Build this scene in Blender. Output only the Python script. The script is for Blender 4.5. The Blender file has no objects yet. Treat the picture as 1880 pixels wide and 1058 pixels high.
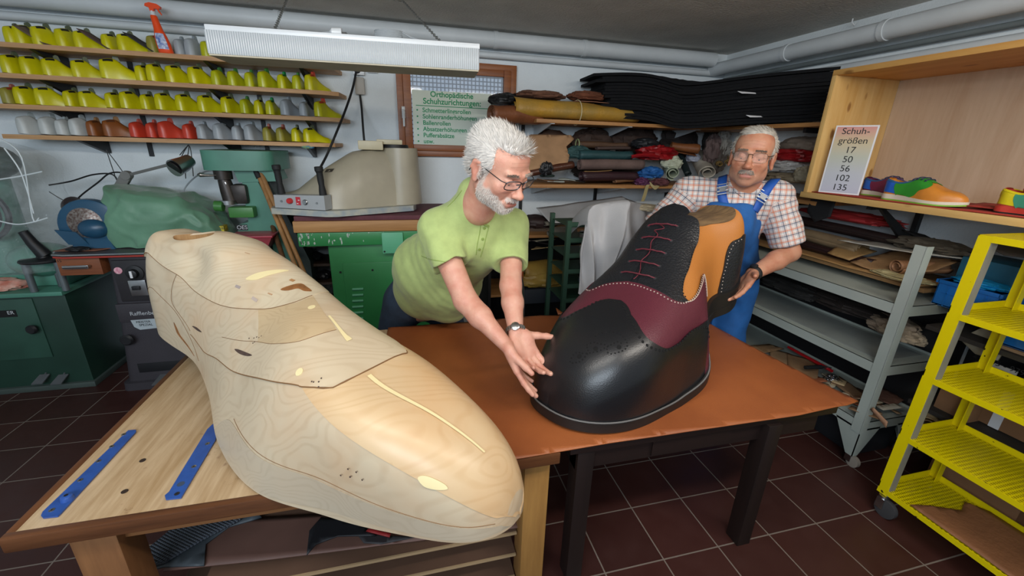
import bpy, bmesh, math, random
import numpy as np
from mathutils import Vector, Matrix
from mathutils.geometry import delaunay_2d_cdt
from math import sin, cos, pi, sqrt, radians, hypot
SC = bpy.context.scene
COL = SC.collection
# ---------------------------------------------------------------- camera, light, exposure
CAMH = 1.52
FPX = 762.11
YAW, PITCH, ROLL = 0.254395, 0.331835, -0.030309
_f = np.array([sin(YAW) * cos(PITCH), cos(YAW) * cos(PITCH), -sin(PITCH)])
_r = np.array([cos(YAW), -sin(YAW), 0.0])
_d = np.cross(_f, _r)
_r2 = cos(ROLL) * _r + sin(ROLL) * _d
_d2 = -sin(ROLL) * _r + cos(ROLL) * _d
CM = np.array([_r2, _d2, _f])
cam_d = bpy.data.cameras.new('camera')
cam_d.sensor_width = 36.0
cam_d.lens = FPX / 1880 * 36.0
cam_d.clip_start = 0.02
cam = bpy.data.objects.new('camera', cam_d)
COL.objects.link(cam)
cam.matrix_world = Matrix(((_r2[0], -_d2[0], -_f[0], 0), (_r2[1], -_d2[1], -_f[1], 0), (_r2[2], -_d2[2], -_f[2], CAMH), (0, 0, 0, 1)))
SC.camera = cam
SC.view_settings.view_transform = 'Standard'
SC.view_settings.look = 'None'
SC.view_settings.gamma = 1.0
SC.view_settings.exposure = -0.12
world = bpy.data.worlds.new('world')
SC.world = world
world.use_nodes = True
world.node_tree.nodes['Background'].inputs[0].default_value = (0.80, 0.90, 1.0, 1)
world.node_tree.nodes['Background'].inputs[1].default_value = 0.34
def area(name, loc, target, sx, sy, power, col):
 ld = bpy.data.lights.new(name, 'AREA')
 ld.shape = 'RECTANGLE'
 ld.size, ld.size_y = sx, sy
 ld.energy = power
 ld.color = col
 o = bpy.data.objects.new(name, ld)
 COL.objects.link(o)
 o.location = loc
 v = Vector(target) - Vector(loc)
 o.rotation_euler = v.to_track_quat('-Z', 'Y').to_euler()
 return o
# ceiling tubes of the room in front of which the camera stands, and the basement window behind it
area('ceiling_tube_light', (-0.35, 0.35, 2.2), (-0.2, 1.3, 0.6), 1.3, 0.12, 18, (1.0, 0.96, 0.9))
area('ceiling_tube_light', (1.35, 0.1, 2.2), (1.2, 1.3, 0.6), 1.3, 0.12, 27, (1.0, 0.93, 0.84))
area('daylight_window', (-1.3, -1.7, 2.1), (-0.5, 3.4, 1.7), 2.4, 0.9, 100, (0.78, 0.89, 1.0))
area('tube_uplight', (-0.35, 0.35, 2.2), (-0.35, 0.9, 2.29), 1.3, 0.12, 4, (1.0, 0.96, 0.9))
area('tube_uplight', (1.35, 0.1, 2.2), (1.35, 0.7, 2.29), 1.3, 0.12, 4, (1.0, 0.93, 0.84))
# ---------------------------------------------------------------- photo ray helper: a pixel plus a known plane gives a point in the room
def ray(x, y):
 return CM.T @ np.array([(x - 940) / FPX, (y - 529) / FPX, 1.0])
def at(x, y, Y=None, X=None, Z=None):
 d = ray(x, y)
 if Y is not None: t = Y / d[1]
 elif X is not None: t = X / d[0]
 else: t = (Z - CAMH) / d[2]
 return np.array([d[0] * t, d[1] * t, CAMH + d[2] * t])
# ---------------------------------------------------------------- materials
def lin(c):
 if isinstance(c, str):
  c = [int(c[i:i + 2], 16) / 255 for i in (0, 2, 4)]
 return tuple(((x / 12.92) if x <= 0.04045 else ((x + 0.055) / 1.055) ** 2.4) for x in c[:3]) + (1.0,)
_MC = {}
def mat(name, col, rough=0.6, metal=0.0, var=0.12, vscale=6.0, bump=0.0, bscale=60.0, col2=None, coat=0.0, spec=0.5, sheen=0.0, stretch=None):
 key = (name, str(col), rough, metal, var, vscale, bump, bscale, str(col2), coat, str(stretch))
 if key in _MC: return _MC[key]
 m = bpy.data.materials.new(name)
 m.use_nodes = True
 nt = m.node_tree
 N, L = nt.nodes, nt.links
 b = N['Principled BSDF']
 b.inputs['Roughness'].default_value = rough
 b.inputs['Metallic'].default_value = metal
 b.inputs['Coat Weight'].default_value = coat
 b.inputs['Specular IOR Level'].default_value = spec
 if sheen: b.inputs['Sheen Weight'].default_value = sheen
 c = lin(col)
 tc = N.new('ShaderNodeTexCoord')
 vec = tc.outputs['Object']
 if stretch:
  mp = N.new('ShaderNodeMapping')
  mp.inputs['Scale'].default_value = stretch
  L.new(vec, mp.inputs['Vector'])
  vec = mp.outputs[0]
 if var > 0 or col2 is not None:
  nz = N.new('ShaderNodeTexNoise')
  nz.inputs['Scale'].default_value = vscale
  nz.inputs['Detail'].default_value = 5
  L.new(vec, nz.inputs['Vector'])
  mx = N.new('ShaderNodeMix')
  mx.data_type = 'RGBA'
  if col2 is not None:
   a, d = c, lin(col2)
  else:
   a = tuple(x * (1 - var) for x in c[:3]) + (1,)
   d = tuple(min(1, x * (1 + var)) for x in c[:3]) + (1,)
  mx.inputs['A'].default_value = a
  mx.inputs['B'].default_value = d
  rp = N.new('ShaderNodeMapRange')
  rp.inputs[1].default_value = 0.33
  rp.inputs[2].default_value = 0.67
  L.new(nz.outputs[0], rp.inputs[0])
  L.new(rp.outputs[0], mx.inputs['Factor'])
  L.new(mx.outputs['Result'], b.inputs['Base Color'])
 else:
  b.inputs['Base Color'].default_value = c
 if bump > 0:
  n2 = N.new('ShaderNodeTexNoise')
  n2.inputs['Scale'].default_value = bscale
  n2.inputs['Detail'].default_value = 4
  L.new(vec, n2.inputs['Vector'])
  bp = N.new('ShaderNodeBump')
  bp.inputs['Strength'].default_value = bump
  bp.inputs['Distance'].default_value = 0.01
  L.new(n2.outputs[0], bp.inputs['Height'])
  L.new(bp.outputs[0], b.inputs['Normal'])
 _MC[key] = m
 return m
def wood(name, c1, c2, axis=0, scale=14.0, rough=0.55, ring=1.0, knots=None, dist=2.5, bands=None):
 """grain runs along the given axis"""
 key = ('wood', name, c1, c2, axis, scale)
 if key in _MC: return _MC[key]
 m = bpy.data.materials.new(name)
 m.use_nodes = True
 nt = m.node_tree
 N, L = nt.nodes, nt.links
 b = N['Principled BSDF']
 b.inputs['Roughness'].default_value = rough
 tc = N.new('ShaderNodeTexCoord')
 mp = N.new('ShaderNodeMapping')
 s = [ring, ring, ring]
 s[axis] = 0.09 * ring
 mp.inputs['Scale'].default_value = s
 L.new(tc.outputs['Object'], mp.inputs['Vector'])
 nz = N.new('ShaderNodeTexNoise')
 nz.inputs['Scale'].default_value = scale
 nz.inputs['Detail'].default_value = 6
 nz.inputs['Roughness'].default_value = 0.65
 nz.inputs['Distortion'].default_value = dist * 0.2
 L.new(mp.outputs[0], nz.inputs['Vector'])
 n3 = N.new('ShaderNodeTexNoise')
 n3.inputs['Scale'].default_value = scale * 6
 n3.inputs['Detail'].default_value = 3
 L.new(mp.outputs[0], n3.inputs['Vector'])
 ad = N.new('ShaderNodeMath')
 ad.operation = 'MULTIPLY_ADD'
 L.new(n3.outputs[0], ad.inputs[0])
 ad.inputs[1].default_value = 0.35
 L.new(nz.outputs[0], ad.inputs[2])
 rp = N.new('ShaderNodeMapRange')
 rp.inputs[1].default_value = 0.5
 rp.inputs[2].default_value = 0.85
 L.new(ad.outputs[0], rp.inputs[0])
 mx = N.new('ShaderNodeMix')
 mx.data_type = 'RGBA'
 mx.inputs['A'].default_value = lin(c1)
 mx.inputs['B'].default_value = lin(c2)
 L.new(rp.outputs[0], mx.inputs['Factor'])
 out = mx.outputs['Result']
 if knots:
  vo = N.new('ShaderNodeTexVoronoi')
  vo.inputs['Scale'].default_value = knots
  mp2 = N.new('ShaderNodeMapping')
  s2 = [1.0] * 3
  s2[axis] = 0.45
  mp2.inputs['Scale'].default_value = s2
  L.new(tc.outputs['Object'], mp2.inputs['Vector'])
  L.new(mp2.outputs[0], vo.inputs['Vector'])
  r2 = N.new('ShaderNodeMapRange')
  r2.inputs[1].default_value = 0.11
  r2.inputs[2].default_value = 0.19
  r2.inputs[3].default_value = 0.85
  r2.inputs[4].default_value = 0.0
  L.new(vo.outputs['Distance'], r2.inputs[0])
  m2 = N.new('ShaderNodeMix')
  m2.data_type = 'RGBA'
  L.new(r2.outputs[0], m2.inputs['Factor'])
  L.new(out, m2.inputs['A'])
  m2.inputs['B'].default_value = lin('8a5a28')
  out = m2.outputs['Result']
 L.new(out, b.inputs['Base Color'])
 bp = N.new('ShaderNodeBump')
 bp.inputs['Strength'].default_value = 0.12
 bp.inputs['Distance'].default_value = 0.004
 L.new(n3.outputs[0], bp.inputs['Height'])
 L.new(bp.outputs[0], b.inputs['Normal'])
 _MC[key] = m
 return m
def glassy(name, col, alpha, rough=0.05):
 m = bpy.data.materials.new(name)
 m.use_nodes = True
 b = m.node_tree.nodes['Principled BSDF']
 b.inputs['Base Color'].default_value = lin(col)
 b.inputs['Roughness'].default_value = rough
 b.inputs['Alpha'].default_value = alpha
 b.inputs['Specular IOR Level'].default_value = 0.8
 return m
# ---------------------------------------------------------------- mesh builder
class MB:
 def __init__(s):
  s.v = []
  s.f = []
  s.mi = []
  s.n = 0
 def add(s, V, Fc, mi=0):
  V = np.asarray(V, float).reshape(-1, 3)
  s.v.append(V)
  s.f += [tuple(int(i) + s.n for i in q) for q in Fc]
  s.mi += [mi] * len(Fc)
  s.n += len(V)
  return s
 def box(s, a, b, bev=0.0, rot=None, piv=None, mi=0):
  a = np.minimum(a, b), np.maximum(a, b)
  lo, hi = np.array(a[0], float), np.array(a[1], float)
  if bev <= 0:
   V = np.array([[x, y, z] for x in (lo[0], hi[0]) for y in (lo[1], hi[1]) for z in (lo[2], hi[2])])
   Fc = [(0, 1, 3, 2), (4, 6, 7, 5), (0, 4, 5, 1), (2, 3, 7, 6), (0, 2, 6, 4), (1, 5, 7, 3)]
  else:
   bm = bmesh.new()
   bmesh.ops.create_cube(bm, size=1.0)
   for v in bm.verts:
    v.co = Vector([(lo[i] + hi[i]) / 2 + v.co[i] * (hi[i] - lo[i]) for i in range(3)])
   bev = min(bev, 0.45 * float((hi - lo).min()))
   bmesh.ops.bevel(bm, geom=bm.edges[:], offset=bev, segments=2, profile=0.6, affect='EDGES')
   bm.verts.index_update()
   V = np.array([v.co[:] for v in bm.verts])
   Fc = [[v.index for v in f.verts] for f in bm.faces]
   bm.free()
  if rot is not None:
   p = (lo + hi) / 2 if piv is None else np.array(piv, float)
   V = (V - p) @ np.array(rot).T + p
  return s.add(V, Fc, mi)
 def tube(s, P, r, n=10, cap=True, mi=0, closed=False):
  P = [np.asarray(p, float) for p in P]
  k = len(P)
  R = r if hasattr(r, '__len__') else [r] * k
  V = []
  up = None
  for i in range(k):
   if closed: t = P[(i + 1) % k] - P[i - 1]
   else: t = P[min(i + 1, k - 1)] - P[max(i - 1, 0)]
   t = t / (np.linalg.norm(t) + 1e-12)
   if up is None:
    up = np.array([0, 0, 1.0]) if abs(t[2]) < 0.9 else np.array([1.0, 0, 0])
   u = np.cross(t, up)
   u /= np.linalg.norm(u) + 1e-12
   w = np.cross(u, t)
   up = w
   for j in range(n):
    a = 2 * pi * j / n
    V.append(P[i] + R[i] * (cos(a) * u + sin(a) * w))
  Fc = []
  for i in range(k if closed else k - 1):
   i2 = (i + 1) % k
   for j in range(n):
    Fc.append((i * n + j, i * n + (j + 1) % n, i2 * n + (j + 1) % n, i2 * n + j))
  if cap and not closed:
   Fc.append(tuple(range(n - 1, -1, -1)))
   Fc.append(tuple((k - 1) * n + j for j in range(n)))
  return s.add(V, Fc, mi)
 def lathe(s, prof, c, axis=(0, 0, 1), n=24, mi=0):
  """prof: list of (radius, height along the axis)"""
  ax = np.array(axis, float)
  ax /= np.linalg.norm(ax)
  u = np.cross(ax, [0, 0, 1.0] if abs(ax[2]) < 0.9 else [1.0, 0, 0])
  u /= np.linalg.norm(u)
  w = np.cross(ax, u)
  V = []
  for r, h in prof:
   for j in range(n):
    a = 2 * pi * j / n
    V.append(np.array(c, float) + ax * h + r * (cos(a) * u + sin(a) * w))
  Fc = []
  for i in range(len(prof) - 1):
   for j in range(n):
    Fc.append((i * n + j, i * n + (j + 1) % n, (i + 1) * n + (j + 1) % n, (i + 1) * n + j))
  Fc.append(tuple(range(n - 1, -1, -1)))
  Fc.append(tuple((len(prof) - 1) * n + j for j in range(n)))
  return s.add(V, Fc, mi)
 def prism(s, poly, vec, mi=0):
  """poly: 3-D points of a planar outline, extruded by vec"""
  P = np.array(poly, float)
  n = len(P)
  V = np.concatenate([P, P + np.array(vec, float)])
  Fc = [tuple(range(n - 1, -1, -1)), tuple(range(n, 2 * n))]
  Fc += [(i, (i + 1) % n, n + (i + 1) % n, n + i) for i in range(n)]
  return s.add(V, Fc, mi)
 def grid(s, G, mi=0, wrap=False):
  G = np.asarray(G, float)
  a, b = G.shape[:2]
  Fc = []
  for i in range(a - 1):
   for j in range(b if wrap else b - 1):
    j2 = (j + 1) % b
    Fc.append((i * b + j, i * b + j2, (i + 1) * b + j2, (i + 1) * b + j))
  return s.add(G.reshape(-1, 3), Fc, mi)
 def sphere(s, c, r, n=14, m=10, mi=0, rot=None):
  r = np.array(r if hasattr(r, '__len__') else [r] * 3, float)
  th = np.linspace(0, pi, m + 1)[:, None]
  ph = np.linspace(0, 2 * pi, n, endpoint=False)[None]
  G = np.stack([np.sin(th) * np.cos(ph), np.sin(th) * np.sin(ph), np.cos(th) + 0 * ph], -1) * r
  if rot is not None: G = G @ np.array(rot).T
  return s.grid(G + np.array(c, float), mi, True)
 def obj(s, name, m, parent=None, smooth=True, fix=True):
  V = np.concatenate(s.v)
  if parent is not None:
   wl = root_loc(parent)
   V = V - wl
  me = bpy.data.meshes.new(name)
  me.from_pydata(V.tolist(), [], s.f)
  ms = m if isinstance(m, (list, tuple)) else [m]
  for x in ms: me.materials.append(x)
  if len(ms) > 1: me.polygons.foreach_set('material_index', s.mi)
  if fix:
   bm = bmesh.new()
   bm.from_mesh(me)
   bmesh.ops.remove_doubles(bm, verts=bm.verts, dist=1e-6)
   bmesh.ops.recalc_face_normals(bm, faces=bm.faces)
   bm.to_mesh(me)
   bm.free()
  if smooth:
   me.shade_smooth()
   me.set_sharp_from_angle(angle=radians(38))
  o = bpy.data.objects.new(name, me)
  COL.objects.link(o)
  if parent is not None: o.parent = parent
  return o
def root_loc(o):
 l = np.zeros(3)
 while o is not None:
  l += np.array(o.location[:])
  o = o.parent
 return l
def T(o, label, cat, group=None):
 o['label'] = label
 o['category'] = cat
 if group: o['group'] = group
 return o
def thing(name, label, cat, loc=(0, 0, 0), group=None):
 o = bpy.data.objects.new(name, None)
 o.empty_display_size = 0.05
 COL.objects.link(o)
 o.location = [float(x) for x in loc]
 return T(o, label, cat, group)
def structure(o):
 o['kind'] = 'structure'
 return o
def box(name, a, b, m, parent=None, bev=0.0, rot=None, piv=None):
 return MB().box(a, b, bev, rot, piv).obj(name, m, parent)
def text(name, s, size, m, loc, xdir, ydir, parent, extrude=0.0004, align='CENTER', bold=0.0, shear=0.0):
 cu = bpy.data.curves.new(name, 'FONT')
 cu.body = s
 cu.size = size
 cu.extrude = extrude
 cu.offset = bold
 cu.shear = shear
 cu.align_x = align
 cu.align_y = 'CENTER'
 o = bpy.data.objects.new(name, cu)
 COL.objects.link(o)
 cu.materials.append(m)
 x = Vector(xdir).normalized()
 y = Vector(ydir).normalized()
 y = (y - x * y.dot(x)).normalized()
 z = x.cross(y)
 l = np.array(loc, float) - (root_loc(parent) if parent else 0)
 o.matrix_local = Matrix(((x[0], y[0], z[0], l[0]), (x[1], y[1], z[1], l[1]), (x[2], y[2], z[2], l[2]), (0, 0, 0, 1)))
 if parent: o.parent = parent
 return o
def rotm(axis, ang):
 return np.array(Matrix.Rotation(ang, 3, Vector(axis)))
_rng = np.random.default_rng(7)
_LAT = _rng.random((32, 32, 32)) * 2 - 1
def vnoise(P, seed=0):
 P = np.asarray(P, float) + seed * 7.31
 i = np.floor(P).astype(int)
 f = P - i
 f = f * f * (3 - 2 * f)
 r = 0
 for dx in (0, 1):
  for dy in (0, 1):
   for dz in (0, 1):
    w = (f[..., 0] if dx else 1 - f[..., 0]) * (f[..., 1] if dy else 1 - f[..., 1]) * (f[..., 2] if dz else 1 - f[..., 2])
    r = r + w * _LAT[(i[..., 0] + dx) % 32, (i[..., 1] + dy) % 32, (i[..., 2] + dz) % 32]
 return r
def spline(P, n=6, closed=False):
 P = np.array(P, float)
 k = len(P)
 out = []
 rng_ = range(k) if closed else range(k - 1)
 for i in rng_:
  p0 = P[(i - 1) % k] if (closed or i > 0) else P[0]
  p1 = P[i]
  p2 = P[(i + 1) % k]
  p3 = P[(i + 2) % k] if (closed or i + 2 < k) else P[-1]
  for j in range(n):
   t = j / n
   out.append(0.5 * ((2 * p1) + (-p0 + p2) * t + (2 * p0 - 5 * p1 + 4 * p2 - p3) * t * t + (-p0 + 3 * p1 - 3 * p2 + p3) * t ** 3))
 if not closed: out.append(P[-1])
 return np.array(out)
def cable(name, pts, r, m, parent=None, n=8):
 return MB().tube(spline(pts, n), r, 8).obj(name, m, parent)
def sheet(name, outline, thick, m, parent=None, wav=0.01, wsc=6.0, seed=0, res=0.03, fn=None):
 """a limp sheet: outline is a list of (x, y, z) corners, waved; z is interpolated over the area by fn or a plane fit"""
 P = np.array(outline, float)
 ctr = P.mean(0)
 U, S_, Vt = np.linalg.svd(P - ctr)
 e1, e2, nn = Vt
 if nn[2] < 0: nn = -nn
 q = np.stack([(P - ctr) @ e1, (P - ctr) @ e2], 1)
 # densify the outline
 B = []
 for i in range(len(q)):
  a, b = q[i], q[(i + 1) % len(q)]
  k = max(1, int(np.hypot(*(b - a)) / res))
  for j in range(k): B.append(a + (b - a) * j / k)
 B = np.array(B)
 lo, hi = B.min(0), B.max(0)
 gx, gy = np.meshgrid(np.arange(lo[0], hi[0], res), np.arange(lo[1], hi[1], res))
 I = np.stack([gx.ravel(), gy.ravel()], 1)
 I = I[inpoly(I, B)]
 pts = [Vector(p) for p in B] + [Vector(p) for p in I]
 nb = len(B)
 vs, es, fs, *_ = delaunay_2d_cdt(pts, [], [list(range(nb))], 1, 1e-6)
 Q = np.array([v[:] for v in vs])
 W = ctr + Q[:, :1] * e1 + Q[:, 1:2] * e2
 hgt = vnoise(W * wsc, seed) * wav + vnoise(W * wsc * 2.3, seed + 3) * wav * 0.4
 W = W + nn * hgt[:, None]
 if fn is not None: W = fn(W)
 o = MB().add(W, [tuple(f) for f in fs]).obj(name, m, parent)
 md = o.modifiers.new('thickness', 'SOLIDIFY')
 md.thickness = thick
 md.offset = 0
 return o
def inpoly(P, B):
 x, y = P[:, 0], P[:, 1]
 c = np.zeros(len(P), bool)
 n = len(B)
 for i in range(n):
  x1, y1 = B[i]
  x2, y2 = B[(i + 1) % n]
  if y1 == y2: continue
  c ^= ((y1 > y) != (y2 > y)) & (x < (x2 - x1) * (y - y1) / (y2 - y1) + x1)
 return c
def roll(name, a, b, r, m, parent=None, turns=2.2, thick=0.003, wob=0.06, seed=0, squash=0.8, taper=0.0, nl=18):
 """a rolled-up hide: spiral section swept from a to b"""
 a, b = np.array(a, float), np.array(b, float)
 ax = b - a
 Ln = np.linalg.norm(ax)
 ax = ax / Ln
 u = np.cross(ax, [0, 0, 1.0])
 u /= np.linalg.norm(u)
 w = np.cross(u, ax)
 if w[2] < 0: w = -w
 na = int(turns * 26)
 an = np.linspace(0, turns * 2 * pi, na)
 rr = r * (1 - 0.62 * (1 - an / an[-1]) ** 0.9)
 G = []
 for i in range(nl):
  s = i / (nl - 1)
  sh = vnoise(np.array([[s * 3, seed, 0.5]]), seed)[0]
  ends = 0.008 * vnoise(np.stack([an * 0.4, an * 0 + seed, an * 0], -1), seed) * (1 if i in (0, nl - 1) else 0)
  k = (1 - taper * s) * (1 + 0.10 * sh)
  rad = rr * k * (1 + wob * vnoise(np.stack([np.cos(an) * 1.2 + s * 3, np.sin(an) * 1.2, an * 0 + seed], -1), seed + 1))
  c = a + ax * Ln * s + w * (0.004 * sh)
  G.append(c + ax * ends[:, None] * r * 3 + rad[:, None] * (np.cos(an)[:, None] * u + squash * np.sin(an)[:, None] * w))
 o = MB().grid(np.array(G)).obj(name, m, parent)
 md = o.modifiers.new('thickness', 'SOLIDIFY')
 md.thickness = thick
 md.offset = 0
 return o
def heap(name, c, r, m, parent=None, seed=0, amp=0.35, fr=2.2, n=46, flat=True, ridge=True):
 """a crumpled or folded soft piece lying in a lump"""
 th = np.linspace(0, pi, n // 2 + 1)[:, None]
 ph = np.linspace(0, 2 * pi, n, endpoint=False)[None]
 D = np.stack([np.sin(th) * np.cos(ph), np.sin(th) * np.sin(ph), np.cos(th) + 0 * ph], -1)
 q = D * fr
 k = vnoise(q, seed)
 k2 = vnoise(q * 2.1, seed + 5)
 if ridge: f = 1 + amp * (0.9 * (0.5 - np.abs(k)) + 0.45 * (0.5 - np.abs(k2)) * 1.2)
 else: f = 1 + amp * (0.7 * k + 0.3 * k2)
 P = D * f[..., None] * np.array(r, float)
 if flat: P[..., 2] = np.maximum(P[..., 2], -r[2] * 0.72)
 return MB().grid(P + np.array(c, float), 0, True).obj(name, m, parent)
# ---------------------------------------------------------------- common materials
PLASTER = mat('white_plaster', 'dee6ea', 0.85, var=0.05, vscale=3, bump=0.25, bscale=90)
CEILM = mat('grey_ceiling_plaster', 'ccc9c2', 0.9, var=0.08, vscale=4, bump=0.9, bscale=70)
PIPEM = mat('grey_white_pipe_paint', 'ccd3d7', 0.45, var=0.05)
SHELFW = wood('pine_shelf_board', 'c49a6c', 'a87849', 0, 12)
PINE = wood('light_pine_panel', 'dcb878', 'c79a55', 2, 9, knots=13)
PINEX = wood('light_pine_plank', 'dcb878', 'c8a060', 1, 9, knots=12)
PLY = wood('pale_plywood', 'c9b096', 'b99c80', 2, 10)
WINW = wood('brown_window_wood', '9a5a2c', '7c431e', 0, 16, rough=0.4)
BLACKM = mat('black_metal', '16171a', 0.5, var=0.1)
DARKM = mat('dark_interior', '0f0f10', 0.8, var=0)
STEEL = mat('brushed_steel', 'b8babb', 0.28, metal=1.0, var=0.05)
RUBBER = mat('black_rubber', '1a1b1c', 0.7, var=0.1)
WHITEP = mat('white_paper', 'dcdde0', 0.8, var=0.03)
CHIP = mat('painted_black_chip', '2a2416', 0.7, var=0)
# ---------------------------------------------------------------- the room
WY, RX, LX, CZ, FRONT = 3.4, 2.7, -3.4, 2.29, -1.2
def floor_material():
 m = bpy.data.materials.new('red_brown_floor_tiles')
 m.use_nodes = True
 nt = m.node_tree
 N, L = nt.nodes, nt.links
 b = N['Principled BSDF']
 tc = N.new('ShaderNodeTexCoord')
 sx = N.new('ShaderNodeSeparateXYZ')
 L.new(tc.outputs['Object'], sx.inputs[0])
 def m_(op, a, b_, c_=None):
  n = N.new('ShaderNodeMath')
  n.operation = op
  for i, x in enumerate((a, b_, c_)):
   if x is None: continue
   if hasattr(x, 'links'): L.new(x, n.inputs[i])
   else: n.inputs[i].default_value = x
  return n.outputs[0]
 TS = 0.2505
 ds = []
 cells = []
 for k, ph in (('X', 0.157 + 20 * TS), ('Y', 20 * TS)):
  u = m_('DIVIDE', m_('ADD', sx.outputs[k], -ph + 40 * TS), TS)
  fr = m_('FRACT', u, None)
  cells.append(m_('FLOOR', u, None))
  d = m_('MINIMUM', fr, m_('SUBTRACT', 1.0, fr))
  ds.append(d)
 d = m_('MINIMUM', ds[0], ds[1])
 g = m_('LESS_THAN', d, 0.011)
 wn = N.new('ShaderNodeTexWhiteNoise')
 wn.noise_dimensions = '2D'
 cb = N.new('ShaderNodeCombineXYZ')
 L.new(cells[0], cb.inputs[0])
 L.new(cells[1], cb.inputs[1])
 L.new(cb.outputs[0], wn.inputs['Vector'])
 nz = N.new('ShaderNodeTexNoise')
 nz.inputs['Scale'].default_value = 9
 nz.inputs['Detail'].default_value = 8
 L.new(tc.outputs['Object'], nz.inputs['Vector'])
 mx = N.new('ShaderNodeMix')
 mx.data_type = 'RGBA'
 mx.inputs['A'].default_value = lin('331a17')
 mx.inputs['B'].default_value = lin('43241f')
 L.new(m_('MULTIPLY_ADD', wn.outputs[0], 0.5, m_('MULTIPLY', nz.outputs[0], 0.5)), mx.inputs['Factor'])
 m2 = N.new('ShaderNodeMix')
 m2.data_type = 'RGBA'
 L.new(g, m2.inputs['Factor'])
 L.new(mx.outputs['Result'], m2.inputs['A'])
 m2.inputs['B'].default_value = lin('776c63')
 # scuffs
 n5 = N.new('ShaderNodeTexNoise')
 n5.inputs['Scale'].default_value = 5
 n5.inputs['Detail'].default_value = 12
 n5.inputs['Roughness'].default_value = 0.8
 L.new(tc.outputs['Object'], n5.inputs['Vector'])
 sc = m_('GREATER_THAN', n5.outputs[0], 0.69)
 m3 = N.new('ShaderNodeMix')
 m3.data_type = 'RGBA'
 L.new(m_('MULTIPLY', sc, 0.5), m3.inputs['Factor'])
 L.new(m2.outputs['Result'], m3.inputs['A'])
 m3.inputs['B'].default_value = lin('8a7060')
 L.new(m3.outputs['Result'], b.inputs['Base Color'])
 L.new(m_('MULTIPLY_ADD', nz.outputs[0], 0.35, 0.25), b.inputs['Roughness'])
 bp = N.new('ShaderNodeBump')
 bp.inputs['Strength'].default_value = 0.4
 bp.inputs['Distance'].default_value = 0.003
 L.new(m_('GREATER_THAN', d, 0.011), bp.inputs['Height'])
 L.new(bp.outputs[0], b.inputs['Normal'])
 return m
structure(box('floor', (LX, FRONT, -0.06), (RX + 0.1, WY + 0.1, 0), floor_material()))
structure(box('ceiling', (LX, FRONT, CZ), (RX + 0.1, WY + 0.1, CZ + 0.1), CEILM))
# back wall with the window opening
WX0, WX1, WZ0, WZ1 = -0.02, 0.86, 1.42, 2.08
b = MB()
b.box((LX, WY, 0), (WX0 + 0.03, WY + 0.12, CZ))
b.box((WX1 - 0.03, WY, 0), (RX + 0.1, WY + 0.12, CZ))
b.box((WX0 + 0.03, WY, 0), (WX1 - 0.03, WY + 0.12, WZ0 + 0.03))
b.box((WX0 + 0.03, WY, WZ1 - 0.03), (WX1 - 0.03, WY + 0.12, CZ))
structure(b.obj('wall_back', PLASTER, fix=False, smooth=False))
structure(box('wall_right', (RX, FRONT, 0), (RX + 0.1, WY, CZ), PLASTER))
structure(box('wall_left', (LX - 0.1, FRONT, 0), (LX, WY + 0.12, CZ), PLASTER))
# window: frame, sash, glass, grille outside
w = structure(MB().box((WX0, 3.36, WZ0), (WX0 + 0.045, 3.42, WZ1), 0.004).box((WX1 - 0.045, 3.36, WZ0), (WX1, 3.42, WZ1), 0.004)
              .box((WX0, 3.361, WZ0), (WX1, 3.42, WZ0 + 0.04), 0.004).box((WX0, 3.361, WZ1 - 0.04), (WX1, 3.42, WZ1), 0.004).obj('window_1', WINW))
MB().box((WX0 + 0.045, 3.345, WZ0 + 0.04), (WX0 + 0.1, 3.4, WZ1 - 0.04), 0.006).box((WX1 - 0.1, 3.345, WZ0 + 0.04), (WX1 - 0.045, 3.4, WZ1 - 0.04), 0.006) \
 .box((WX0 + 0.1, 3.346, WZ0 + 0.04), (WX1 - 0.1, 3.4, WZ0 + 0.085), 0.006).box((WX0 + 0.1, 3.346, WZ1 - 0.085), (WX1 - 0.1, 3.4, WZ1 - 0.04), 0.006).obj('window_sash', WINW, w)
GLASS = glassy('window_glass', 'd4e0e8', 0.30, 0.05)
box('window_pane', (WX0 + 0.09, 3.372, WZ0 + 0.075), (WX1 - 0.09, 3.376, WZ1 - 0.075), GLASS, w)
hb = MB().box((0.008, 3.335, 1.68), (0.032, 3.346, 1.76), 0.004).tube([(0.02, 3.335, 1.735), (0.02, 3.315, 1.735), (0.02, 3.311, 1.725), (0.02, 3.311, 1.625)], 0.0075, 8)
hb.obj('window_handle', mat('white_enamel', 'd8dcdf', 0.3, var=0), w)
MB().box((0.66, 3.338, 1.452), (0.72, 3.346, 1.462), 0.002).box((0.52, 3.352, 1.44), (0.58, 3.362, 1.452), 0.002).obj('window_hinge', mat('brass', 'b8a060', 0.35, metal=0.9, var=0), w)
b = MB()
for i in range(27):
 x = WX0 + 0.06 + i * (WX1 - WX0 - 0.12) / 26
 b.box((x - 0.004, 3.47, WZ0 + 0.03), (x + 0.004, 3.474, WZ1 - 0.03))
for i in range(20):
 z = WZ0 + 0.05 + i * (WZ1 - WZ0 - 0.1) / 19
 b.box((WX0 + 0.03, 3.468, z - 0.004), (WX1 - 0.03, 3.472, z + 0.004))
b.obj('window_grille', mat('grille_grey', '56678a', 0.6, var=0), w)
lw = bpy.data.materials.new('daylight_outside')
lw.use_nodes = True
e = lw.node_tree.nodes['Principled BSDF']
e.inputs['Base Color'].default_value = (0.1, 0.1, 0.1, 1)
e.inputs['Emission Color'].default_value = lin('a8bdd8')
e.inputs['Emission Strength'].default_value = 0.9
box('light_well', (WX0 - 0.1, 3.6, WZ0 - 0.1), (WX1 + 0.1, 3.62, WZ1 + 0.1), lw, w)
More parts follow.
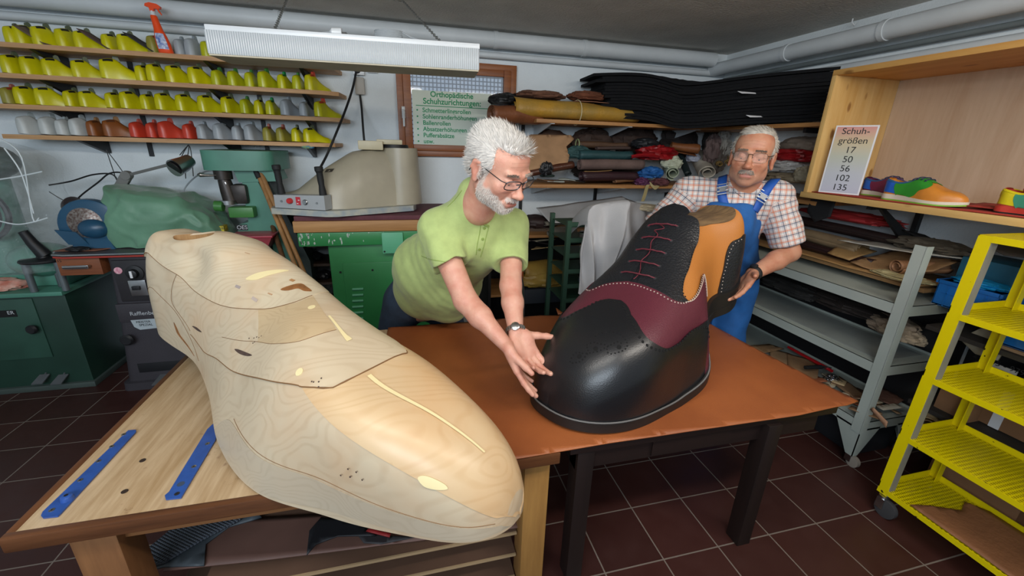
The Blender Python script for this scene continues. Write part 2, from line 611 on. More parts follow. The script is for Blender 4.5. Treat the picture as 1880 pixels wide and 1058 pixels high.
# poster behind the glass
GREEN_T = mat('green_print', '2f9c6a', 0.7, var=0)
PA = at(757, 170, Y=3.355)
PB = at(895, 268, Y=3.355)
po = thing('poster', 'pale green paper poster with green German lettering standing in the basement window', 'poster', (0.37, 3.352, 1.505))
MB().box((0.085, 3.352, 1.505), (0.665, 3.3545, 1.875)).obj('poster_sheet', mat('pale_green_paper', 'dde8dc', 0.8, var=0.03), po)
yl = 3.3515
for s, x, z, sz, al, bo in [('Orthopädische', 0.372, 1.851, 0.052, 'CENTER', 0.0012), ('Schuhzurichtungen:', 0.375, 1.803, 0.0545, 'CENTER', 0.0012)]:
 text('lettering', s, sz, GREEN_T, (x, yl, z), (1, 0, 0), (0, 0, 1), po, align=al, bold=bo)
box('rule_line', (0.11, yl - 0.0005, 1.77), (0.645, yl, 1.775), GREEN_T, po)
for i, s in enumerate(['Schmetterlingsrollen', 'Sohlenranderhöhungen', 'Ballenrollen', 'Absatzerhöhungen', 'Pufferabsätze', 'usw.']):
 z = 1.742 - i * 0.043
 text('lettering', s, 0.043, GREEN_T, (0.155, yl, z), (1, 0, 0), (0, 0, 1), po, align='LEFT', bold=0.0008)
 MB().lathe([(0.006, 0), (0.006, 0.001)], (0.118, yl, z), (0, -1, 0), 14).obj('bullet_dot', GREEN_T, po)
# pipes below the ceiling
p = MB()
p.tube([(LX, 3.3, 2.222), (2.5, 3.3, 2.222)], 0.052, 24)
for x in (-2.3, -0.72, 0.68, 1.36): p.tube([(x - 0.015, 3.3, 2.222), (x + 0.015, 3.3, 2.222)], 0.056, 24)
T(p.obj('heating_pipe', PIPEM), 'thick grey-white lagged pipe under the ceiling along the back wall', 'pipe')
p = MB().tube([(LX, 3.36, 2.135), (2.66, 3.36, 2.135)], 0.022, 14)
T(p.obj('thin_pipe', PIPEM), 'thinner grey pipe along the back wall just below the thick pipe', 'pipe')
p = MB()
p.tube([(2.55, 3.36, 2.16), (2.55, FRONT, 2.16)], 0.048, 24)
for y in (2.62, 2.0): p.tube([(2.55, y - 0.015, 2.16), (2.55, y + 0.015, 2.16)], 0.053, 24)
T(p.obj('heating_pipe', PIPEM), 'thick grey-white pipe under the ceiling along the right wall', 'pipe')
p = MB().tube([(2.65, 3.34, 2.02), (2.65, FRONT, 2.02)], 0.028, 14)
T(p.obj('thin_pipe', PIPEM), 'slim grey pipe on the right wall running just above the pine showcase', 'pipe')
p = MB().tube([(2.66, 3.34, 2.09), (2.66, FRONT, 2.09)], 0.014, 10)
T(p.obj('thin_pipe', mat('dark_pipe_paint', '6d7678', 0.6)), 'thinnest dark grey pipe on the right wall between the two larger pipes', 'pipe')
h = at(1566, 34, Z=CZ)
T(MB().tube([h, h - (0, 0, 0.02), h + (0.012, -0.008, -0.035), h + (0.02, -0.008, -0.02)], 0.004, 6).obj('ceiling_hook', mat('white_enamel', 'd8dcdf', 0.3, var=0)), 'small white hook screwed into the grey ceiling', 'hook')
# ---------------------------------------------------------------- hanging fluorescent lamp
LY0, LY1, LXa, LXb, LZ = 1.86, 2.02, -0.62, 0.318, 1.86
a_ = at(380, 58, Z=LZ + 0.0)
# side face runs through these two corners
cA = at(381, 97, Y=2.0)
cB = at(880, 134, Y=1.93)
dirx = (cB - cA)
dirx[2] = 0
Llen = np.linalg.norm(dirx)
dirx /= Llen
diry = np.array([-dirx[1], dirx[0], 0])
zb_ = (cA[2] + cB[2]) / 2
lamp = thing('fluorescent_lamp', 'long ribbed white fluorescent lamp hanging on chains from the ceiling', 'lamp', ((cA + cB) / 2)[:3] * (1, 1, 0) + np.array([0, 0, zb_]))
LR = np.array([dirx, diry, [0, 0, 1]]).T
def lbox(mb, x0, x1, y0, y1, z0, z1, bev=0.0):
 base = np.array([cA[0], cA[1], zb_])
 m = MB().box((x0, y0, z0), (x1, y1, z1), bev)
 V = np.concatenate(m.v) @ LR.T + base
 mb.add(V, m.f)
LH = 0.085
ribm = bpy.data.materials.new('ribbed_diffuser')
ribm.use_nodes = True
nt = ribm.node_tree
bs = nt.nodes['Principled BSDF']
bs.inputs['Base Color'].default_value = lin('c4cace')
bs.inputs['Roughness'].default_value = 0.25
bs.inputs['Emission Color'].default_value = lin('dfe9f2')
bs.inputs['Emission Strength'].default_value = 0.0
wv = nt.nodes.new('ShaderNodeTexWave')
wv.inputs['Scale'].default_value = 38
wv.inputs['Distortion'].default_value = 0
tc = nt.nodes.new('ShaderNodeTexCoord')
nt.links.new(tc.outputs['Object'], wv.inputs['Vector'])
bp = nt.nodes.new('ShaderNodeBump')
bp.inputs['Strength'].default_value = 0.7
bp.inputs['Distance'].default_value = 0.004
nt.links.new(wv.outputs[0], bp.inputs['Height'])
nt.links.new(bp.outputs[0], bs.inputs['Normal'])
m_ = MB()
lbox(m_, 0, Llen, 0, 0.20, 0.004, LH, 0.004)
m_.obj('diffuser', ribm, lamp)
m_ = MB()
lbox(m_, -0.004, Llen + 0.004, 0.02, 0.18, LH, LH + 0.022, 0.004)
m_.obj('housing', mat('white_enamel', 'd8dcdf', 0.3, var=0), lamp)
m_ = MB()
lbox(m_, 0.003, Llen - 0.003, 0.003, 0.197, -0.001, 0.005)
m_.obj('bottom_panel', mat('beige_lamp_panel', 'b5ad98', 0.6), lamp)
def lw_(x, y, z): return np.array([cA[0], cA[1], zb_]) + LR @ np.array([x, y, z])
def chain(name, a, b, parent=None, label=None):
 a, b = np.array(a), np.array(b)
 L_ = np.linalg.norm(b - a)
 n = int(L_ / 0.021)
 d = (b - a) / L_
 u = np.cross(d, [0.3, 0.9, 0.1])
 u /= np.linalg.norm(u)
 w = np.cross(d, u)
 m = MB()
 for i in range(n):
  c = a + d * (i + 0.5) * L_ / n
  s = u if i % 2 else w
  m.tube([c + d * 0.0125 * cos(t) + s * 0.0055 * sin(t) for t in np.linspace(0, 2 * pi, 12, endpoint=False)], 0.0016, 5, closed=True)
 return m.obj(name, STEEL, parent)
xa = Llen * 0.205
xb = Llen * 0.86
e1 = lw_(xa, 0.1, LH + 0.022)
e2 = lw_(xb, 0.1, LH + 0.022)
t1 = at(531, -12, Z=CZ - 0.01)
t2 = at(738, 0, Z=CZ - 0.01)
chain('chain', e1, t1, lamp)
chain('chain', e2, t2, lamp)
t3 = at(600, -25, Z=CZ - 0.012)
chain('chain', t2 - (0, 0, 0.008), t3 + (0, 0, 0.0), lamp)
for e_ in (e1, e2): MB().box(e_ - (0.012, 0.012, 0.004), e_ + (0.012, 0.012, 0.012), 0.003).obj('chain_bracket', mat('white_enamel', 'd8dcdf', 0.3, var=0), lamp)
pl = lw_(Llen * 0.445, 0.1, LH + 0.04)
WHITEE = mat('white_enamel', 'd8dcdf', 0.3, var=0)
q = thing('mains_plug', 'loose white mains plug lying on top of the hanging lamp', 'plug', pl)
MB().tube([pl - dirx * 0.03, pl - dirx * 0.022, pl + dirx * 0.012, pl + dirx * 0.016], [0.008, 0.017, 0.019, 0.017], 14).obj('plug_body', WHITEE, q)
for s in (-1, 1): MB().tube([pl + dirx * 0.014 + diry * s * 0.009, pl + dirx * 0.035 + diry * s * 0.009], 0.0022, 6).obj('pin', STEEL, q)
cable('cord', [pl - dirx * 0.03, pl - dirx * 0.08 - (0, 0, 0.008), pl - dirx * 0.14 - (0, 0, 0.014)], 0.004, mat('grey_cable', '9aa0a4', 0.6, var=0), q)
cl = lw_(Llen * 0.64, 0.1, LH + 0.026)
pts = []
for i in range(60):
 t = i / 59 * 2 * pi * 5
 pts.append(cl + dirx * 0.055 * cos(t) + diry * 0.03 * sin(t) + np.array([0, 0, 0.004 + 0.0005 * i]))
pts += [cl + dirx * 0.09 + (0, 0, 0.016), cl + dirx * 0.15 + (0, 0, 0.004)]
T(MB().tube(pts, 0.0034, 6).obj('coiled_cable', mat('grey_cable', '9aa0a4', 0.6, var=0)), 'coil of grey cable resting on top of the hanging lamp', 'cable')
# the lit twin of this lamp hangs further back in the room, behind the camera
for k, (lx, ly, ang, lb) in enumerate([(-0.35, 0.35, 0.0, 'lit fluorescent lamp near the camera on the left'), (1.35, 0.1, 0.0, 'lit fluorescent lamp near the camera on the right')]):
 t = thing('fluorescent_lamp', lb, 'lamp', (lx, ly, 2.22))
 box('housing', (lx - 0.66, ly - 0.08, 2.215), (lx + 0.66, ly + 0.08, 2.28), WHITEE, t, 0.006)
# ---------------------------------------------------------------- left wall shelves with shoe lasts
SHZ = [1.965, 1.813, 1.656, 1.496]
SHR = [-0.40, -0.385, -0.375, -0.44]
names = ['top', 'second', 'third', 'lowest']
for k, (z, xr) in enumerate(zip(SHZ, SHR)):
 t = thing('wall_shelf', f'long pine board shelf holding shoe lasts, {names[k]} of the four', 'shelf', (-1.3, 3.26, z - 0.024), 'pine shelves for shoe lasts')
 x0 = -2.9 if k < 3 else -2.19
 MB().prism([(x0, 3.12, z - 0.024), (xr - 0.1, 3.12, z - 0.024), (xr, 3.16, z - 0.024), (xr + 0.02, 3.395, z - 0.024), (x0, 3.395, z - 0.024)], (0, 0, 0.024)).obj('board', SHELFW, t)
 for bx in ([-1.95, -1.12, -0.60] if k < 3 else [-1.86, -1.1, -0.62]):
  MB().prism([(bx - 0.004, 3.135, z - 0.025), (bx - 0.004, 3.395, z - 0.025), (bx - 0.004, 3.395, z - 0.10), (bx - 0.004, 3.37, z - 0.10)], (0.022, 0, 0)).obj('bracket', BLACKM, t)
for x in (-1.62, -0.92):
 T(box('shelf_rail', (x - 0.012, 3.385, 1.38), (x + 0.012, 3.399, 2.0), BLACKM), 'upright black metal rail behind the last shelves, %s' % ('left one' if x < -1.3 else 'right one'), 'rail', 'upright rails behind the shoe last shelves')
# ---------------------------------------------------------------- lofted shoe forms
def kint(tk, v, t):
 tk = np.asarray(tk, float)
 v = np.asarray(v, float)
 d = np.diff(v) / np.diff(tk)
 m = np.empty_like(v)
 m[0] = d[0]
 m[-1] = d[-1]
 m[1:-1] = (d[:-1] + d[1:]) / 2
 i = np.clip(np.searchsorted(tk, t, side='right') - 1, 0, len(tk) - 2)
 h = tk[i + 1] - tk[i]
 s = (t - tk[i]) / h
 return (2 * s**3 - 3 * s**2 + 1) * v[i] + (s**3 - 2 * s**2 + s) * h * m[i] + (-2 * s**3 + 3 * s**2) * v[i + 1] + (s**3 - s**2) * h * m[i + 1]
def capf(t, a, p):
 s = np.clip(1 - t / a, 0, 1)
 return (1 - s**p)**(1 / p)
class Loft:
 TK = [0, .1, .2, .32, .45, .6, .75, .88, 1.]
 def __init__(s, P, C, K, sc=1.0, bump=None):
  s.P = np.array(P) * sc
  s.C = C
  s.K = {k: (np.array(v) * (1 if k == 'n' else sc)) for k, v in K.items()}
  s.bump = bump
  a, b = s.P[:2], s.P[2:4]
  s.L = np.hypot(*(b - a))
  s.a = a
  s.e = (b - a) / s.L
  n = np.array([s.e[1], -s.e[0]])
  if n @ (-a) < 0: n = -n
  s.n = n
 def S(s, t, ph, off=0.0):
  t = np.asarray(t, float)
  ph = np.asarray(ph, float)
  t, ph = np.broadcast_arrays(t, ph)
  Q = s._S(t, ph)
  if s.bump is not None or np.any(off):
   N = s.N(t, ph)
   o = off
   if s.bump is not None: o = o + s.bump(t, ph)
   Q = Q + N * (o if np.ndim(o) == 0 else o[..., None])
  return Q
 def _S(s, t, ph):
  g = lambda k: kint(s.TK, s.K[k], t)
  C = s.C
  cw = capf(t, C[0], C[1]) * capf(1 - t, C[2], C[3])
  ch = capf(t, C[4], C[5]) * capf(1 - t, C[6], C[7])
  wn, wf, h, zb, r = g('wn') * cw, g('wf') * cw, g('h') * ch, g('zb'), g('r') * cw
  ex = np.clip(g('n'), .25, 1.1)
  c, sn = np.cos(ph), np.abs(np.sin(ph))
  A = np.sign(c) * np.abs(c)**ex
  B = sn**ex
  lat = np.where(c > 0, A * wn, A * wf) + r * B + g('c')
  return np.stack([s.a[0] + s.e[0] * t * s.L + s.n[0] * lat, s.a[1] + s.e[1] * t * s.L + s.n[1] * lat, zb + h * B], -1)
 def N(s, t, ph):
  h = 2e-3
  t = np.clip(t, 0.004, 0.996)
  p = np.clip(ph, 0.012, pi - 0.012)
  a = s._S(t + h, p) - s._S(t - h, p)
  b = s._S(t, p + h * 2) - s._S(t, p - h * 2)
  n = np.cross(a, b)
  n /= np.linalg.norm(n, axis=-1, keepdims=True) + 1e-12
  o = s._S(t, p) - np.stack([s.a[0] + s.e[0] * t * s.L, s.a[1] + s.e[1] * t * s.L, s._S(t, p * 0)[..., 2] + 0.05], -1)
  sg = np.sign((o * n).sum(-1))
  return n * sg[..., None]
 def mesh(s, nt=90, nph=56, t0=0.0, t1=1.0, drop=None, off=0.0):
  u = np.linspace(0, 1, nt)
  T_ = t0 + (t1 - t0) * (u - 0.11 * np.sin(2 * pi * u))
  p = np.linspace(0, 1, nph)
  PH = pi * (p - 0.1 * np.sin(2 * pi * p))
  tt, pp = np.meshgrid(T_, PH, indexing='ij')
  Q = s.S(tt, pp, off)
  k = np.linspace(0, 1, 9)[1:-1][None, :, None]
  Bt = Q[:, -1:] * (1 - k) + Q[:, :1] * k
  G = np.concatenate([Q, Bt], 1)
  m = MB().grid(G, 0, True)
  if drop is not None:
   W = nph + 7
   keep = []
   for f in m.f:
    i, j = divmod(f[0], W)
    if j < nph - 1 and drop(tt[i, j], pp[i, j]): continue
    keep.append(f)
   m.f = keep
   m.mi = [0] * len(keep)
  return m
 def patch(s, name, poly, off, m, parent, thick=0.006, ds=0.012, smooth=6, hole=None):
  """a piece laid on the form; poly in (t, phi)"""
  B = np.array(poly, float)
  K = np.array([s.L, 0.32])            # rough metres per unit
  Bk = []
  n = len(B)
  for i in range(n):
   a, b = B[i], B[(i + 1) % n]
   k = max(1, int(np.hypot(*((b - a) * K)) / ds))
   for j in range(k): Bk.append(a + (b - a) * j / k)
  Bk = np.array(Bk)
  lo, hi = Bk.min(0), Bk.max(0)
  gx, gy = np.meshgrid(np.arange(lo[0], hi[0], ds * 1.3 / K[0]), np.arange(lo[1], hi[1], ds * 1.3 / K[1]))
  I = np.stack([gx.ravel(), gy.ravel()], 1)
  I = I[inpoly(I, Bk)]
  fcs = [list(range(len(Bk)))]
  pts = np.concatenate([Bk, I])
  if hole is not None:
   hp = np.array(hole, float)
   pts = pts[~np.concatenate([np.zeros(len(Bk), bool), inpoly(I, hp)])]
   k0 = len(pts)
   pts = np.concatenate([pts, hp])
   edges = [(k0 + i, k0 + (i + 1) % len(hp)) for i in range(len(hp))]
  else:
   edges = []
  vs, es, fs, ov, oe, of = delaunay_2d_cdt([Vector(p * K) for p in pts], edges, fcs, 1, 1e-7)
  q = np.array([v[:] for v in vs]) / K
  fs = [f for f in fs if len(set(f)) > 2]
  if hole is not None:
   fs = [f for f in fs if not inpoly(np.array([q[list(f)].mean(0)]), hp)[0]]
  W = s.S(q[:, 0], q[:, 1], off(q[:, 0], q[:, 1]) if callable(off) else off)
  o = MB().add(W, fs).obj(name, m, parent, fix=False)
  # make the outside face outward
  me = o.data
  N = s.N(q[:, 0], q[:, 1])
  sgn = 0
  for f in me.polygons: sgn += float(np.dot(np.array(f.normal[:]), N[f.vertices[0]]))
  if sgn < 0: me.flip_normals()
  if thick:
   md = o.modifiers.new('thickness', 'SOLIDIFY')
   md.thickness = thick
   md.offset = -1
   es = o.modifiers.new('crisp_edge', 'EDGE_SPLIT')
   es.split_angle = radians(35)
  return o
def tpath(pts, n=8, closed=False): return [tuple(p) for p in spline(pts, n, closed)]
# ---- small shoe lasts: one form per colour, copied along the shelves
LASTK = dict(P=[0.0, 0.0, 0.235, 0.0], C=[.13, 2.3, .3, 2.1, .04, 1.8, .28, 2.2],
             K=dict(wn=[.028, .031, .029, .028, .033, .042, .046, .042, .036], wf=[.026, .029, .027, .026, .03, .036, .039, .036, .03],
     h=[.082, .094, .100, .096, .070, .050, .039, .032, .026], zb=[.006, .003, .003, .004, .003, .0, .0, .003, .008],
     r=[0] * 9, n=[.62, .72, .82, .9, .95, .85, .7, .68, .7], c=[0, 0, .001, .002, .004, .006, .004, 0, -.002]))
def make_last(colr, rough=0.3, tab='6c7a62', sticker='1c1f18', dark=None):
 root = thing('shoe_last', '', 'shoe last', (0, 0, 0))
 lf = Loft(LASTK['P'], LASTK['C'], LASTK['K'])
 lf.n = np.array([0, -1.0])
 body = lf.mesh(34, 26).obj('last_body', mat('last_' + colr, colr, rough, var=0.06, vscale=20), root)
 V = lf.S(np.array([.30, .40]), np.array([pi / 2, pi / 2]))
 tb = MB().prism([(0.062, -0.007, 0.092), (0.092, -0.007, 0.09), (0.086, -0.007, 0.118), (0.076, -0.007, 0.123), (0.066, -0.007, 0.117)], (0, 0.014, 0))
 tb.obj('hinge_tab', mat('tab_' + tab, tab, 0.35, var=0.1), root)
 if sticker:
  g = [[(0.028 + 0.03 * i / 4, y, 0.0) for i in range(5)] for y in (0, 1)]
  G = []
  for tt in np.linspace(.10, .27, 6):
   G.append([lf.S(tt, p_, 0.0012) for p_ in (0.95, 1.05, 1.15, 1.25)])
  MB().grid(G).obj('number_patch', mat('patch_' + sticker, sticker, 0.6, var=0), root)
 return root
def dup(root, loc, rz, s=1.0, label=None, group=None):
 r = root.copy()
 COL.objects.link(r)
 r.location = loc
 r.rotation_euler = (0, 0, rz)
 r.scale = (s, s, s)
 for ch in list(root.children):
  c = ch.copy()
  COL.objects.link(c)
  c.parent = r
 if label: r['label'] = label
 if group: r['group'] = group
 return r
protos = {}
spec = {'yellow': ('cfc80e', 0.28, '5c6650', '1c1f18'), 'white': ('c3c8c6', 0.4, '9ba5a6', None), 'brown': ('8a4f24', 0.35, '94704a', '5a3318'),
  'red': ('c8402c', 0.35, 'b85b50', None), 'grey': ('a4abb0', 0.4, '8b969c', None), 'olive': ('98903a', 0.4, 'b06a60', 'a04030'),
  'yellow-green': ('b9bc18', 0.3, '3f7a3c', None), 'green-tabbed yellow': ('c6c414', 0.3, '1f8a4a', '1c6a38'), 'red-tabbed yellow': ('c9c51a', 0.3, 'c04a3c', 'b03a30')}
used = set()
def order(i): return ['first', 'second', 'third', 'fourth', 'fifth', 'sixth', 'seventh', 'eighth', 'ninth', 'tenth', 'eleventh', 'twelfth', 'thirteenth', 'fourteenth', 'fifteenth', 'sixteenth', 'seventeenth', 'eighteenth', 'nineteenth'][i]
rows = [
 [(0, 12, 'yellow'), (12, 50, 'yellow'), (47, 92, 'yellow'), (90, 126, 'yellow'), (125, 176, 'yellow'), (177, 208, 'yellow'), (205, 257, 'yellow'), (260, 294, 'olive'), (313, 332, 'grey'), (330, 363, 'grey'), (362, 392, 'yellow-green')],
 [(-10, 25, 'yellow'), (22, 67, 'yellow'), (65, 117, 'yellow'), (117, 170, 'yellow'), (170, 231, 'yellow'), (240, 264, 'yellow'), (261, 294, 'yellow'), (293, 337, 'yellow'), (336, 379, 'yellow'), (380, 411, 'yellow-green'), (411, 443, 'yellow-green'), (443, 468, 'yellow-green'), (466, 503, 'yellow-green'), (503, 532, 'green-tabbed yellow'), (532, 553, 'yellow-green'), (552, 591, 'red-tabbed yellow')],
 [(-6, 12, 'olive'), (12, 53, 'yellow'), (52, 106, 'yellow'), (106, 137, 'yellow'), (135, 185, 'yellow'), (184, 214, 'yellow'), (211, 251, 'yellow'), (249, 279, 'yellow'), (276, 316, 'yellow'), (312, 356, 'yellow'), (354, 401, 'yellow'), (397, 436, 'yellow'), (435, 464, 'yellow-green'), (461, 484, 'yellow'), (483, 508, 'green-tabbed yellow'), (507, 546, 'grey'), (545, 571, 'grey'), (569, 614, 'red-tabbed yellow')],
 [(22, 61, 'white'), (61, 96, 'white'), (96, 118, 'white'), (117, 153, 'white'), (153, 180, 'brown'), (177, 231, 'brown'), (231, 263, 'red'), (261, 286, 'red'), (281, 329, 'red'), (328, 358, 'red'), (356, 383, 'grey'), (383, 421, 'grey'), (421, 442, 'grey'), (441, 475, 'grey'), (478, 503, 'olive'), (501, 532, 'olive'), (531, 553, 'yellow'), (549, 600, 'yellow')],
]
for k, row in enumerate(rows):
 for i, (xa_, xb_, c) in enumerate(row):
  yy = [80 + .061 * xa_, 131 + .06 * xa_, 189 + .044 * xa_, 248 + .025 * xa_][k]
  base = at(xa_, yy, Y=3.16)
  wpx = (xb_ - xa_)
  wm = wpx / 258.0
  sz = 1.0 if wm > 0.125 else 0.9
  cs = min(1.0, max(0.22, (wm - 0.055) / (0.235 * sz - 0.03)))
  if wm > 0.19: sz = min(1.15, wm / 0.215)
  th = math.acos(cs)
  loc = (base[0] + 0.034 * sz, 3.165 + 0.01 * (i % 2), SHZ[k] + 0.0005)
  toes = 'toe to the right' if cs > 0.6 else 'toe turned to the wall'
  lab = f'{c} shoe last, {toes}, {order(i)} from left, {names[k]} shelf'
  if c not in used:
   r = make_last(*([spec[c][0], spec[c][1], spec[c][2], spec[c][3]]))
   used.add(c)
   protos[c] = r
   r.location = loc
   r.rotation_euler = (0, 0, th)
   r.scale = (sz, sz, sz)
   r['label'] = lab
   r['group'] = f'shoe lasts on the {names[k]} shelf'
  else:
   dup(protos[c], loc, th, sz, lab, f'shoe lasts on the {names[k]} shelf')
# brown flaps that lie on some of the top-shelf lasts
for i, (x, col_, lb) in enumerate([(165, '5e4a42', 'brown leather flap draped on the fifth yellow last of the top shelf'), (248, '3c3a38', 'dark leather flap draped on the seventh yellow last of the top shelf'), (50, '6a5a4c', 'brown leather flap behind the second last of the top shelf')]):
 c = at(x, 65 + x * .06, Y=3.17)
 T(sheet('leather_flap', [c + (-0.05, 0, 0.055), c + (-0.02, 0.05, 0.06), c + (0.09, 0.05, -0.03), c + (0.08, -0.01, -0.035)], 0.003, mat('flap' + col_, col_, 0.7), wav=0.006, wsc=9, seed=i, res=0.02), lb, 'leather')
r = dup(protos['yellow'], (at(388, 100, Y=3.16)[0], 3.17, SHZ[0] + 0.03), 0.1, 0.55, 'small yellow shoe last lying on its side at the right end of the top shelf', 'shoe lasts on the top shelf')
r.rotation_euler = (pi / 2, 0, 0.1)
r['category'] = 'shoe last'
c = at(565, 270, Y=3.13)
T(heap('bundle_tag', c, (0.035, 0.012, 0.012), mat('tag_yellow_green', '9cb81c', 0.5, col2='1f6a9c', vscale=60), seed=3), 'small yellow and blue tag bundle hanging under the lowest shelf end', 'tag')
# spray bottle on the top shelf
sb = at(306, 97, Y=3.14)
sp = thing('spray_bottle', 'orange spray bottle with a blue and white label on the top shelf', 'spray bottle', (sb[0], 3.14, SHZ[0]))
OR = mat('orange_plastic', 'f0501c', 0.3, var=0.03)
z0 = SHZ[0]
tl = -0.045
G = []
for h_, rx, ry in [(0, .034, .022), (.004, .037, .025), (.05, .036, .025), (.09, .030, .022), (.12, .022, .018), (.15, .019, .016), (.185, .017, .015), (.19, .014, .014)]:
 G.append([(sb[0] + tl * h_ / .2 * .6 + rx * cos(a), 3.14 + ry * sin(a), z0 + h_) for a in np.linspace(0, 2 * pi, 20, endpoint=False)])
m_ = MB().grid(G, 0, True)
m_.f += [tuple(range(19, -1, -1)), tuple(140 + i for i in range(20))]
m_.mi += [0, 0]
m_.obj('bottle', OR, sp)
tx = sb[0] - 0.026
MB().tube([(tx, 3.14, z0 + .188), (tx, 3.14, z0 + .212)], [0.013, 0.011], 14).obj('collar', mat('white_enamel', 'd8dcdf', 0.3, var=0), sp)
MB().prism([(tx - .03, 3.13, z0 + .232), (tx - .026, 3.13, z0 + .245), (tx - .005, 3.13, z0 + .252), (tx + .03, 3.13, z0 + .247), (tx + .045, 3.13, z0 + .236), (tx + .042, 3.13, z0 + .224), (tx + .012, 3.13, z0 + .222), (tx + .008, 3.13, z0 + .208), (tx - .008, 3.13, z0 + .208), (tx - .012, 3.13, z0 + .228)], (0, 0.02, 0)).obj('spray_head', OR, sp)
MB().tube([(tx + .026, 3.14, z0 + .226), (tx + .033, 3.14, z0 + .21), (tx + .042, 3.14, z0 + .195)], [0.005, 0.0045, 0.003], 8).obj('trigger', OR, sp)
G = []
for h_, rx, ry in [(.02, .0368, .0256), (.05, .0365, .0255), (.075, .0335, .0240), (.10, .0280, .0208)]:
 G.append([(sb[0] + tl * h_ / .2 * .6 + rx * cos(a), 3.14 + ry * sin(a), z0 + h_) for a in np.linspace(-2.3, -0.75, 10)])
MB().grid(G).obj('bottle_label', mat('blue_white_label', '3a5fb0', 0.4, col2='dfe6f0', vscale=60), sp)
# ---------------------------------------------------------------- machines along the back wall, left
DG = mat('dark_green_machine_paint', '1f3a30', 0.4, var=0.15, vscale=5)
DG2 = mat('mid_green_machine_paint', '4c8270', 0.42, var=0.12, vscale=6)
ANTH = mat('anthracite_hammer_paint', '38353a', 0.5, var=0.1, bump=0.15, bscale=200)
g = thing('workshop_machine', 'dark green metal machine cabinet on the floor at the left', 'machine', (-2.5, 3.1, 0))
MB().box((-3.1, 2.86, 0.03), (-1.975, 3.34, 0.62), 0.01).obj('cabinet', DG, g)
box('plinth', (-3.1, 2.84, 0.0), (-1.96, 3.34, 0.035), mat('worn_grey_green', '3f4a46', 0.5), g, 0.004)
MB().box((-2.95, 2.852, 0.22), (-2.13, 2.862, 0.6), 0.004).obj('door', mat('green_door_paint', '2c4c40', 0.38, var=0.15), g)
MB().box((-3.12, 2.83, 0.615), (-1.965, 3.36, 0.64), 0.004).obj('worktop', DG2, g)
MB().lathe([(0.012, 0), (0.014, 0.012), (0.026, 0.02), (0.028, 0.03), (0.02, 0.04)], at(65, 602, Y=2.852), (0, -1, 0), 18).obj('knob', BLACKM, g)
for xx in (70, 105):
 pb = at(xx, 705, Y=2.80)
 MB().prism([pb + (-.035, 0, -.005), pb + (.02, 0, -.005), pb + (.035, .05, .03), pb + (-.015, .05, .03)], (0, 0, 0.006)).tube([pb + (.01, .05, .03), pb + (.01, .09, .06)], 0.005, 6).obj('pedal', mat('pedal_steel', '6f7275', 0.45, metal=0.7), g)
npl = at(-2, 577, Y=2.85)
box('nameplate', npl + (-0.09, 0.0, -0.022), npl + (0.08, 0.006, 0.02), mat('black_plate', '121212', 0.4, var=0), g)
text('lettering', 'ER', 0.03, mat('silver_print', 'b8bcc0', 0.4, var=0), npl + (0.055, -0.001, 0.004), (1, 0, 0), (0, 0, 1), g)
# machine tool under a clear plastic cover
g = thing('covered_machine', 'green stitching machine under a clear plastic cover on the green cabinet', 'machine', (-2.25, 3.05, 0.64))
MB().box((-2.5, 2.95, 0.64), (-2.0, 3.25, 0.72), 0.02).obj('base', DG2, g)
MB().tube([(-2.33, 3.1, 0.7), (-2.33, 3.1, 1.0), (-2.31, 3.1, 1.25), (-2.28, 3.08, 1.38)], [0.12, 0.10, 0.085, 0.07], 20).obj('column', DG2, g)
MB().sphere((-2.25, 3.02, 1.35), (0.16, 0.12, 0.10), 20, 12).obj('head', DG, g)
wh = MB()
wh.tube([(-2.28 + 0.16 * cos(a) * 0.8, 2.93, 1.08 + 0.14 * sin(a)) for a in np.linspace(0, 2 * pi, 28, endpoint=False)], 0.014, 8, closed=True)
wh.tube([(-2.28 + 0.12 * cos(a) * 0.8, 2.915, 1.08 + 0.11 * sin(a)) for a in np.linspace(0, 2 * pi, 28, endpoint=False)], 0.012, 8, closed=True)
wh.obj('handwheel', BLACKM, g)
MB().sphere((-2.1, 2.98, 0.80), (0.16, 0.12, 0.10), 18, 10).obj('body_casting', DG2, g)
CLR = glassy('clear_plastic_film', 'e4ecee', 0.13, 0.05)
bpn = CLR.node_tree
nz = bpn.nodes.new('ShaderNodeTexNoise')
nz.inputs['Scale'].default_value = 14
nz.inputs['Detail'].default_value = 3
bb = bpn.nodes.new('ShaderNodeBump')
bb.inputs['Strength'].default_value = 1.0
bb.inputs['Distance'].default_value = 0.03
bpn.links.new(nz.outputs[0], bb.inputs['Height'])
bpn.links.new(bb.outputs[0], bpn.nodes['Principled BSDF'].inputs['Normal'])
n = 60
th = np.linspace(0.02, 1, 40)[:, None]
ph = np.linspace(0, 2 * pi, n, endpoint=False)[None]
rr = np.where(th < 0.25, np.sqrt(np.clip(1 - (1 - th / 0.25)**2, 0, 1)), 1.0)
zz = 1.47 - th * 0.72 + 0 * ph
Xc = -2.27 + 0.30 * rr * np.cos(ph) * (1 + 0.15 * th)
Yc = 3.07 + 0.23 * rr * np.sin(ph) * (1 + 0.1 * th)
G = np.stack([Xc, Yc, zz], -1)
D = G - np.array([-2.27, 3.07, 1.1])
nn_ = vnoise(G * 7, 2) * 0.035 + vnoise(G * 16, 4) * 0.014
D[..., 2] = 0
G = G + D / (np.linalg.norm(D, axis=-1, keepdims=True) + 1e-6) * nn_[..., None]
fo = thing('plastic_cover', 'crinkled clear plastic cover pulled over the green machine at the left edge', 'cover', (-2.27, 3.07, 0.75))
MB().grid(G, 0, True).obj('film', CLR, fo)
se = mat('white_plastic_seam', 'cfd8da', 0.35, var=0)
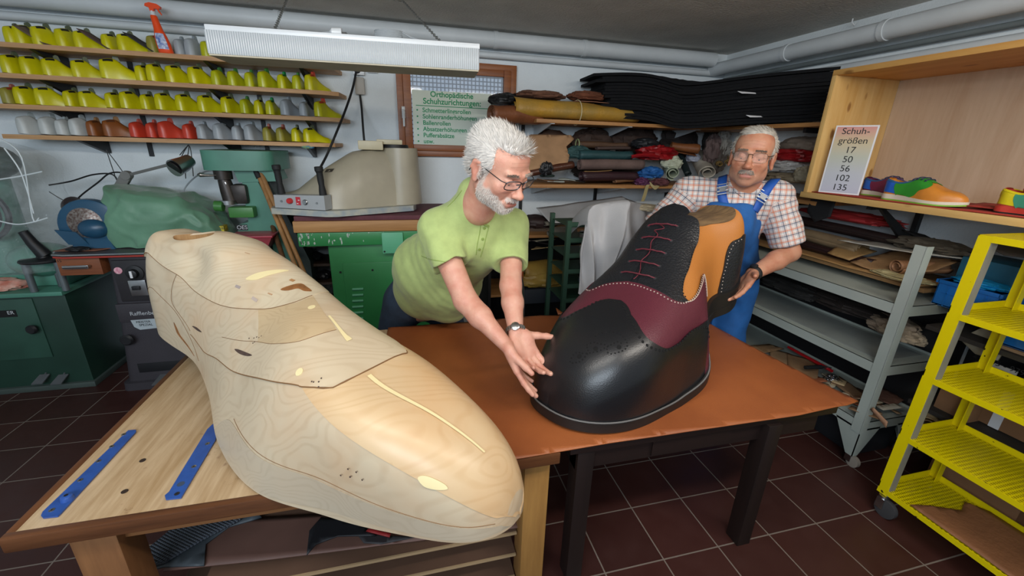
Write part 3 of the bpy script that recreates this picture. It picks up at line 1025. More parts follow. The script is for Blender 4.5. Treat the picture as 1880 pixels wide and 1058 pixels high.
for pts in [[(0, 255), (40, 290), (60, 400), (72, 400)], [(-5, 330), (30, 325), (55, 320), (78, 315)], [(8, 272), (35, 310), (50, 350), (62, 392)], [(-5, 405), (30, 412), (60, 408), (88, 400)]]:
 P = [at(x, y, Y=2.80) for x, y in pts]
 MB().tube(spline(P, 6), 0.0035, 6).obj('seam', se, fo)
r_ = at(20, 528, Y=2.95)
T(heap('cleaning_rag', (r_[0] - 0.03, 2.93, 0.665), (0.12, 0.07, 0.035), mat('pink_rag', 'c77a68', 0.9, col2='d8b8a8', vscale=22), seed=11, amp=0.5), 'crumpled pink rag on top of the dark green cabinet', 'rag')
# three-legged lever stand in front of the covered machine
c = at(60, 482, Y=2.80)
g = thing('lever_stand', 'black lever handle on a round plate with three grey rods, on the green cabinet', 'lever', (c[0], 2.87, 0.64))
MB().lathe([(0.10, 0), (0.105, 0.006), (0.10, 0.014), (0.03, 0.02), (0.025, 0.04)], (c[0], 2.88, c[2] - 0.01), n=28).obj('plate', BLACKM, g)
for dx, dy in ((-0.075, -0.03), (0.0, 0.06), (0.075, -0.03)): MB().tube([(c[0] + dx, 2.88 + dy, 0.641), (c[0] + dx, 2.88 + dy, c[2] - 0.005)], 0.017, 12).obj('rod', mat('grey_steel_rod', '6c7578', 0.4, metal=0.5), g)
tp_ = at(42, 425, Y=2.86)
MB().tube([(c[0] + 0.01, 2.88, c[2] + 0.02), (c[0] * .4 + tp_[0] * .6, 2.87, c[2] * .4 + tp_[2] * .6), (tp_[0], 2.86, tp_[2])], [0.034, 0.026, 0.021], 14).obj('handle', BLACKM, g)
# anthracite machine
g = thing('sole_press_machine', 'anthracite press machine with round knobs and a foot pedal behind the workbench', 'machine', (-1.3, 3.0, 0))
G = []
for z, x0, x1, y0 in [(0.0, -1.77, -0.95, 2.74), (0.05, -1.765, -0.95, 2.74), (0.055, -1.745, -0.97, 2.76), (0.45, -1.70, -0.97, 2.762), (0.80, -1.672, -0.97, 2.765), (0.85, -1.672, -0.97, 2.765)]:
 ring = []
 for (cx, cy, a0) in [(x0 + .04, y0 + .04, pi), (x1 - .04, y0 + .04, 1.5 * pi), (x1 - .04, 3.3, 0), (x0 + .04, 3.3, .5 * pi)]:
  for j in range(6): ring.append((cx + .04 * cos(a0 + j * pi / 10), cy + .04 * sin(a0 + j * pi / 10), z))
 G.append(ring)
m_ = MB().grid(G, 0, True)
nR = 24
m_.f += [tuple(range(nR - 1, -1, -1)), tuple(5 * nR + i for i in range(nR))]
m_.mi += [0, 0]
m_.obj('cabinet', ANTH, g)
def frontpanel(px0, py0, px1, py1, d=0.006, y=2.762):
 a, b_ = at(px0, py0, Y=y), at(px1, py1, Y=y)
 return (a[0], y - d, b_[2]), (b_[0], y + 0.01, a[2])
a_, b_ = frontpanel(203, 478, 345, 548, 0.012)
MB().box(a_, b_, 0.012).obj('control_panel', mat('dark_panel', '2a282b', 0.45, var=0.1), g)
k = at(248, 501, Y=2.75)
MB().lathe([(0.045, 0), (0.045, 0.008), (0.026, 0.012), (0.024, 0.035), (0.018, 0.038)], k, (0, -1, 0), 28).obj('dial', BLACKM, g)
box('dial_marker', k + (-0.006, -0.042, -0.02), k + (0.006, -0.036, 0.02), WHITEP, g)
k = at(217, 497, Y=2.749)
MB().lathe([(0.02, 0), (0.02, 0.002)], k, (0, -1, 0), 20).obj('round_sticker', mat('pink_sticker', 'c86a86', 0.5, col2='e8c8cc', vscale=120), g)
k = at(252, 528, Y=2.749)
MB().box(k + (-0.035, 0, -0.05), k + (0.05, -0.008, 0.045), 0.004).obj('switch_plate', STEEL, g)
MB().box(k + (-0.02, -0.018, -0.012), k + (0.02, -0.008, 0.012), 0.004).obj('switch', BLACKM, g)
MB().box(*frontpanel(212, 558, 345, 585, 0.014), 0.012).obj('ledge', ANTH, g)
a_, b_ = frontpanel(233, 571, 300, 581, 0.012)
MB().box(a_, b_, 0.001).obj('nameplate', mat('black_plate', '121212', 0.4, var=0), g)
k = at(238, 577, Y=2.748)
text('lettering', 'Rafflenbeul', 0.034, mat('silver_print', 'b8bcc0', 0.4, var=0), (k[0], 2.748, k[2]), (1, 0, 0), (0, 0, 1), g, align='LEFT')
k = at(266, 595, Y=2.75)
MB().prism([k + (-0.065, 0, 0.03), k + (0.075, 0, 0.032), k + (0.06, 0, -0.03), k + (-0.03, 0, -0.035), k + (-0.055, 0, -0.015)], (0, -0.003, 0)).obj('metal_label', mat('label_silver', 'aab4b8', 0.5, var=0.05), g)
text('lettering', 'MEISTER\n  SPEZIAL', 0.02, BLACKM, k + (-0.04, -0.004, 0.005), (1, 0, 0), (0, 0, 1), g, align='LEFT')
k = at(238, 621, Y=2.755)
MB().lathe([(0.012, 0), (0.014, 0.015), (0.032, 0.02), (0.036, 0.03), (0.026, 0.04)], k, (0, -1, 0), 10).obj('knob', BLACKM, g)
MB().box(*frontpanel(252, 668, 400, 672, 0.004), 0.001).obj('door_seam', BLACKM, g)
pb = at(295, 704, Y=2.70)
MB().prism([pb + (-.05, 0, -.012), pb + (.03, 0, -.012), pb + (.03, .07, .03), pb + (-.02, .07, .03)], (0, 0, 0.006)).tube([pb + (0, .07, .03), pb + (0, .12, .10)], 0.006, 6).obj('pedal', mat('pedal_steel', '6f7275', 0.45, metal=0.7), g)
# desk unit: rounded worktop with steel edge and a drawer
g = thing('machine_table', 'worktop with a steel and red edge trim and a brown drawer beside the anthracite machine', 'table', (-1.5, 3.0, 0.75))
out = [(-1.93, 2.82), (-1.90, 2.765), (-1.84, 2.745), (-0.97, 2.745), (-0.97, 3.32), (-1.95, 3.32)]
MB().prism([(x, y, 0.857) for x, y in out], (0, 0, 0.022)).obj('worktop', mat('grey_worktop', '4a464a', 0.5), g)
MB().tube([(-1.95, 3.2, 0.873), (-1.93, 2.82, 0.873), (-1.90, 2.763, 0.873), (-1.84, 2.742, 0.873), (-0.97, 2.742, 0.873)], 0.008, 8).obj('steel_trim', STEEL, g)
MB().tube([(-1.95, 3.2, 0.86), (-1.93, 2.82, 0.86), (-1.90, 2.765, 0.86), (-1.84, 2.744, 0.86), (-0.97, 2.744, 0.86)], 0.006, 8).obj('red_trim', mat('red_trim', 'a83a30', 0.5, var=0), g)
dr = MB().box((-1.90, 2.77, 0.752), (-1.70, 3.1, 0.852), 0.003).obj('drawer', wood('reddish_drawer_wood', '8c5230', '6f3c20', 0, 14), g)
MB().tube([(-1.86, 2.765, 0.805), (-1.86, 2.745, 0.806), (-1.75, 2.745, 0.806), (-1.75, 2.765, 0.805)], 0.008, 8).box((-1.865, 2.742, 0.795), (-1.745, 2.75, 0.815), 0.003).obj('drawer_handle', STEEL, dr)
text('lettering', '15', 0.022, BLACKM, (-1.885, 2.769, 0.838), (1, 0, 0), (0, 0, 1), dr)
T(sheet('leather_scrap', [(-1.92, 2.80, .887), (-1.72, 2.79, .887), (-1.62, 2.9, .887), (-1.66, 2.96, .887), (-1.88, 2.93, .887)], 0.004, mat('brown_leather_scrap', '7a4c38', 0.7), wav=0.004, seed=4), 'flat brown leather scrap on the worktop below the blue grinder', 'leather')
T(heap('leather_scrap', (-1.80, 2.80, .897), (0.05, 0.03, 0.012), BLACKM, seed=6), 'small black scrap on the corner of the worktop', 'leather')
# bench grinder
BLU = mat('petrol_blue_paint', '1f4a66', 0.35, var=0.12, vscale=8)
gc = at(162, 415, Y=2.88)
g = thing('bench_grinder', 'blue bench grinder with a round wheel guard on the worktop', 'grinder', (gc[0], 2.9, 0.88))
gx, gz = gc[0], gc[2]
MB().prism([(gx - .10, 2.84, .881), (gx + .12, 2.84, .881), (gx + .08, 2.87, gz - .06), (gx - .04, 2.87, gz - .06)], (0, 0.12, 0)).obj('foot', BLU, g)
MB().lathe([(0.02, -0.02), (0.155, -0.02), (0.158, 0.0), (0.155, 0.03), (0.14, 0.036)], (gx + .02, 2.90, gz - 0.005), (0, -1, 0), 40).obj('wheel_guard', BLU, g)
MB().sphere((gx + .035, 2.86, gz - .012), (0.072, 0.045, 0.055), 22, 12).obj('hub_cover', BLU, g)
MB().lathe([(0.085, 0.036), (0.085, 0.042), (0.05, 0.05), (0.048, 0.051)], (gx - 0.0, 2.905, gz + .02), (0, -1, 0), 30).obj('wire_wheel', mat('wire_wheel', '9a938c', 0.4, metal=0.6, col2='5a4038', vscale=90), g)
MB().prism([(gx - .145, 2.862, gz - .015), (gx - .05, 2.862, gz - .03), (gx + .0, 2.862, gz - .11), (gx - .10, 2.862, gz - .10)], (0, -0.012, 0)).obj('guard_flap', BLU, g)
MB().tube([(gx - 0.05, 3.0, gz + .05), (gx - .17, 3.08, gz + .09)], [0.062, 0.055], 20).obj('motor', mat('brown_black_motor', '2f2526', 0.5), g)
MB().box((gx - .13, 2.99, gz + .08), (gx - .07, 3.05, gz + .125), 0.006).obj('cable_box', BLACKM, g)
MB().lathe([(0.085, 0), (0.09, 0.012), (0.06, 0.02)], (gx - .045, 2.955, gz + .03), (0.3, -1, 0), 26).obj('flange', mat('wine_flange', '5a2430', 0.4), g)
# green cloth cover over a sewing machine
CLOTHG = mat('green_cover_cloth', '5f8a70', 0.5, var=0.15, vscale=4, bump=0.15, bscale=40, sheen=0.2)
pa = [(200, 458), (196, 450), (203, 405), (213, 365), (225, 354), (245, 355), (300, 362), (340, 368), (365, 385), (388, 415), (395, 450), (330, 468), (262, 468)]
P = np.array([at(x, y, Y=2.86) for x, y in pa])
cx, cz = P[:, 0].mean(), 0.88
G = []
for s in np.linspace(0, 1, 60):
 row = []
 for a in np.linspace(0, 2 * pi, 150, endpoint=False):
  # superellipse footprint rising to a ridge
  ex = 0.5
  ux = np.sign(cos(a)) * abs(cos(a))**ex
  uy = np.sign(sin(a)) * abs(sin(a))**ex
  row.append((ux, uy, s))
 G.append(row)
G = np.array(G)
x0, x1 = P[:, 0].min() - 0.02, P[:, 0].max() + 0.02
hx = (x1 - x0) / 2
xm = (x0 + x1) / 2
shr = 1 - 0.16 * G[..., 2]**4
X_ = xm + hx * G[..., 0] * shr - 0.06 * G[..., 2] * 0
topz = np.interp(X_, np.sort(P[3:10, 0]), np.array([P[4:11, 2].max()] * 2 + list(P[5:10, 2])))
prof = np.interp(X_, [x0, x0 + 0.05, x0 + 0.12, xm, xm + 0.1, x1 - 0.05, x1], [1.14, 1.22, 1.205, 1.18, 1.165, 1.07, 0.97])
Z_ = 0.885 + (prof - 0.885) * np.sin(G[..., 2] * pi / 2)
Y_ = 3.04 + 0.2 * G[..., 1] * (1 - 0.7 * G[..., 2]**4)
Q = np.stack([X_, Y_, Z_], -1)
D = Q - np.array([xm, 3.04, 0.95])
D /= np.linalg.norm(D, axis=-1, keepdims=True)
fold = 0.030 * (0.5 - np.abs(vnoise(Q @ np.array([[1, 0, .7], [0, 1, 0], [-.7, 0, 1]]) * (9, 6, 3.2), 3))) + 0.016 * (0.5 - np.abs(vnoise(Q @ np.array([[1, 0, -.8], [0, 1, 0], [.8, 0, 1]]) * (19, 12, 8), 9)))
Q = Q + D * fold[..., None]
Q[..., 2] = np.maximum(Q[..., 2], 0.884)
m_ = MB().grid(Q, 0, True)
m_.f.append(tuple(59 * 150 + i for i in range(150)))
m_.mi.append(0)
T(m_.obj('dust_cover', CLOTHG), 'wrinkled green cloth dust cover over a machine beside the blue grinder', 'cover')
# articulated work lamp on the wall side
GREYP = mat('grey_lamp_arm', '6f6f6c', 0.5)
a0, a1, a2 = at(192, 395, Y=3.15), at(233, 322, Y=3.1), at(320, 300, Y=2.98)
g = thing('work_lamp', 'work lamp with a flat grey arm and a chrome head behind the green cover', 'lamp', (a0[0], 3.15, 0.88))
MB().tube([(a0[0] - .03, 3.15, .88), a0], 0.02, 10).obj('post', GREYP, g)
MB().box((-.024, -.014, 0), (.024, .014, 1), 0.006)
def bar(name, a, b, w, t, m, parent):
 a, b = np.array(a), np.array(b)
 d = b - a
 L_ = np.linalg.norm(d)
 d /= L_
 u = np.cross(d, [0, 1, 0])
 u /= np.linalg.norm(u)
 v = np.cross(d, u)
 mb = MB().box((-w / 2, -t / 2, 0), (w / 2, t / 2, L_), min(w, t) * 0.2)
 V = np.concatenate(mb.v)
 V = a + V[:, :1] * u + V[:, 1:2] * v + V[:, 2:] * d
 return MB().add(V, mb.f).obj(name, m, parent)
bar('lower_arm', a0, a1, 0.055, 0.03, GREYP, g)
MB().lathe([(0.026, -0.02), (0.028, 0), (0.026, 0.02)], a1, (0, 1, 0), 18).obj('joint', GREYP, g)
bar('upper_arm', a1, a2, 0.016, 0.012, GREYP, g)
hd = at(338, 301, Y=2.96)
MB().tube([at(348, 294, Y=3.0), hd, at(320, 309, Y=2.9)], [0.035, 0.042, 0.05], 22).obj('lamp_head', STEEL, g)
MB().tube([at(321, 308, Y=2.9), at(319, 309.5, Y=2.895)], [0.042, 0.042], 22).obj('reflector', BLACKM, g)
CBL = mat('black_cable', '17181a', 0.5, var=0)
cabs = [
 ([(90, 340), (130, 333), (170, 321), (205, 320), (217, 336), (221, 355)], 3.2, 'black cable from the left machine over to the work lamp arm'),
 ([(131, 378), (150, 358), (180, 335), (200, 319), (222, 317), (237, 325), (230, 346), (205, 358), (195, 370)], 3.1, 'looped black cable running up from the grinder motor'),
 ([(195, 275), (205, 305), (211, 322)], 3.2, 'thin black cord hanging straight from the lowest shelf'),
 ([(195, 275), (212, 297), (227, 318)], 3.2, 'thin black cord slanting from the lowest shelf to the lamp joint'),
 ([(90, 352), (115, 367), (147, 380)], 3.2, 'thin cord slanting down to the grinder guard'),
 ([(330, 285), (345, 268), (350, 275), (353, 300), (355, 324)], 3.0, 'black wire tail dangling beside the chrome lamp head'),
 ([(333, 288), (340, 275), (347, 268), (341, 310), (341, 328)], 3.0, 'short black wire hanging below the chrome lamp head'),
 ([(332, 365), (340, 345), (355, 328), (375, 316), (395, 313)], 3.2, 'grey hose curving on the wall towards the drill press'),
]
for pts, y, lb in cabs:
 T(cable('cable', [at(a, b_, Y=y) for a, b_ in pts], 0.0045 if 'hose' in lb or 'looped' in lb or 'over to' in lb else 0.0025, mat('grey_cable', '9aa0a4', 0.6, var=0) if 'hose' in lb else CBL), lb, 'cable')
# green pillar drill / eyelet machine
g = thing('drill_press', 'green pillar drilling machine with a wide belt housing under the lowest shelf', 'machine', (-1.0, 3.15, 0.3))
def P3(x, y, Y): return at(x, y, Y=Y)
c0 = [P3(372, 307, 3.0), P3(366, 273, 3.0), P3(490, 273, 3.0), P3(496, 330, 3.0)]
hs = [(-1.17, 2.98), (-1.15, 2.94), (-1.08, 2.925), (-0.9, 2.93), (-0.80, 2.96), (-0.78, 3.05), (-0.78, 3.3), (-1.12, 3.3), (-1.18, 3.1)]
MB().prism([(x, y, 1.325) for x, y in spline(hs, 4, True)], (0, 0, 0.115)).obj('belt_housing', DG2, g)
MB().prism([(-1.02, 2.99, 1.325), (-0.80, 2.99, 1.325), (-0.78, 2.99, 1.26), (-1.0, 2.99, 1.25)], (0, 0.26, 0)).obj('neck', DG2, g)
MB().prism([(-0.985, 3.0, 1.27), (-0.90, 3.0, 1.27), (-0.74, 3.0, 0.72), (-0.74, 3.0, 0.3), (-1.06, 3.0, 0.3), (-1.06, 3.0, 0.98), (-0.99, 3.0, 1.0)], (0, 0.2, 0)).obj('column', DG2, g)
MB().prism([(-0.90, 3.02, 1.27), (-0.84, 3.02, 1.27), (-0.66, 3.02, 0.72), (-0.66, 3.02, 0.3), (-0.75, 3.02, 0.3), (-0.75, 3.02, 0.7)], (0, 0.2, 0)).obj('column_side', mat('dark_column', '2b3836', 0.5), g)
DK = mat('oily_dark_steel', '3a3532', 0.4, metal=0.5, var=0.2, vscale=30)
h0 = P3(410, 330, 2.98)
MB().tube([(h0[0], 2.99, 1.33), (h0[0], 2.99, 1.27)], [0.05, 0.05], 18).tube([(h0[0], 2.99, 1.27), (h0[0] + .01, 2.99, 1.2), (h0[0] + .02, 2.99, 1.12)], [0.035, 0.042, 0.045], 18).obj('spindle', DK, g)
MB().tube([(h0[0] + .01, 2.97, 1.145), (h0[0] + .01, 2.97, 1.12)], [0.048, 0.048], 20).obj('spindle_ring', STEEL, g)
MB().box((h0[0] + .03, 2.96, 1.12), (h0[0] + .12, 3.05, 1.24), 0.02).obj('gear_case', DK, g)
MB().box((h0[0] + .0, 2.955, 1.20), (h0[0] + .02, 2.962, 1.255), 0.002).obj('scale_plate', STEEL, g)
MB().tube([P3(392, 322, 2.95), P3(378, 322, 2.93), P3(367, 321, 2.92), P3(362, 321, 2.92)], [0.006, 0.008, 0.014, 0.004], 12).obj('feed_handle', STEEL, g)
MB().tube([P3(393, 322, 2.95), P3(420, 322, 2.98)], 0.01, 10).obj('feed_shaft', DK, g)
GR2 = mat('bright_green_arm', '3f7a3a', 0.4, var=0.1)
MB().box((h0[0] + .01, 2.93, 1.04), (h0[0] + .15, 3.05, 1.105), 0.01).obj('work_arm', GR2, g)
MB().tube([P3(395, 378, 2.94), P3(410, 379, 2.94)], 0.032, 18).obj('arm_cap', GR2, g)
a_, b_ = P3(434, 413, 2.995), P3(455, 423, 2.995)
box('badge', (a_[0], 2.996, b_[2]), (b_[0], 3.0, a_[2]), BLACKM, g)
text('lettering', 'OES', 0.035, mat('silver_print', 'b8bcc0', 0.4, var=0), ((a_[0] + b_[0]) / 2, 2.995, (a_[2] + b_[2]) / 2), (1, 0, 0), (0, 0, 1), g)
MB().prism([P3(383, 380, 3.1), P3(412, 393, 3.1), P3(414, 412, 3.1), P3(400, 412, 3.1)], (0, 0.05, 0)).obj('chip_guard', mat('vivid_green_plastic', '1f9a3c', 0.35, var=0), g)
t = thing('parts_tray', 'red plastic tray behind the wooden shoe last', 'tray', (-0.9, 2.9, 0.85))
a_, b_ = P3(428, 436, 2.85), P3(500, 436, 2.85)
MB().prism([(a_[0] - .02, 2.84, a_[2]), (b_[0], 2.84, a_[2]), (b_[0] - .04, 2.84, a_[2] - .08), (a_[0] + .02, 2.84, a_[2] - .08)], (0, 0.18, 0)).obj('tray_body', mat('dark_red_plastic', '8a2430', 0.4), t)
box('tray_rim', (a_[0] - .025, 2.83, a_[2] - .004), (b_[0] + .006, 3.03, a_[2] + .008), mat('red_plastic', 'a63040', 0.35), t, 0.003)
box('tray_support', (a_[0] - .02, 2.86, 0), (b_[0] - .05, 3.02, a_[2] - .08), mat('dark_rack', '241c18', 0.7), t)
bx = P3(400, 415, 2.98)
T(box('small_carton', (bx[0] - .07, 2.93, bx[2] - 0.03), (bx[0] + .05, 2.99, bx[2] + .008), mat('yellow_carton', 'c8b820', 0.6, col2='3a3a30', vscale=50)), 'small yellow and black carton behind the wooden last', 'box')
# sticks leaning by the drill
STK = wood('broom_stick_wood', 'a87c4c', '8a6238', 2, 10)
for (x0_, y0_, x1_, y1_, Y0_, Y1_, r, lb, c_) in [(466, 287, 560, 505, 3.05, 2.72, .014, 'long pale wooden stick leaning by the drilling machine', STK), (476, 325, 555, 520, 3.0, 2.66, .013, 'wooden broom handle with a black grip leaning by the drilling machine', STK), (497, 405, 520, 475, 3.05, 2.8, .015, 'short dark wooden stick leaning behind the broom handle', wood('dark_stick', '6f5036', '54381f', 2, 10))]:
 a_, b_ = at(x0_, y0_, Y=Y0_), at(x1_, y1_, Y=Y1_)
 g = thing('wooden_stick', lb, 'stick', (b_[0], b_[1], 0))
 e_ = b_ + (b_ - a_) * ((0.0 - b_[2]) / (b_[2] - a_[2])) if abs(b_[2] - a_[2]) > .05 else b_
 e_ = b_ + (b_ - a_) / (a_[2] - b_[2]) * (b_[2] - 0.01)
 MB().tube([a_, e_], r, 12).obj('shaft', c_, g)
 if 'grip' in lb: MB().tube([at(462, 296, Y=3.02), at(476, 327, Y=2.99)], [0.02, 0.018], 12).obj('grip', RUBBER, g)
g = thing('hand_tool', 'black handled tool with a chrome rod hanging beside the beige press head', 'tool', at(494, 345, Y=3.1))
MB().tube([at(492, 323, Y=3.1), at(500, 352, Y=3.1)], [.016, .014], 12).obj('handle', RUBBER, g)
MB().tube([at(500, 352, Y=3.1), at(506, 372, Y=3.1)], .007, 8).obj('rod', STEEL, g)
# ---------------------------------------------------------------- green clicking press with beige swing head
PG = mat('press_green_paint', '2f8348', 0.42, var=0.1, vscale=4)
PGL = mat('press_light_green', '5fae86', 0.45, var=0.05)
g = thing('clicking_press', 'green clicking press with a wooden and maroon cutting table against the back wall', 'machine', (-0.3, 3.0, 0))
MB().box((-0.67, 2.74, 0.975), (0.55, 3.3, 1.045), 0.006).obj('cutting_block', wood('cutting_block_wood', 'b98a55', '9c6d3c', 0, 10), g)
MB().box((-0.66, 2.745, 1.046), (0.54, 3.29, 1.075), 0.004).obj('cutting_board', mat('maroon_board', '5c2e36', 0.7, var=0.12, vscale=20, bump=0.3, bscale=200), g)
MB().box((-0.655, 2.75, 0.885), (0.55, 3.28, 0.972), 0.008).obj('table_frame', PG, g)
m_ = MB()
rg = random.Random(4)
for i in range(36):
 x = -0.65 + abs(rg.gauss(0, .5)) % 0.5 if i > 9 else -0.65 + rg.random() * 0.06
 z = 0.89 + rg.random() * 0.075
 w_, h_ = 0.003 + rg.random() * 0.006, 0.006 + rg.random() * 0.03
 m_.prism([(x, 2.7495, z), (x + w_, 2.7495, z + h_ * .2), (x + w_ * .7, 2.7495, min(.97, z + h_)), (x - w_ * .3, 2.7495, min(.968, z + h_ * .7))], (0, 0.003, 0))
m_.obj('chipped_paint', mat('chipped_primer', 'b9c4ba', 0.7, var=0), g)
a_, b_ = at(700, 428, Y=2.735), at(742, 470, Y=2.735)
MB().box((a_[0], 2.73, 0.83), (b_[0], 2.8, 0.968), 0.006).obj('cover_plate', PGL, g)
for x_ in (a_[0] + .012, b_[0] - .012): MB().lathe([(0.006, 0), (0.006, .004)], (x_, 2.731, 0.845), (0, -1, 0), 12).obj('screw', BLACKM, g)
a2_ = at(612, 475, Y=2.82)
MB().box((-0.50, 2.80, 0.0), (0.35, 3.25, 0.89), 0.02).obj('pedestal', PG, g)
MB().box((-0.42, 2.792, 0.12), (0.3, 2.802, 0.76), 0.006).obj('access_door', PG, g)
for i in range(8):
 c = at(657, 531 + i * 10.8, Y=2.79)
 MB().tube([c + (-.035, 0, 0), c + (.035, 0, 0)], 0.009, 10).obj('louvre', PGL, g)
for q_ in ((625, 500), (684, 496)): MB().lathe([(0.007, 0), (0.007, .004)], at(*q_, Y=2.792), (0, -1, 0), 12).obj('screw', BLACKM, g)
# swing head
BEI = mat('beige_press_paint', 'a79f8b', 0.38, var=0.08, vscale=6)
h = thing('press_head', 'worn beige swing head with two black handles on top of the green press', 'machine', (-0.3, 2.95, 1.13))
base = [(-0.80, 2.88), (-0.79, 2.80), (-0.46, 2.66), (-0.40, 2.66), (0.05, 2.88), (0.07, 2.95), (0.02, 3.2), (-0.35, 3.28), (-0.78, 3.1)]
def lift(pts, z): return [(x, y, z) for x, y in pts]
MB().prism(lift(base, 1.083), (0, 0, 0.035)).obj('striking_plate', mat('worn_cream_plate', 'b8b5a4', 0.45, col2='8f9aa0', vscale=14), h)
secs = []
for s in np.linspace(0, 1, 26):
 x = -0.74 + s * 0.76
 top = np.interp(s, [0, .1, .3, .55, .72, .82, .93, 1.0], [1.19, 1.21, 1.33, 1.45, 1.475, 1.47, 1.45, 1.38])
 y0 = np.interp(s, [0, .35, .5, 1.0], [2.86, 2.73, 2.74, 2.93])
 y1 = np.interp(s, [0, .5, 1.0], [3.08, 3.25, 3.18])
 row = []
 for a in np.linspace(0, pi, 22):
  ux = -np.sign(cos(a)) * abs(cos(a))**0.75
  uz = sin(a)**0.6
  inset = 0.18 * uz
  yy = (y0 + y1) / 2 + (y1 - y0) / 2 * ux * (1 - inset * (1 if s < .6 else .5))
  row.append((x, yy, 1.118 + (top - 1.118) * uz))
 secs.append(row)
m_ = MB().grid(secs)
m_.f += [tuple(range(22)), tuple(25 * 22 + i for i in range(21, -1, -1))]
m_.mi += [0, 0]
m_.obj('head_casting', BEI, h)
MB().tube([(-0.02, 3.02, 1.12), (-0.02, 3.02, 1.48)], [0.135, 0.115], 28).obj('rear_column', BEI, h)
MB().tube([(-0.05, 3.0, 1.48), (-0.05, 3.0, 1.50)], [0.09, 0.085], 24).obj('column_cap', BLACKM, h)
MB().box((-0.27, 2.9, 1.465), (-0.12, 3.02, 1.52), 0.006).box((-0.16, 2.93, 1.5), (0.0, 3.02, 1.53), 0.006).obj('motor_box', mat('beige_box', 'b8ae90', 0.45), h)
a_, b_ = at(511, 350, Y=2.80), at(596, 376, Y=2.67)
# control bar spans between two front corners
cb0, cb1 = np.array([-0.765, 2.80, 1.122]), np.array([-0.462, 2.665, 1.122])
d = cb1 - cb0
dn = np.array([-d[1], d[0], 0]) / np.linalg.norm(d)
PN = mat('control_panel_grey', 'a8acae', 0.35, var=0.04)
MB().prism([cb0, cb1, cb1 + (0, 0, .085), cb0 + (0, 0, .075)], dn * 0.07).obj('control_panel', PN, h)
du = d / np.linalg.norm(d)
def onp(s, z): return cb0 + d * s + np.array([0, 0, z]) - dn * 0.001
for nm, s, z, r, mt, ln in [('red_knob', .33, .045, .017, mat('red_knob', 'c03030', .35, var=0), .02), ('chrome_button', .63, .042, .016, STEEL, .012)]:
 MB().lathe([(r, 0), (r, ln * .7), (r * .8, ln)], onp(s, z), -dn, 20).obj(nm, mt, h)
MB().prism([onp(.44, .022), onp(.53, .022), onp(.53, .07), onp(.44, .07)], -dn * .001).obj('red_symbol_plate', mat('red_print', 'c0303c', .5, var=0), h)
for s, z in ((.47, .035), (.5, .055)): MB().prism([onp(s - .015, z - .006) - dn * .001, onp(s + .015, z - .006) - dn * .001, onp(s + .015, z - .001) - dn * .001, onp(s - .015, z - .001) - dn * .001], -dn * .0008).obj('white_symbol', WHITEP, h)
for s in (.15, .85): MB().lathe([(.007, 0), (.007, .003)], onp(s, .04), -dn, 10).obj('screw', STEEL, h)
for s, nm in ((.1, 'left'), (.93, 'right')):
 p0 = cb0 + d * s + dn * 0.03 + np.array([0, 0, .08])
 MB().lathe([(.022, 0), (.02, .03), (.016, .06), (.0185, .09), (.018, .13), (.021, .14), (.024, .143), (.024, .165), (.02, .168)], p0, (-0.05, 0, 1), 20).obj('handle', RUBBER, h)
# round stickers on the slope, laid on the casting
def onslope(x, y): 
 s = (x + 0.74) / 0.76
 top = np.interp(s, [0, .1, .3, .55, .72, .82, .93, 1.0], [1.19, 1.21, 1.33, 1.45, 1.475, 1.47, 1.45, 1.38])
 return top
from mathutils.bvhtree import BVHTree
def bvh_of(o):
 dg = bpy.context.evaluated_depsgraph_get()
 dg.update()
 ev = o.evaluated_get(dg)
 me = ev.to_mesh()
 wl = root_loc(o)
 V = [v.co + Vector(wl) for v in me.vertices]
 bv = BVHTree.FromPolygons(V, [tuple(p.vertices) for p in me.polygons])
 ev.to_mesh_clear()
 return bv
hc = [o for o in h.children if o.name.startswith('head_casting')][0]
bvh = bvh_of(hc)
def decal(name, mt, pxs, bv, parent, lift_=0.002):
 V = []
 for x, y in pxs:
  d = ray(x, y)
  hit, nrm, _, _ = bv.ray_cast(Vector((0, 0, CAMH)), Vector(d).normalized())
  if hit is None: return None
  if nrm.dot(Vector(d)) > 0: nrm = -nrm
  V.append(np.array(hit[:]) + np.array(nrm[:]) * lift_)
 c = np.mean(V, 0)
 n = len(V)
 return MB().add(V + [c], [(i, (i + 1) % n, n) for i in range(n)]).obj(name, mt, parent, fix=False)
def ell(cx, cy, a, b_, rot=0.0, n=24): return [(cx + a * cos(t) * cos(rot) - b_ * sin(t) * sin(rot), cy + a * cos(t) * sin(rot) + b_ * sin(t) * cos(rot)) for t in np.linspace(0, 2 * pi, n, endpoint=False)]
decal('round_sticker', mat('red_sticker', 'a83a4c', .5, col2='c9a8a0', vscale=70), ell(628, 296, 15, 6, -.2), bvh, h)
decal('round_sticker', mat('blue_red_sticker', '34508c', .5, col2='c84a50', vscale=60), ell(585, 326, 19, 9, -.6), bvh, h)
decal('type_plate', mat('dark_type_plate', '3f3c36', .5, var=0), [(600, 311), (614, 310), (610, 316), (596, 317)], bvh, h)
T(cable('cable', [at(655, 124, Y=3.37), at(648, 160, Y=3.3), at(635, 200, Y=3.2), at(615, 250, Y=3.1), at(600, 285, Y=3.05), at(588, 308, Y=2.98)], .0075, CBL), 'thick black cable hanging from the wall socket to the beige press head', 'cable')
T(cable('cable', [at(661, 175, Y=3.38), at(664, 200, Y=3.35), at(667, 240, Y=3.2), at(669, 262, Y=3.05)], .0075, CBL), 'straight black cable from the grey connector down to the press motor', 'cable')
s1 = at(658, 130, Y=3.39)
t = thing('wall_socket', 'white double wall socket half hidden above the hanging cable', 'socket', s1)
box('socket_plate', s1 + (-.035, -.03, -.03), s1 + (.04, .0, .03), WHITEE, t, .006)
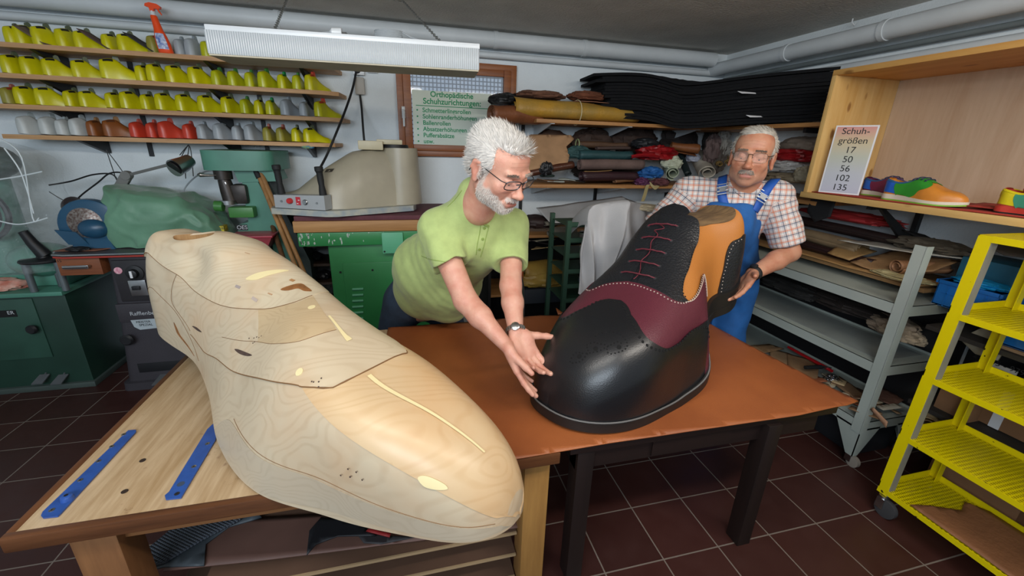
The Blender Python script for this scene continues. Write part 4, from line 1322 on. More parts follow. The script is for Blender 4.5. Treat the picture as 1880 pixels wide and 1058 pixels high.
MB().tube([s1 + (-.005, -.03, -.0), s1 + (-.005, -.05, -.0)], [.022, .018], 14).obj('black_plug', RUBBER, t)
s1 = at(684, 128, Y=3.39)
T(box('wall_switch', s1 + (-.035, -.02, -.022), s1 + (.035, .0, .022), WHITEE, None, .005), 'white wall switch right of the double socket', 'switch')
s1 = at(660, 157, Y=3.38)
T(box('cable_connector', s1 + (-.03, -.03, -.06), s1 + (.035, .0, .05), mat('grey_connector', 'b0aca4', .5), None, .008), 'grey cable connector box on the wall under the socket', 'connector')
# dark open rack behind the sticks
g = thing('tool_rack', 'dark wooden rack with open shelves left of the green press', 'rack', (-0.75, 3.2, 0))
RK = wood('dark_rack_wood', '4a3526', '33241a', 0, 10)
for i, z in enumerate((0.15, 0.33, 0.52, 0.66, 0.8, 1.06)): box('rack_shelf', (-0.93, 3.1, z), (-0.52, 3.38, z + .018), RK, g)
for x in (-.93, -.54): box('rack_side', (x, 3.1, 0), (x + .02, 3.38, 1.08), RK, g)
for i, (x, z) in enumerate([(-.85, .68), (-.74, .68), (-.66, .68), (-.84, .54), (-.72, .54), (-.62, .54), (-.84, .35), (-.7, .35)]):
 T(heap('black_shoe_part', (x, 3.2, z + .028), (.05, .06, .03), BLACKM, seed=i + 30, amp=.3), 'black rubber part lying in the dark rack left of the green press', 'rubber part', 'rubber parts in the dark rack')
# ---------------------------------------------------------------- leather shelves in the middle of the back wall
OAKB = wood('orange_shelf_board', 'b8854e', '99683a', 0, 12)
SY = 2.93
for z, lb, x0 in ((1.672, 'upper', 0.90), (1.232, 'middle', 0.86)):
 g = thing('wall_shelf', f'{lb} wooden shelf board loaded with leather on the back wall', 'shelf', (1.8, 3.15, z))
 box('board', (x0, SY, z), (2.69, 3.395, z + .024), OAKB, g, .002)
 for bx in (1.02, 1.62, 2.2):
  MB().prism([(bx, SY + .015, z - .001), (bx, 3.39, z - .001), (bx, 3.39, z - .09)], (.006, 0, 0)).box((bx - .012, SY + .015, z - .005), (bx + .018, 3.39, z)).obj('bracket', mat('white_bracket', 'c4ccd2', .4, var=0), g)
for z, lb in ((1.672, 'upper'), (1.232, 'middle')):
 g = thing('wall_shelf', f'{lb} leather shelf board turning the corner along the right wall', 'shelf', (2.5, 2.5, z))
 box('board', (2.34, 1.96, z), (2.69, SY - .002, z + .024), wood('orange_shelf_board_y', 'b8854e', '99683a', 1, 12), g, .002)
 box('bracket', (2.4, 2.2, z - .03), (2.69, 2.22, z), BLACKM, g)
for i, x in enumerate((.93, 1.6, 2.3)):
 T(box('shelf_rail', (x - .01, 3.38, .4), (x + .014, 3.399, 1.72), BLACKM), 'upright black rail carrying the leather shelves', 'rail', 'upright rails of the leather shelves')
def L(name, c, rough=.65, c2=None, sc=10, bump=.25, bs=60): return mat(name, c, rough, var=.15, vscale=sc, bump=bump, bscale=bs, col2=c2)
def RL(px0, px1, Y0, Y1, r, m, label, name='leather_roll', **k):
 a_, b_ = at(*px0, Y=Y0), at(*px1, Y=Y1)
 return T(roll(name, a_, b_, r, m, **k), label, 'leather roll')
def HP(px, Y, r, m, label, seed, name='leather_piece', cat='leather', **k):
 return T(heap(name, at(*px, Y=Y), r, m, seed=seed, **k), label, cat)
def HPX(px, X, r, m, label, seed, **k): return T(heap('leather_piece', at(*px, X=X), r, m, seed=seed, **k), label, 'leather')
for i_, (px_, c_, s_) in enumerate([((1010, 268), '4a3224', (.14, .07, .10)), ((1085, 262), '3a2a22', (.17, .07, .09)), ((1165, 258), '33241e', (.17, .07, .10)), ((1245, 262), '2b2220', (.15, .08, .12)), ((1320, 262), '33302e', (.13, .08, .13)), ((1120, 315), '2a211e', (.3, .05, .06))]):
 T(heap('dark_hide', at(*px_, Y=3.3), s_, L('dark_hide_%d' % i_, c_, .8), seed=150 + i_, amp=.45, flat=False), 'dark brown hides packed at the back of the middle leather shelf', 'leather', 'hides at the back of the middle shelf')
HIDE = L('yellow_raw_hide', '9a7c3a', .5, 'b88a2c', 7)
RL((942, 198), (1168, 214), 3.0, 3.03, .108, HIDE, 'big tied roll of yellow-brown hide on the upper leather shelf', turns=1.7, thick=.004, seed=1, squash=.8, wob=.2, taper=.25)
tie = at(1058, 207, Y=3.0)
T(MB().tube([tie + np.array([0, .1 * cos(a), .083 * sin(a)]) for a in np.linspace(0, 2 * pi, 26, endpoint=False)], .003, 6, closed=True).obj('tie_string', mat('cream_string', 'c8bc98', .7, var=0)), 'cream string tied round the big yellow hide roll', 'string')
RL((902, 208), (990, 215), 2.93, 3.05, .062, L('reddish_brown_leather', '7d4a2c', .5), 'reddish brown leather roll with its spiral end beside the window', turns=3.6, thick=.003, seed=2, squash=.95)
HP((925, 185), 3.08, (.10, .1, .045), L('black_leather', '17181a', .5), 'black leather piece on top of the brown roll beside the window', 5)
HP((990, 176), 3.12, (.17, .12, .03), L('brown_suede', '6e4a38', .9), 'crumpled brown suede on top of the yellow hide roll, left of the tie', 7)
HP((1075, 178), 3.12, (.13, .1, .035), L('russet_suede', '6a3c26', .9), 'russet suede lump on top of the yellow hide roll, beside the black foam', 9)
o_ = at(1080, 187, Y=3.05)
T(sheet('leather_piece', [o_ + (-.12, -.03, .002), o_ + (.14, -.05, -.008), o_ + (.16, .1, -.004), o_ + (-.1, .12, .01)], .004, L('pinkish_leather', '93654e', .7), wav=.01, seed=3), 'flat pinkish leather sheet under the russet suede', 'leather')
o_ = at(1095, 170, Y=3.2)
T(sheet('black_board', [o_ + (-.15, -.03, 0), o_ + (.15, -.03, -.004), o_ + (.15, .1, 0), o_ + (-.15, .1, 0)], .005, BLACKM, wav=.002), 'thin black board sticking out behind the suede on the upper shelf', 'board')
T(box('white_board', at(1118, 187, Y=3.2) - (.05, 0, .02), at(1118, 187, Y=3.2) + (.08, .12, .02), WHITEP, None, .003), 'white block between the suede and the black foam stack', 'board')
# black foam sheets, each one its own limp slab
FOAM = mat('black_foam_rubber', '101114', .9, var=.15, vscale=30, bump=.3, bscale=200, spec=.25)
rg = random.Random(3)
nS = 15
ordn = ['lowest'] + ['%s from the bottom' % w for w in ('second', 'third', 'fourth', 'fifth', 'sixth', 'seventh', 'eighth', 'ninth', 'tenth', 'eleventh', 'twelfth', 'thirteenth', 'fourteenth')] + ['topmost']
x_l = 1.46
lp = at(1115, 165, Y=2.95)
z_prev = None
U_ = np.linspace(0, 1, 60)
for i in range(nS):
 s = i / (nS - 1)
 x0 = 1.50 - .1 * s + rg.uniform(-.09, .05) + (.06 if i < 3 else 0)
 x1 = 2.66
 y0 = 2.74 + rg.uniform(-.012, .012)
 y1 = 3.3
 th = .0190
 zb = 1.6985 + i * .0200
 xs = x0 + (x1 - x0) * U_
 # sags over the front corner of the shelf and rises to the right
 def zf(x, y):
  sag = -.040 * np.exp(-((x - 1.93) / .22)**2) * np.clip((2.93 - y) / .09, 0, 1)
  hump = .015 * (1 + np.sin((x - 1.4) * 5.5 + .6)) 
  edge = 0
  return zb + sag + hump * .8 + edge + (.0015 if i % 3 == 2 else 0)
 # footprint: front corner over the shelf corner, the right arm running along the right wall
 c0, c1, c2, c3 = np.array([x0 - .02, 3.0 + .01 * (i % 3)]), np.array([1.92 + rg.uniform(-.015, .015), 2.84 + rg.uniform(-.012, .012)]), np.array([2.56 + rg.uniform(-.01, .01), 2.22 + rg.uniform(-.03, .02)]), np.array([2.68, 2.30])
 fe = np.concatenate([c0 + (c1 - c0) * U_[:24, None] / U_[24], c1 + (c2 - c1) * ((U_[24:] - U_[24]) / (1 - U_[24]))[:, None]])
 be = np.stack([x0 + (2.68 - x0) * U_, 3.32 + 0 * U_], -1)
 be[:, 1] = np.where(be[:, 0] > 2.5, 3.32 - 0 * be[:, 0], be[:, 1])
 top, bot = [], []
 for v in np.linspace(0, 1, 14):
  q = fe * (1 - v) + be * v
  top.append(np.stack([q[:, 0], q[:, 1], zf(q[:, 0], q[:, 1]) + th], -1))
  bot.append(np.stack([q[:, 0], q[:, 1], zf(q[:, 0], q[:, 1]) + .0012], -1))
 top, bot = np.array(top), np.array(bot)
 ring_t = np.concatenate([top[0], top[1:, -1], top[-1, -2::-1], top[-2:0:-1, 0]])
 ring_b = np.concatenate([bot[0], bot[1:, -1], bot[-1, -2::-1], bot[-2:0:-1, 0]])
 m_ = MB().grid(top).grid(bot).grid(np.array([ring_t, ring_b]), 0, True)
 T(m_.obj('foam_sheet', FOAM), f'black foam rubber sheet in the sagging stack, {ordn[i]}', 'foam sheet', 'black foam rubber sheets on the upper shelf')
for (x, y, w_, lb, Yp) in ((1370, 171, .075, 'folded white note hanging over the front of the black foam stack', 0), (1382, 214, .06, 'small white slip between the lower black foam sheets', 0)):
 d_ = ray(x, y)
 k_ = (1.92 + 2.84 * .64 / .62 * 1.0) / (d_[0] + d_[1] * .64 / .62)
 c = np.array([0, 0, CAMH]) + d_ * k_ * .992
 hh = .028 if w_ > .08 else .006
 T(sheet('paper_note', [c + (-w_, -.005, hh), c + (w_, -.01, hh), c + (w_ + .01, -.012, -hh * .3), c + (-w_ + .03, -.012, -hh)], .002, WHITEP, wav=.003, res=.012), lb, 'paper')
T(box('tan_block', at(1365, 232, Y=2.95) - (.06, 0, .008), at(1365, 232, Y=2.95) + (.06, .1, .008), OAKB), 'thin wooden offcut under the black foam above the standing man', 'wood')
# middle shelf contents, left to right
TANB = L('tan_fibre_board', 'a98460', .8, bump=.05)
o_ = at(1010, 290, Y=3.02)
T(sheet('tan_leather_board', [at(955, 318, Y=2.98), at(1042, 300, Y=2.97), at(1046, 285, Y=3.0), at(1040, 268, Y=3.05), at(1053, 258, Y=3.1), at(1048, 250, Y=3.12), at(975, 247, Y=3.15), at(940, 262, Y=3.12)], .006, TANB, wav=.003), 'large tan leather board leaning behind the bearded man’s head', 'leather')
RL((972, 318), (1052, 303), 2.99, 2.99, .036, L('dark_brown_leather', '4e2c1e', .4), 'dark brown leather roll tied with black string', turns=2.4, seed=4)
T(heap('string_knot', at(1003, 310, Y=2.95), (.035, .02, .035), BLACKM, seed=8, amp=.9, flat=False), 'black string knot round the dark brown leather roll', 'string')
RL((1062, 285), (1158, 286), 2.99, 3.0, .047, L('teal_leather', '25474a', .55), 'dark teal leather roll on the middle shelf', turns=2.6, seed=5)
HP((1062, 282), 3.05, (.09, .06, .05), L('teal_suede', '2c4c4c', .8), 'folded teal suede behind the open end of the teal roll', 21)
RL((1063, 302), (1178, 303), 2.97, 2.98, .049, L('taupe_suede', '6a5650', .9), 'taupe suede roll lying under the teal roll', turns=2.2, seed=6)
RL((1067, 324), (1168, 322), 2.965, 2.99, .052, L('plum_leather', '3a2328', .5), 'plum brown leather roll lying lowest on the middle shelf', turns=2.0, seed=7, squash=.75)
o_ = at(1090, 314, Y=2.97)
T(sheet('leather_strip', [o_ + (-.08, -.02, -.0), o_ + (.14, -.02, .006), o_ + (.15, .01, .006), o_ + (-.07, .03, -.002)], .004, L('light_tan_leather', 'b08a58', .6), wav=.008, seed=6, res=.015), 'light tan leather strip between the taupe and plum rolls', 'leather')
RL((1128, 333), (1168, 329), 2.96, 3.0, .022, L('mid_brown_leather', '7a5638', .6), 'small brown leather roll at the front of the middle shelf', turns=1.6, seed=8, taper=-.4)
RL((1060, 265), (1150, 268), 3.1, 3.1, .034, L('umber_leather', '59402e', .6), 'umber leather roll above the teal roll', turns=2, seed=9)
T(MB().tube([at(1060, 265, Y=3.09) + np.array([.0, .037 * cos(a), .037 * sin(a)]) for a in np.linspace(0, 2 * pi, 20, endpoint=False)], .004, 6, closed=True).obj('tie_string', mat('pale_green_string', '9aa878', .7, var=0)), 'pale green string round the umber leather roll', 'string')
RL((1095, 272), (1155, 272), 3.02, 3.04, .028, L('brown_grey_leather', '4d3d38', .6), 'flattened grey brown leather roll on the teal roll', turns=2, seed=10, squash=.5)
for i, (x, c, lb) in enumerate([(1000, '7d5a3c', 'brown'), (1020, 'c8cfc8', 'white'), (1040, 'b8c0b8', 'pale grey'), (1058, '2a2a28', 'black')]):
 o_ = at(x, 331 + (i % 2) * 3, Y=2.97)
 T(sheet('leather_scrap', [o_ + (-.07, -.02, .004), o_ + (.06, -.03, -.002), o_ + (.08, .05, .002), o_ + (-.04, .06, .004)], .003, L(lb + '_scrap', c, .6), wav=.012, seed=i + 40, res=.015), f'{lb} leather scrap at the left front of the middle shelf', 'leather')
HP((1005, 323), 3.0, (.05, .03, .012), mat('dark_green_scrap', '2c3c38', .7), 'dark scrap between the tied brown roll and the white scraps', 50)
REDL = L('red_leather', '8e1218', .45, bump=.1)
HP((1205, 283), 3.02, (.145, .1, .058), REDL, 'folded bright red leather on the middle shelf', 13, amp=.45)
o_ = at(1195, 283, Y=2.9)
T(MB().grid([[at(1160 + 50 * s, 288 - 3 * sin(s * pi) + dy, Y=2.9) + (0, .015 * abs(dy) / 5, 0) for dy in (-3, 0, 3)] for s in np.linspace(0, 1, 12)]).obj('leather_fold', REDL), 'rolled front fold of the bright red leather', 'leather')
HP((1185, 265), 3.08, (.1, .08, .04), L('dark_slate_leather', '1c2024', .6), 'black leather lump behind the red leather', 14)
HP((1195, 319), 2.97, (.085, .06, .042), mat('blue_cloth', '1d5a9a', .7, var=.2), 'crumpled bright blue cloth below the red leather', 15, amp=.6)
HP((1178, 334), 2.96, (.055, .05, .03), mat('purple_cloth', '5c2a50', .7, var=.2), 'crumpled purple suede at the shelf edge', 16, amp=.5)
HP((1212, 335), 2.94, (.065, .05, .028), mat('mauve_suede', '5e3438', .8), 'dark mauve suede drooping beside the pale green roll', 17, amp=.5)
PGR = L('pale_green_leather', 'a9b29c', .6)
RL((1236, 318), (1222, 293), 2.90, 3.25, .062, PGR, 'pale green leather roll with its open end facing out', turns=1.8, seed=11, squash=.95)
HP((1233, 300), 2.96, (.075, .05, .05), L('pale_green_folds', 'b2b8a2', .6), 'pale green leather folds on top of the pale green roll', 18, amp=.5)
o_ = at(1190, 345, Y=2.92)
T(MB().grid([[np.array(p) + w_ for w_ in ((-.016, 0, 0), (.016, 0.004, 0))] for p in spline([at(1200, 336, Y=2.96), at(1190, 340, Y=2.91), at(1185, 355, Y=2.905), at(1180, 370, Y=2.905)], 5)]).obj('leather_strap', L('straw_leather', 'b0a070', .6)), 'straw coloured leather strap hanging off the middle shelf', 'leather')
T(MB().grid([[np.array(p) + w_ for w_ in ((0, -.0, -.014), (0, .012, .014))] for p in spline([at(1192, 334, Y=2.93), at(1203, 345, Y=2.90), at(1212, 338, Y=2.92)], 5)]).obj('leather_strap', L('straw_leather', 'b0a070', .6)), 'short straw coloured strap folded over the shelf edge', 'leather')
RL((1264, 320), (1246, 280), 2.93, 3.2, .032, L('blackish_teal_leather', '1c2a2c', .5), 'black teal leather roll pointing out beside the pale green roll', turns=1.8, seed=12)
RL((1300, 318), (1282, 285), 2.90, 3.25, .07, L('ivory_leather', 'b9b2a4', .6), 'thick ivory leather roll pointing out beside the man’s shoulder', turns=1.6, seed=13)
HP((1272, 290), 3.1, (.05, .05, .04), L('pale_grey_blue_leather', '9aa0b0', .6), 'pale blue grey leather behind the black teal roll', 19)
RL((1232, 268), (1282, 275), 3.1, 3.02, .05, L('orange_brown_leather', '7c4a26', .6), 'orange brown leather roll at the back above the ivory roll', turns=1.8, seed=14, taper=-.3)
for i, (x, y, c, lb) in enumerate([(1308, 275, '5a4a48', 'mauve grey'), (1326, 268, '7c7a74', 'light grey'), (1318, 290, '4e4640', 'dark grey')]):
 HP((x, y), 3.0, (.055, .05, .09), L(lb + '_hide', c, .8), f'{lb} hide hanging in folds beside the standing man', 60 + i, amp=.7, flat=False)
RL((1322, 302), (1312, 290), 2.92, 3.1, .026, L('ochre_leather', '8f7440', .6), 'ochre leather roll end beside the standing man, left one', turns=1.6, seed=15)
RL((1338, 300), (1332, 285), 2.92, 3.1, .03, L('ochre_leather', '8f7440', .6), 'ochre leather roll end beside the standing man, right one', turns=1.6, seed=16)
HPX((1452, 287), 2.5, (.10, .17, .045), REDL, 'red leather folded on the middle shelf right of the standing man', 22, amp=.35)
HPX((1440, 308), 2.43, (.08, .16, .035), L('pale_grey_suede', 'a6a4a2', .8), 'pale grey suede draped below the red leather on the right', 23, amp=.6)
HPX((1445, 328), 2.40, (.07, .15, .03), L('beige_suede', '8f8068', .8), 'beige suede folds lying on the shelf edge right of the standing man', 24, amp=.55)
HPX((1477, 322), 2.38, (.05, .05, .045), L('olive_beige_leather', '99907a', .7), 'olive beige leather bunch against the pine showcase', 25, amp=.6)
HPX((1475, 268), 2.58, (.10, .16, .055), L('grey_beige_bag', '7c7064', .8), 'big grey beige bundle under the black foam beside the showcase', 26, amp=.2)
# lower shelf area behind the table
g = thing('low_shelf', 'low wooden shelf with hides and grey felt behind the brown table', 'shelf', (1.5, 3.1, 0))
for z in (.86, .40): box('board', (.60, 2.95, z), (2.1, 3.38, z + .02), OAKB, g, .002)
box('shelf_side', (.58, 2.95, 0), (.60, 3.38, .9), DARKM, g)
box('added_shade_back', (.60, 3.36, 0), (2.1, 3.38, .86), DARKM, g)  # near-black back added to darken the space under the low shelf
T(sheet('grey_film', [at(985, 378, Y=3.1), at(1000, 400, Y=3.0), at(1010, 415, Y=2.93), at(1115, 402, Y=2.93), at(1180, 372, Y=3.05), at(1140, 366, Y=3.2)], .004, mat('translucent_white_film', 'b6b8ba', .35, var=.1), wav=.012, seed=60), 'crinkled whitish plastic film over the low shelf', 'plastic film')
RL((1008, 428), (1052, 424), 2.9, 2.95, .062, L('grey_felt', '7d786c', .95), 'grey felt piece folded into a flat roll behind the table', turns=1.4, seed=20, squash=.55)
RL((1000, 412), (1050, 408), 2.98, 3.0, .035, L('grey_felt2', '716c62', .95), 'smaller grey felt roll on the folded felt', turns=1.4, seed=21, squash=.5)
for i, (pts, c, lb, dz) in enumerate([
 ([(955, 432), (1005, 440), (1010, 452), (975, 452), (962, 445)], '2e2a2a', 'black leather sheet at the left of the low shelf', .0),
 ([(955, 440), (1000, 430), (1020, 445), (985, 449), (968, 450)], '8d8a78', 'grey green felt sheet under the black scrap', .01),
 ([(975, 452), (1045, 441), (1095, 450), (1010, 458), (985, 459)], 'b89c6c', 'light tan leather sheet sticking out over the hides', .0),
 ([(1040, 420), (1090, 418), (1095, 432), (1060, 440), (1042, 436)], '5a5450', 'dark grey sheet behind the green steel rack', .02)]):
 P = [at(x, y, Y=2.9 + .06 * ((j * 2) % 3)) for j, (x, y) in enumerate(pts)]
 zz = np.mean([p_[2] for p_ in P])
 P = [np.array([p_[0], 2.86 + (.30 if j in (0, 1) else 0.02), zz + dz]) if False else p_ for j, p_ in enumerate(P)]
 T(sheet('leather_sheet', P, .005, L('sheet%d' % i, c, .8), wav=.01, seed=70 + i, res=.02), lb, 'leather')
HP((985, 408), 3.1, (.16, .1, .05), L('deep_brown_leather', '2c1d1c', .6), 'deep brown leather heap under the plastic film', 71, amp=.3)
YH = L('yellow_hide_bundle', 'a5883f', .5, '8a6a2a', 8)
RL((955, 497), (1085, 500), 2.85, 2.9, .13, YH, 'fat bundle of yellow hide under the low shelf board', turns=1.5, seed=22, squash=.62, wob=.3)
HP((1010, 512), 2.8, (.26, .1, .06), YH, 'slack fold of yellow hide at the front of the bundle', 73, amp=.35)
T(sheet('rust_leather', [at(948, 465, Y=2.75), at(962, 460, Y=2.75), at(960, 520, Y=2.72), at(950, 520, Y=2.72)], .006, L('rust_leather', 'a3522c', .5), wav=.004, res=.02), 'rust coloured leather edge at the left end of the hide bundle', 'leather')
T(box('dark_sheet_stack', at(945, 560, Y=2.72) + (0, 0, 0), at(1045, 528, Y=2.72) + (0, .5, 0), mat('blue_black_rubber', '20252c', .7), None, .004), 'stack of blue black rubber sheets under the yellow hide', 'rubber sheets')
T(sheet('leather_strip', [at(985, 545, Y=2.76), at(1030, 541, Y=2.76), at(1032, 546, Y=2.74), at(990, 551, Y=2.74)], .004, L('cream_leather', 'b7a583', .7), wav=.003, res=.015), 'cream leather strip lying before the rubber sheets', 'leather')
c_ = [at(x, y, Y=2.35) for x, y in ((952, 500), (958, 512), (962, 540), (962, 585), (962, 700), (962, 795))]
T(MB().tube(spline(c_, 5), .006, 8).obj('steel_hoop', STEEL), 'bent steel tube standing behind the bearded man’s arm', 'tube')
# green steel rack with tins
g = thing('steel_rack', 'narrow dark green steel rack with tins behind the giant shoe', 'rack', (1.05, 2.45, 0))
GRK = mat('dark_green_rack', '2f4c3c', .45, var=.1)
pf = at(1045, 405, Y=2.35)
for x, y in ((pf[0], 2.35), (pf[0] + .3, 2.35), (pf[0], 2.65), (pf[0] + .3, 2.65)): box('post', (x - .014, y - .014, 0), (x + .014, y + .014, pf[2]), GRK, g)
levels = [at(1050, y, Y=2.35)[2] for y in (408, 437, 465, 494, 521, 547)]
for z in levels:
 MB().box((pf[0], 2.34, z - .028), (pf[0] + .3, 2.352, z)).box((pf[0], 2.34, z - .03), (pf[0] + .3, 2.65, z - .026)).obj('tray_shelf', GRK, g)
for i, (x, y, c, lb) in enumerate([(1078, 437, '6f6864', 'brown grey tin'), (1078, 462, '4f7a55', 'green tin'), (1078, 492, '3a3230', 'dark tin'), (1072, 551, '4a5a60', 'blue grey tin')]):
 c0 = at(x, y, Y=2.45)
 c0[2] = levels[min(i + 1, 5)] - .025
 q = thing('round_tin', f'{lb} standing in the green steel rack', 'tin', c0)
 MB().lathe([(.05, 0), (.052, .005), (.052, .03)], c0, n=24).obj('tin_body', mat('tin%d' % i, c, .4, metal=.3), q)
 MB().lathe([(.054, .03), (.054, .037), (.05, .04)], c0, n=24).obj('tin_lid', STEEL, q)
# pale hide draped over a trestle behind the shoe
WH = mat('pale_grey_white_hide', 'b4b3b4', .6, var=.05, bump=.12, bscale=140)
Pp = [[(1068, 540), (1068, 540)], ]
topo = [(1078, 415, 2.2), (1085, 383, 2.25), (1110, 373, 2.25), (1150, 368, 2.2), (1160, 371, 2.2), (1185, 374, 2.3), (1215, 377, 2.3), (1255, 380, 2.3)]
botm = [(1060, 538, 2.0), (1085, 545, 1.98), (1100, 530, 1.98), (1118, 512, 1.98), (1135, 500, 1.98), (1160, 470, 2.1), (1195, 460, 2.15), (1235, 455, 2.2)]
tp = spline([at(x, y, Y=Y) for x, y, Y in topo], 10)
bt = spline([at(x, y, Y=Y) for x, y, Y in botm], 10)
G = []
for s in np.linspace(-.45, 1, 50):
 if s < 0: row = tp + np.array([0, .45, 0]) * (-s / .45) * .55 + np.array([0, 0, -.10]) * (s / .45)**2
 else:
  row = tp * (1 - s) + bt * s
  row = row + np.array([0, -.09, 0]) * np.sin(np.clip(s, 0, .5) * pi)[None] if False else row
  u = np.linspace(0, 1, len(tp))
  fold = (.030 * np.sin(u * 24 + 2.2 * s) + .022 * np.sin(u * 41 - 3 * s + 1)) * min(1, s * 2.2) + .02 * np.sin(u * 9 - s * 3 + 1)
  row = row + np.stack([0 * u, fold, 0 * u], -1)
 G.append(row)
G = np.array(G)
G[..., 1] += .01 * vnoise(G * 9, 5)
o_ = MB().grid(G).obj('draped_hide', WH)
md = o_.modifiers.new('t', 'SOLIDIFY')
md.thickness = .004
T(o_, 'large pale grey white hide draped behind the giant black shoe', 'leather')
T(MB().tube([(1.05, 2.31, 1.155), (1.75, 2.36, 1.125)], .02, 10).tube([(1.74, 2.36, 0), (1.74, 2.36, 1.12)], .018, 10).tube([(1.30, 2.34, 0), (1.30, 2.34, 1.13)], .018, 10).obj('trestle_stand', mat('dark_stand', '2a2a2a', .6)), 'dark rail stand that carries the pale hide', 'stand')
HP((1190, 382), 2.28, (.07, .05, .02), L('beige_inner', 'b8a98c', .7), 'beige leather scrap in the fold of the pale hide', 80)
# ---------------------------------------------------------------- pine showcase on the right wall
sc_ = thing('display_case', 'open pine showcase box with coloured shoes on the right wall', 'showcase', (2.43, 1.1, 1.29))
ZB0, ZB1, ZT0, ZT1 = 1.286, 1.316, 1.91, 1.936
box('base_board', (2.2, -.1, ZB0), (2.66, 1.955, ZB1), PINEX, sc_, .002)
box('top_board', (2.2, -.1, ZT0), (2.66, 1.94, ZT1), wood('amber_pine_plank', 'd2a25c', 'c08a44', 1, 9, knots=12), sc_, .002)
box('side_panel', (2.2, 1.915, ZB1), (2.64, 1.94, ZT0), PINE, sc_, .002)
box('back_panel', (2.64, -.1, ZB1), (2.655, 1.915, ZT0), PLY, sc_)
for y in (1.60, .93):
 T(MB().box((2.60, y - .012, .70), (2.625, y + .012, 1.30)).box((2.25, y - .012, 1.265), (2.62, y + .012, 1.286)).prism([(2.60, y - .008, 1.05), (2.60, y - .008, 1.12), (2.35, y - .008, 1.27), (2.32, y - .008, 1.27)], (0, .016, 0)).obj('wall_bracket', BLACKM), 'black metal bracket under the pine showcase, %s' % ('left one' if y > 1.2 else 'right one'), 'bracket')
REDM = mat('red_felt_mat', '9c3428', .85, var=.1)
T(sheet('red_mat', [(2.215, 0, ZB1 + .004), (2.215, 1.9, ZB1 + .004), (2.6, 1.9, ZB1 + .004), (2.6, 0, ZB1 + .004)], .004, REDM, wav=.002, res=.05), 'thin red mat lying along the floor of the showcase', 'mat')
T(sheet('red_mat', [(2.30, .4, ZB1 + .014), (2.28, 1.25, ZB1 + .012), (2.45, 1.28, ZB1 + .03), (2.60, 1.0, ZB1 + .03), (2.6, .4, ZB1 + .016)], .004, REDM, wav=.004, res=.04), 'wavy loose piece of red mat between the two pairs of shoes', 'mat')
# size sign
def stand_sign():
 a_, b_, c_, d_ = at(1527, 210, X=2.30), at(1600, 214, X=2.36), at(1578, 350, X=2.33), at(1503, 349, X=2.24)
 a_ = np.array([2.30, 1.86, 1.72])
 g = thing('size_sign', 'white framed paper sign listing shoe sizes, leaning in the showcase', 'sign', (2.3, 1.8, ZB1))
 # plane of the sign
 bl = at(1503, 349, X=2.225)
 br = at(1578, 353, X=2.30)
 bl[2] = br[2] = ZB1 + .006
 xd = br - bl
 w_ = np.linalg.norm(xd)
 xd /= w_
 yd = np.array([.03 * 1.0, .05, 1.0])
 yd -= xd * (yd @ xd)
 yd /= np.linalg.norm(yd)
 nd = np.cross(xd, yd)
 h_ = .345
 paper = bpy.data.materials.new('rainbow_tinted_paper')
 paper.use_nodes = True
 nt = paper.node_tree
 b = nt.nodes['Principled BSDF']
 b.inputs['Roughness'].default_value = .4
 tc = nt.nodes.new('ShaderNodeTexCoord')
 sx = nt.nodes.new('ShaderNodeSeparateXYZ')
 cr = nt.nodes.new('ShaderNodeValToRGB')
 nt.links.new(tc.outputs['Generated'], sx.inputs[0])
 nt.links.new(sx.outputs[2], cr.inputs[0])
 el = cr.color_ramp.elements
 el[0].position = 0
 el[0].color = lin('b4b8c8')
 el[1].position = 1
 el[1].color = lin('cf8f88')
 for p_, c in ((.3, 'b8bcc4'), (.55, 'b9bcae'), (.78, 'c9b896')): el.new(p_).color = lin(c)
 nt.links.new(cr.outputs[0], b.inputs['Base Color'])
 V = [bl, br, br + yd * h_, bl + yd * h_]
 MB().prism(V, -nd * .004).obj('sign_board', WHITEP, g)
 i = .007
 V2 = [bl + xd * i + yd * i, br - xd * i + yd * i, br - xd * i + yd * (h_ - i), bl + xd * i + yd * (h_ - i)]
 MB().prism([v + nd * .0005 for v in V2], nd * .0005).obj('sign_print', paper, g)
 INK = mat('black_ink', '1c1c1e', .6, var=0)
 for s, f, sz in [('Schuh-', .915, .044), ('größen', .78, .044), ('17', .645, .045), ('50', .51, .045), ('56', .375, .045), ('102', .235, .045), ('135', .095, .045)]:
  text('lettering', s, sz, INK, bl + xd * w_ * .5 + yd * h_ * f + nd * .0014, xd, yd, g)
stand_sign()
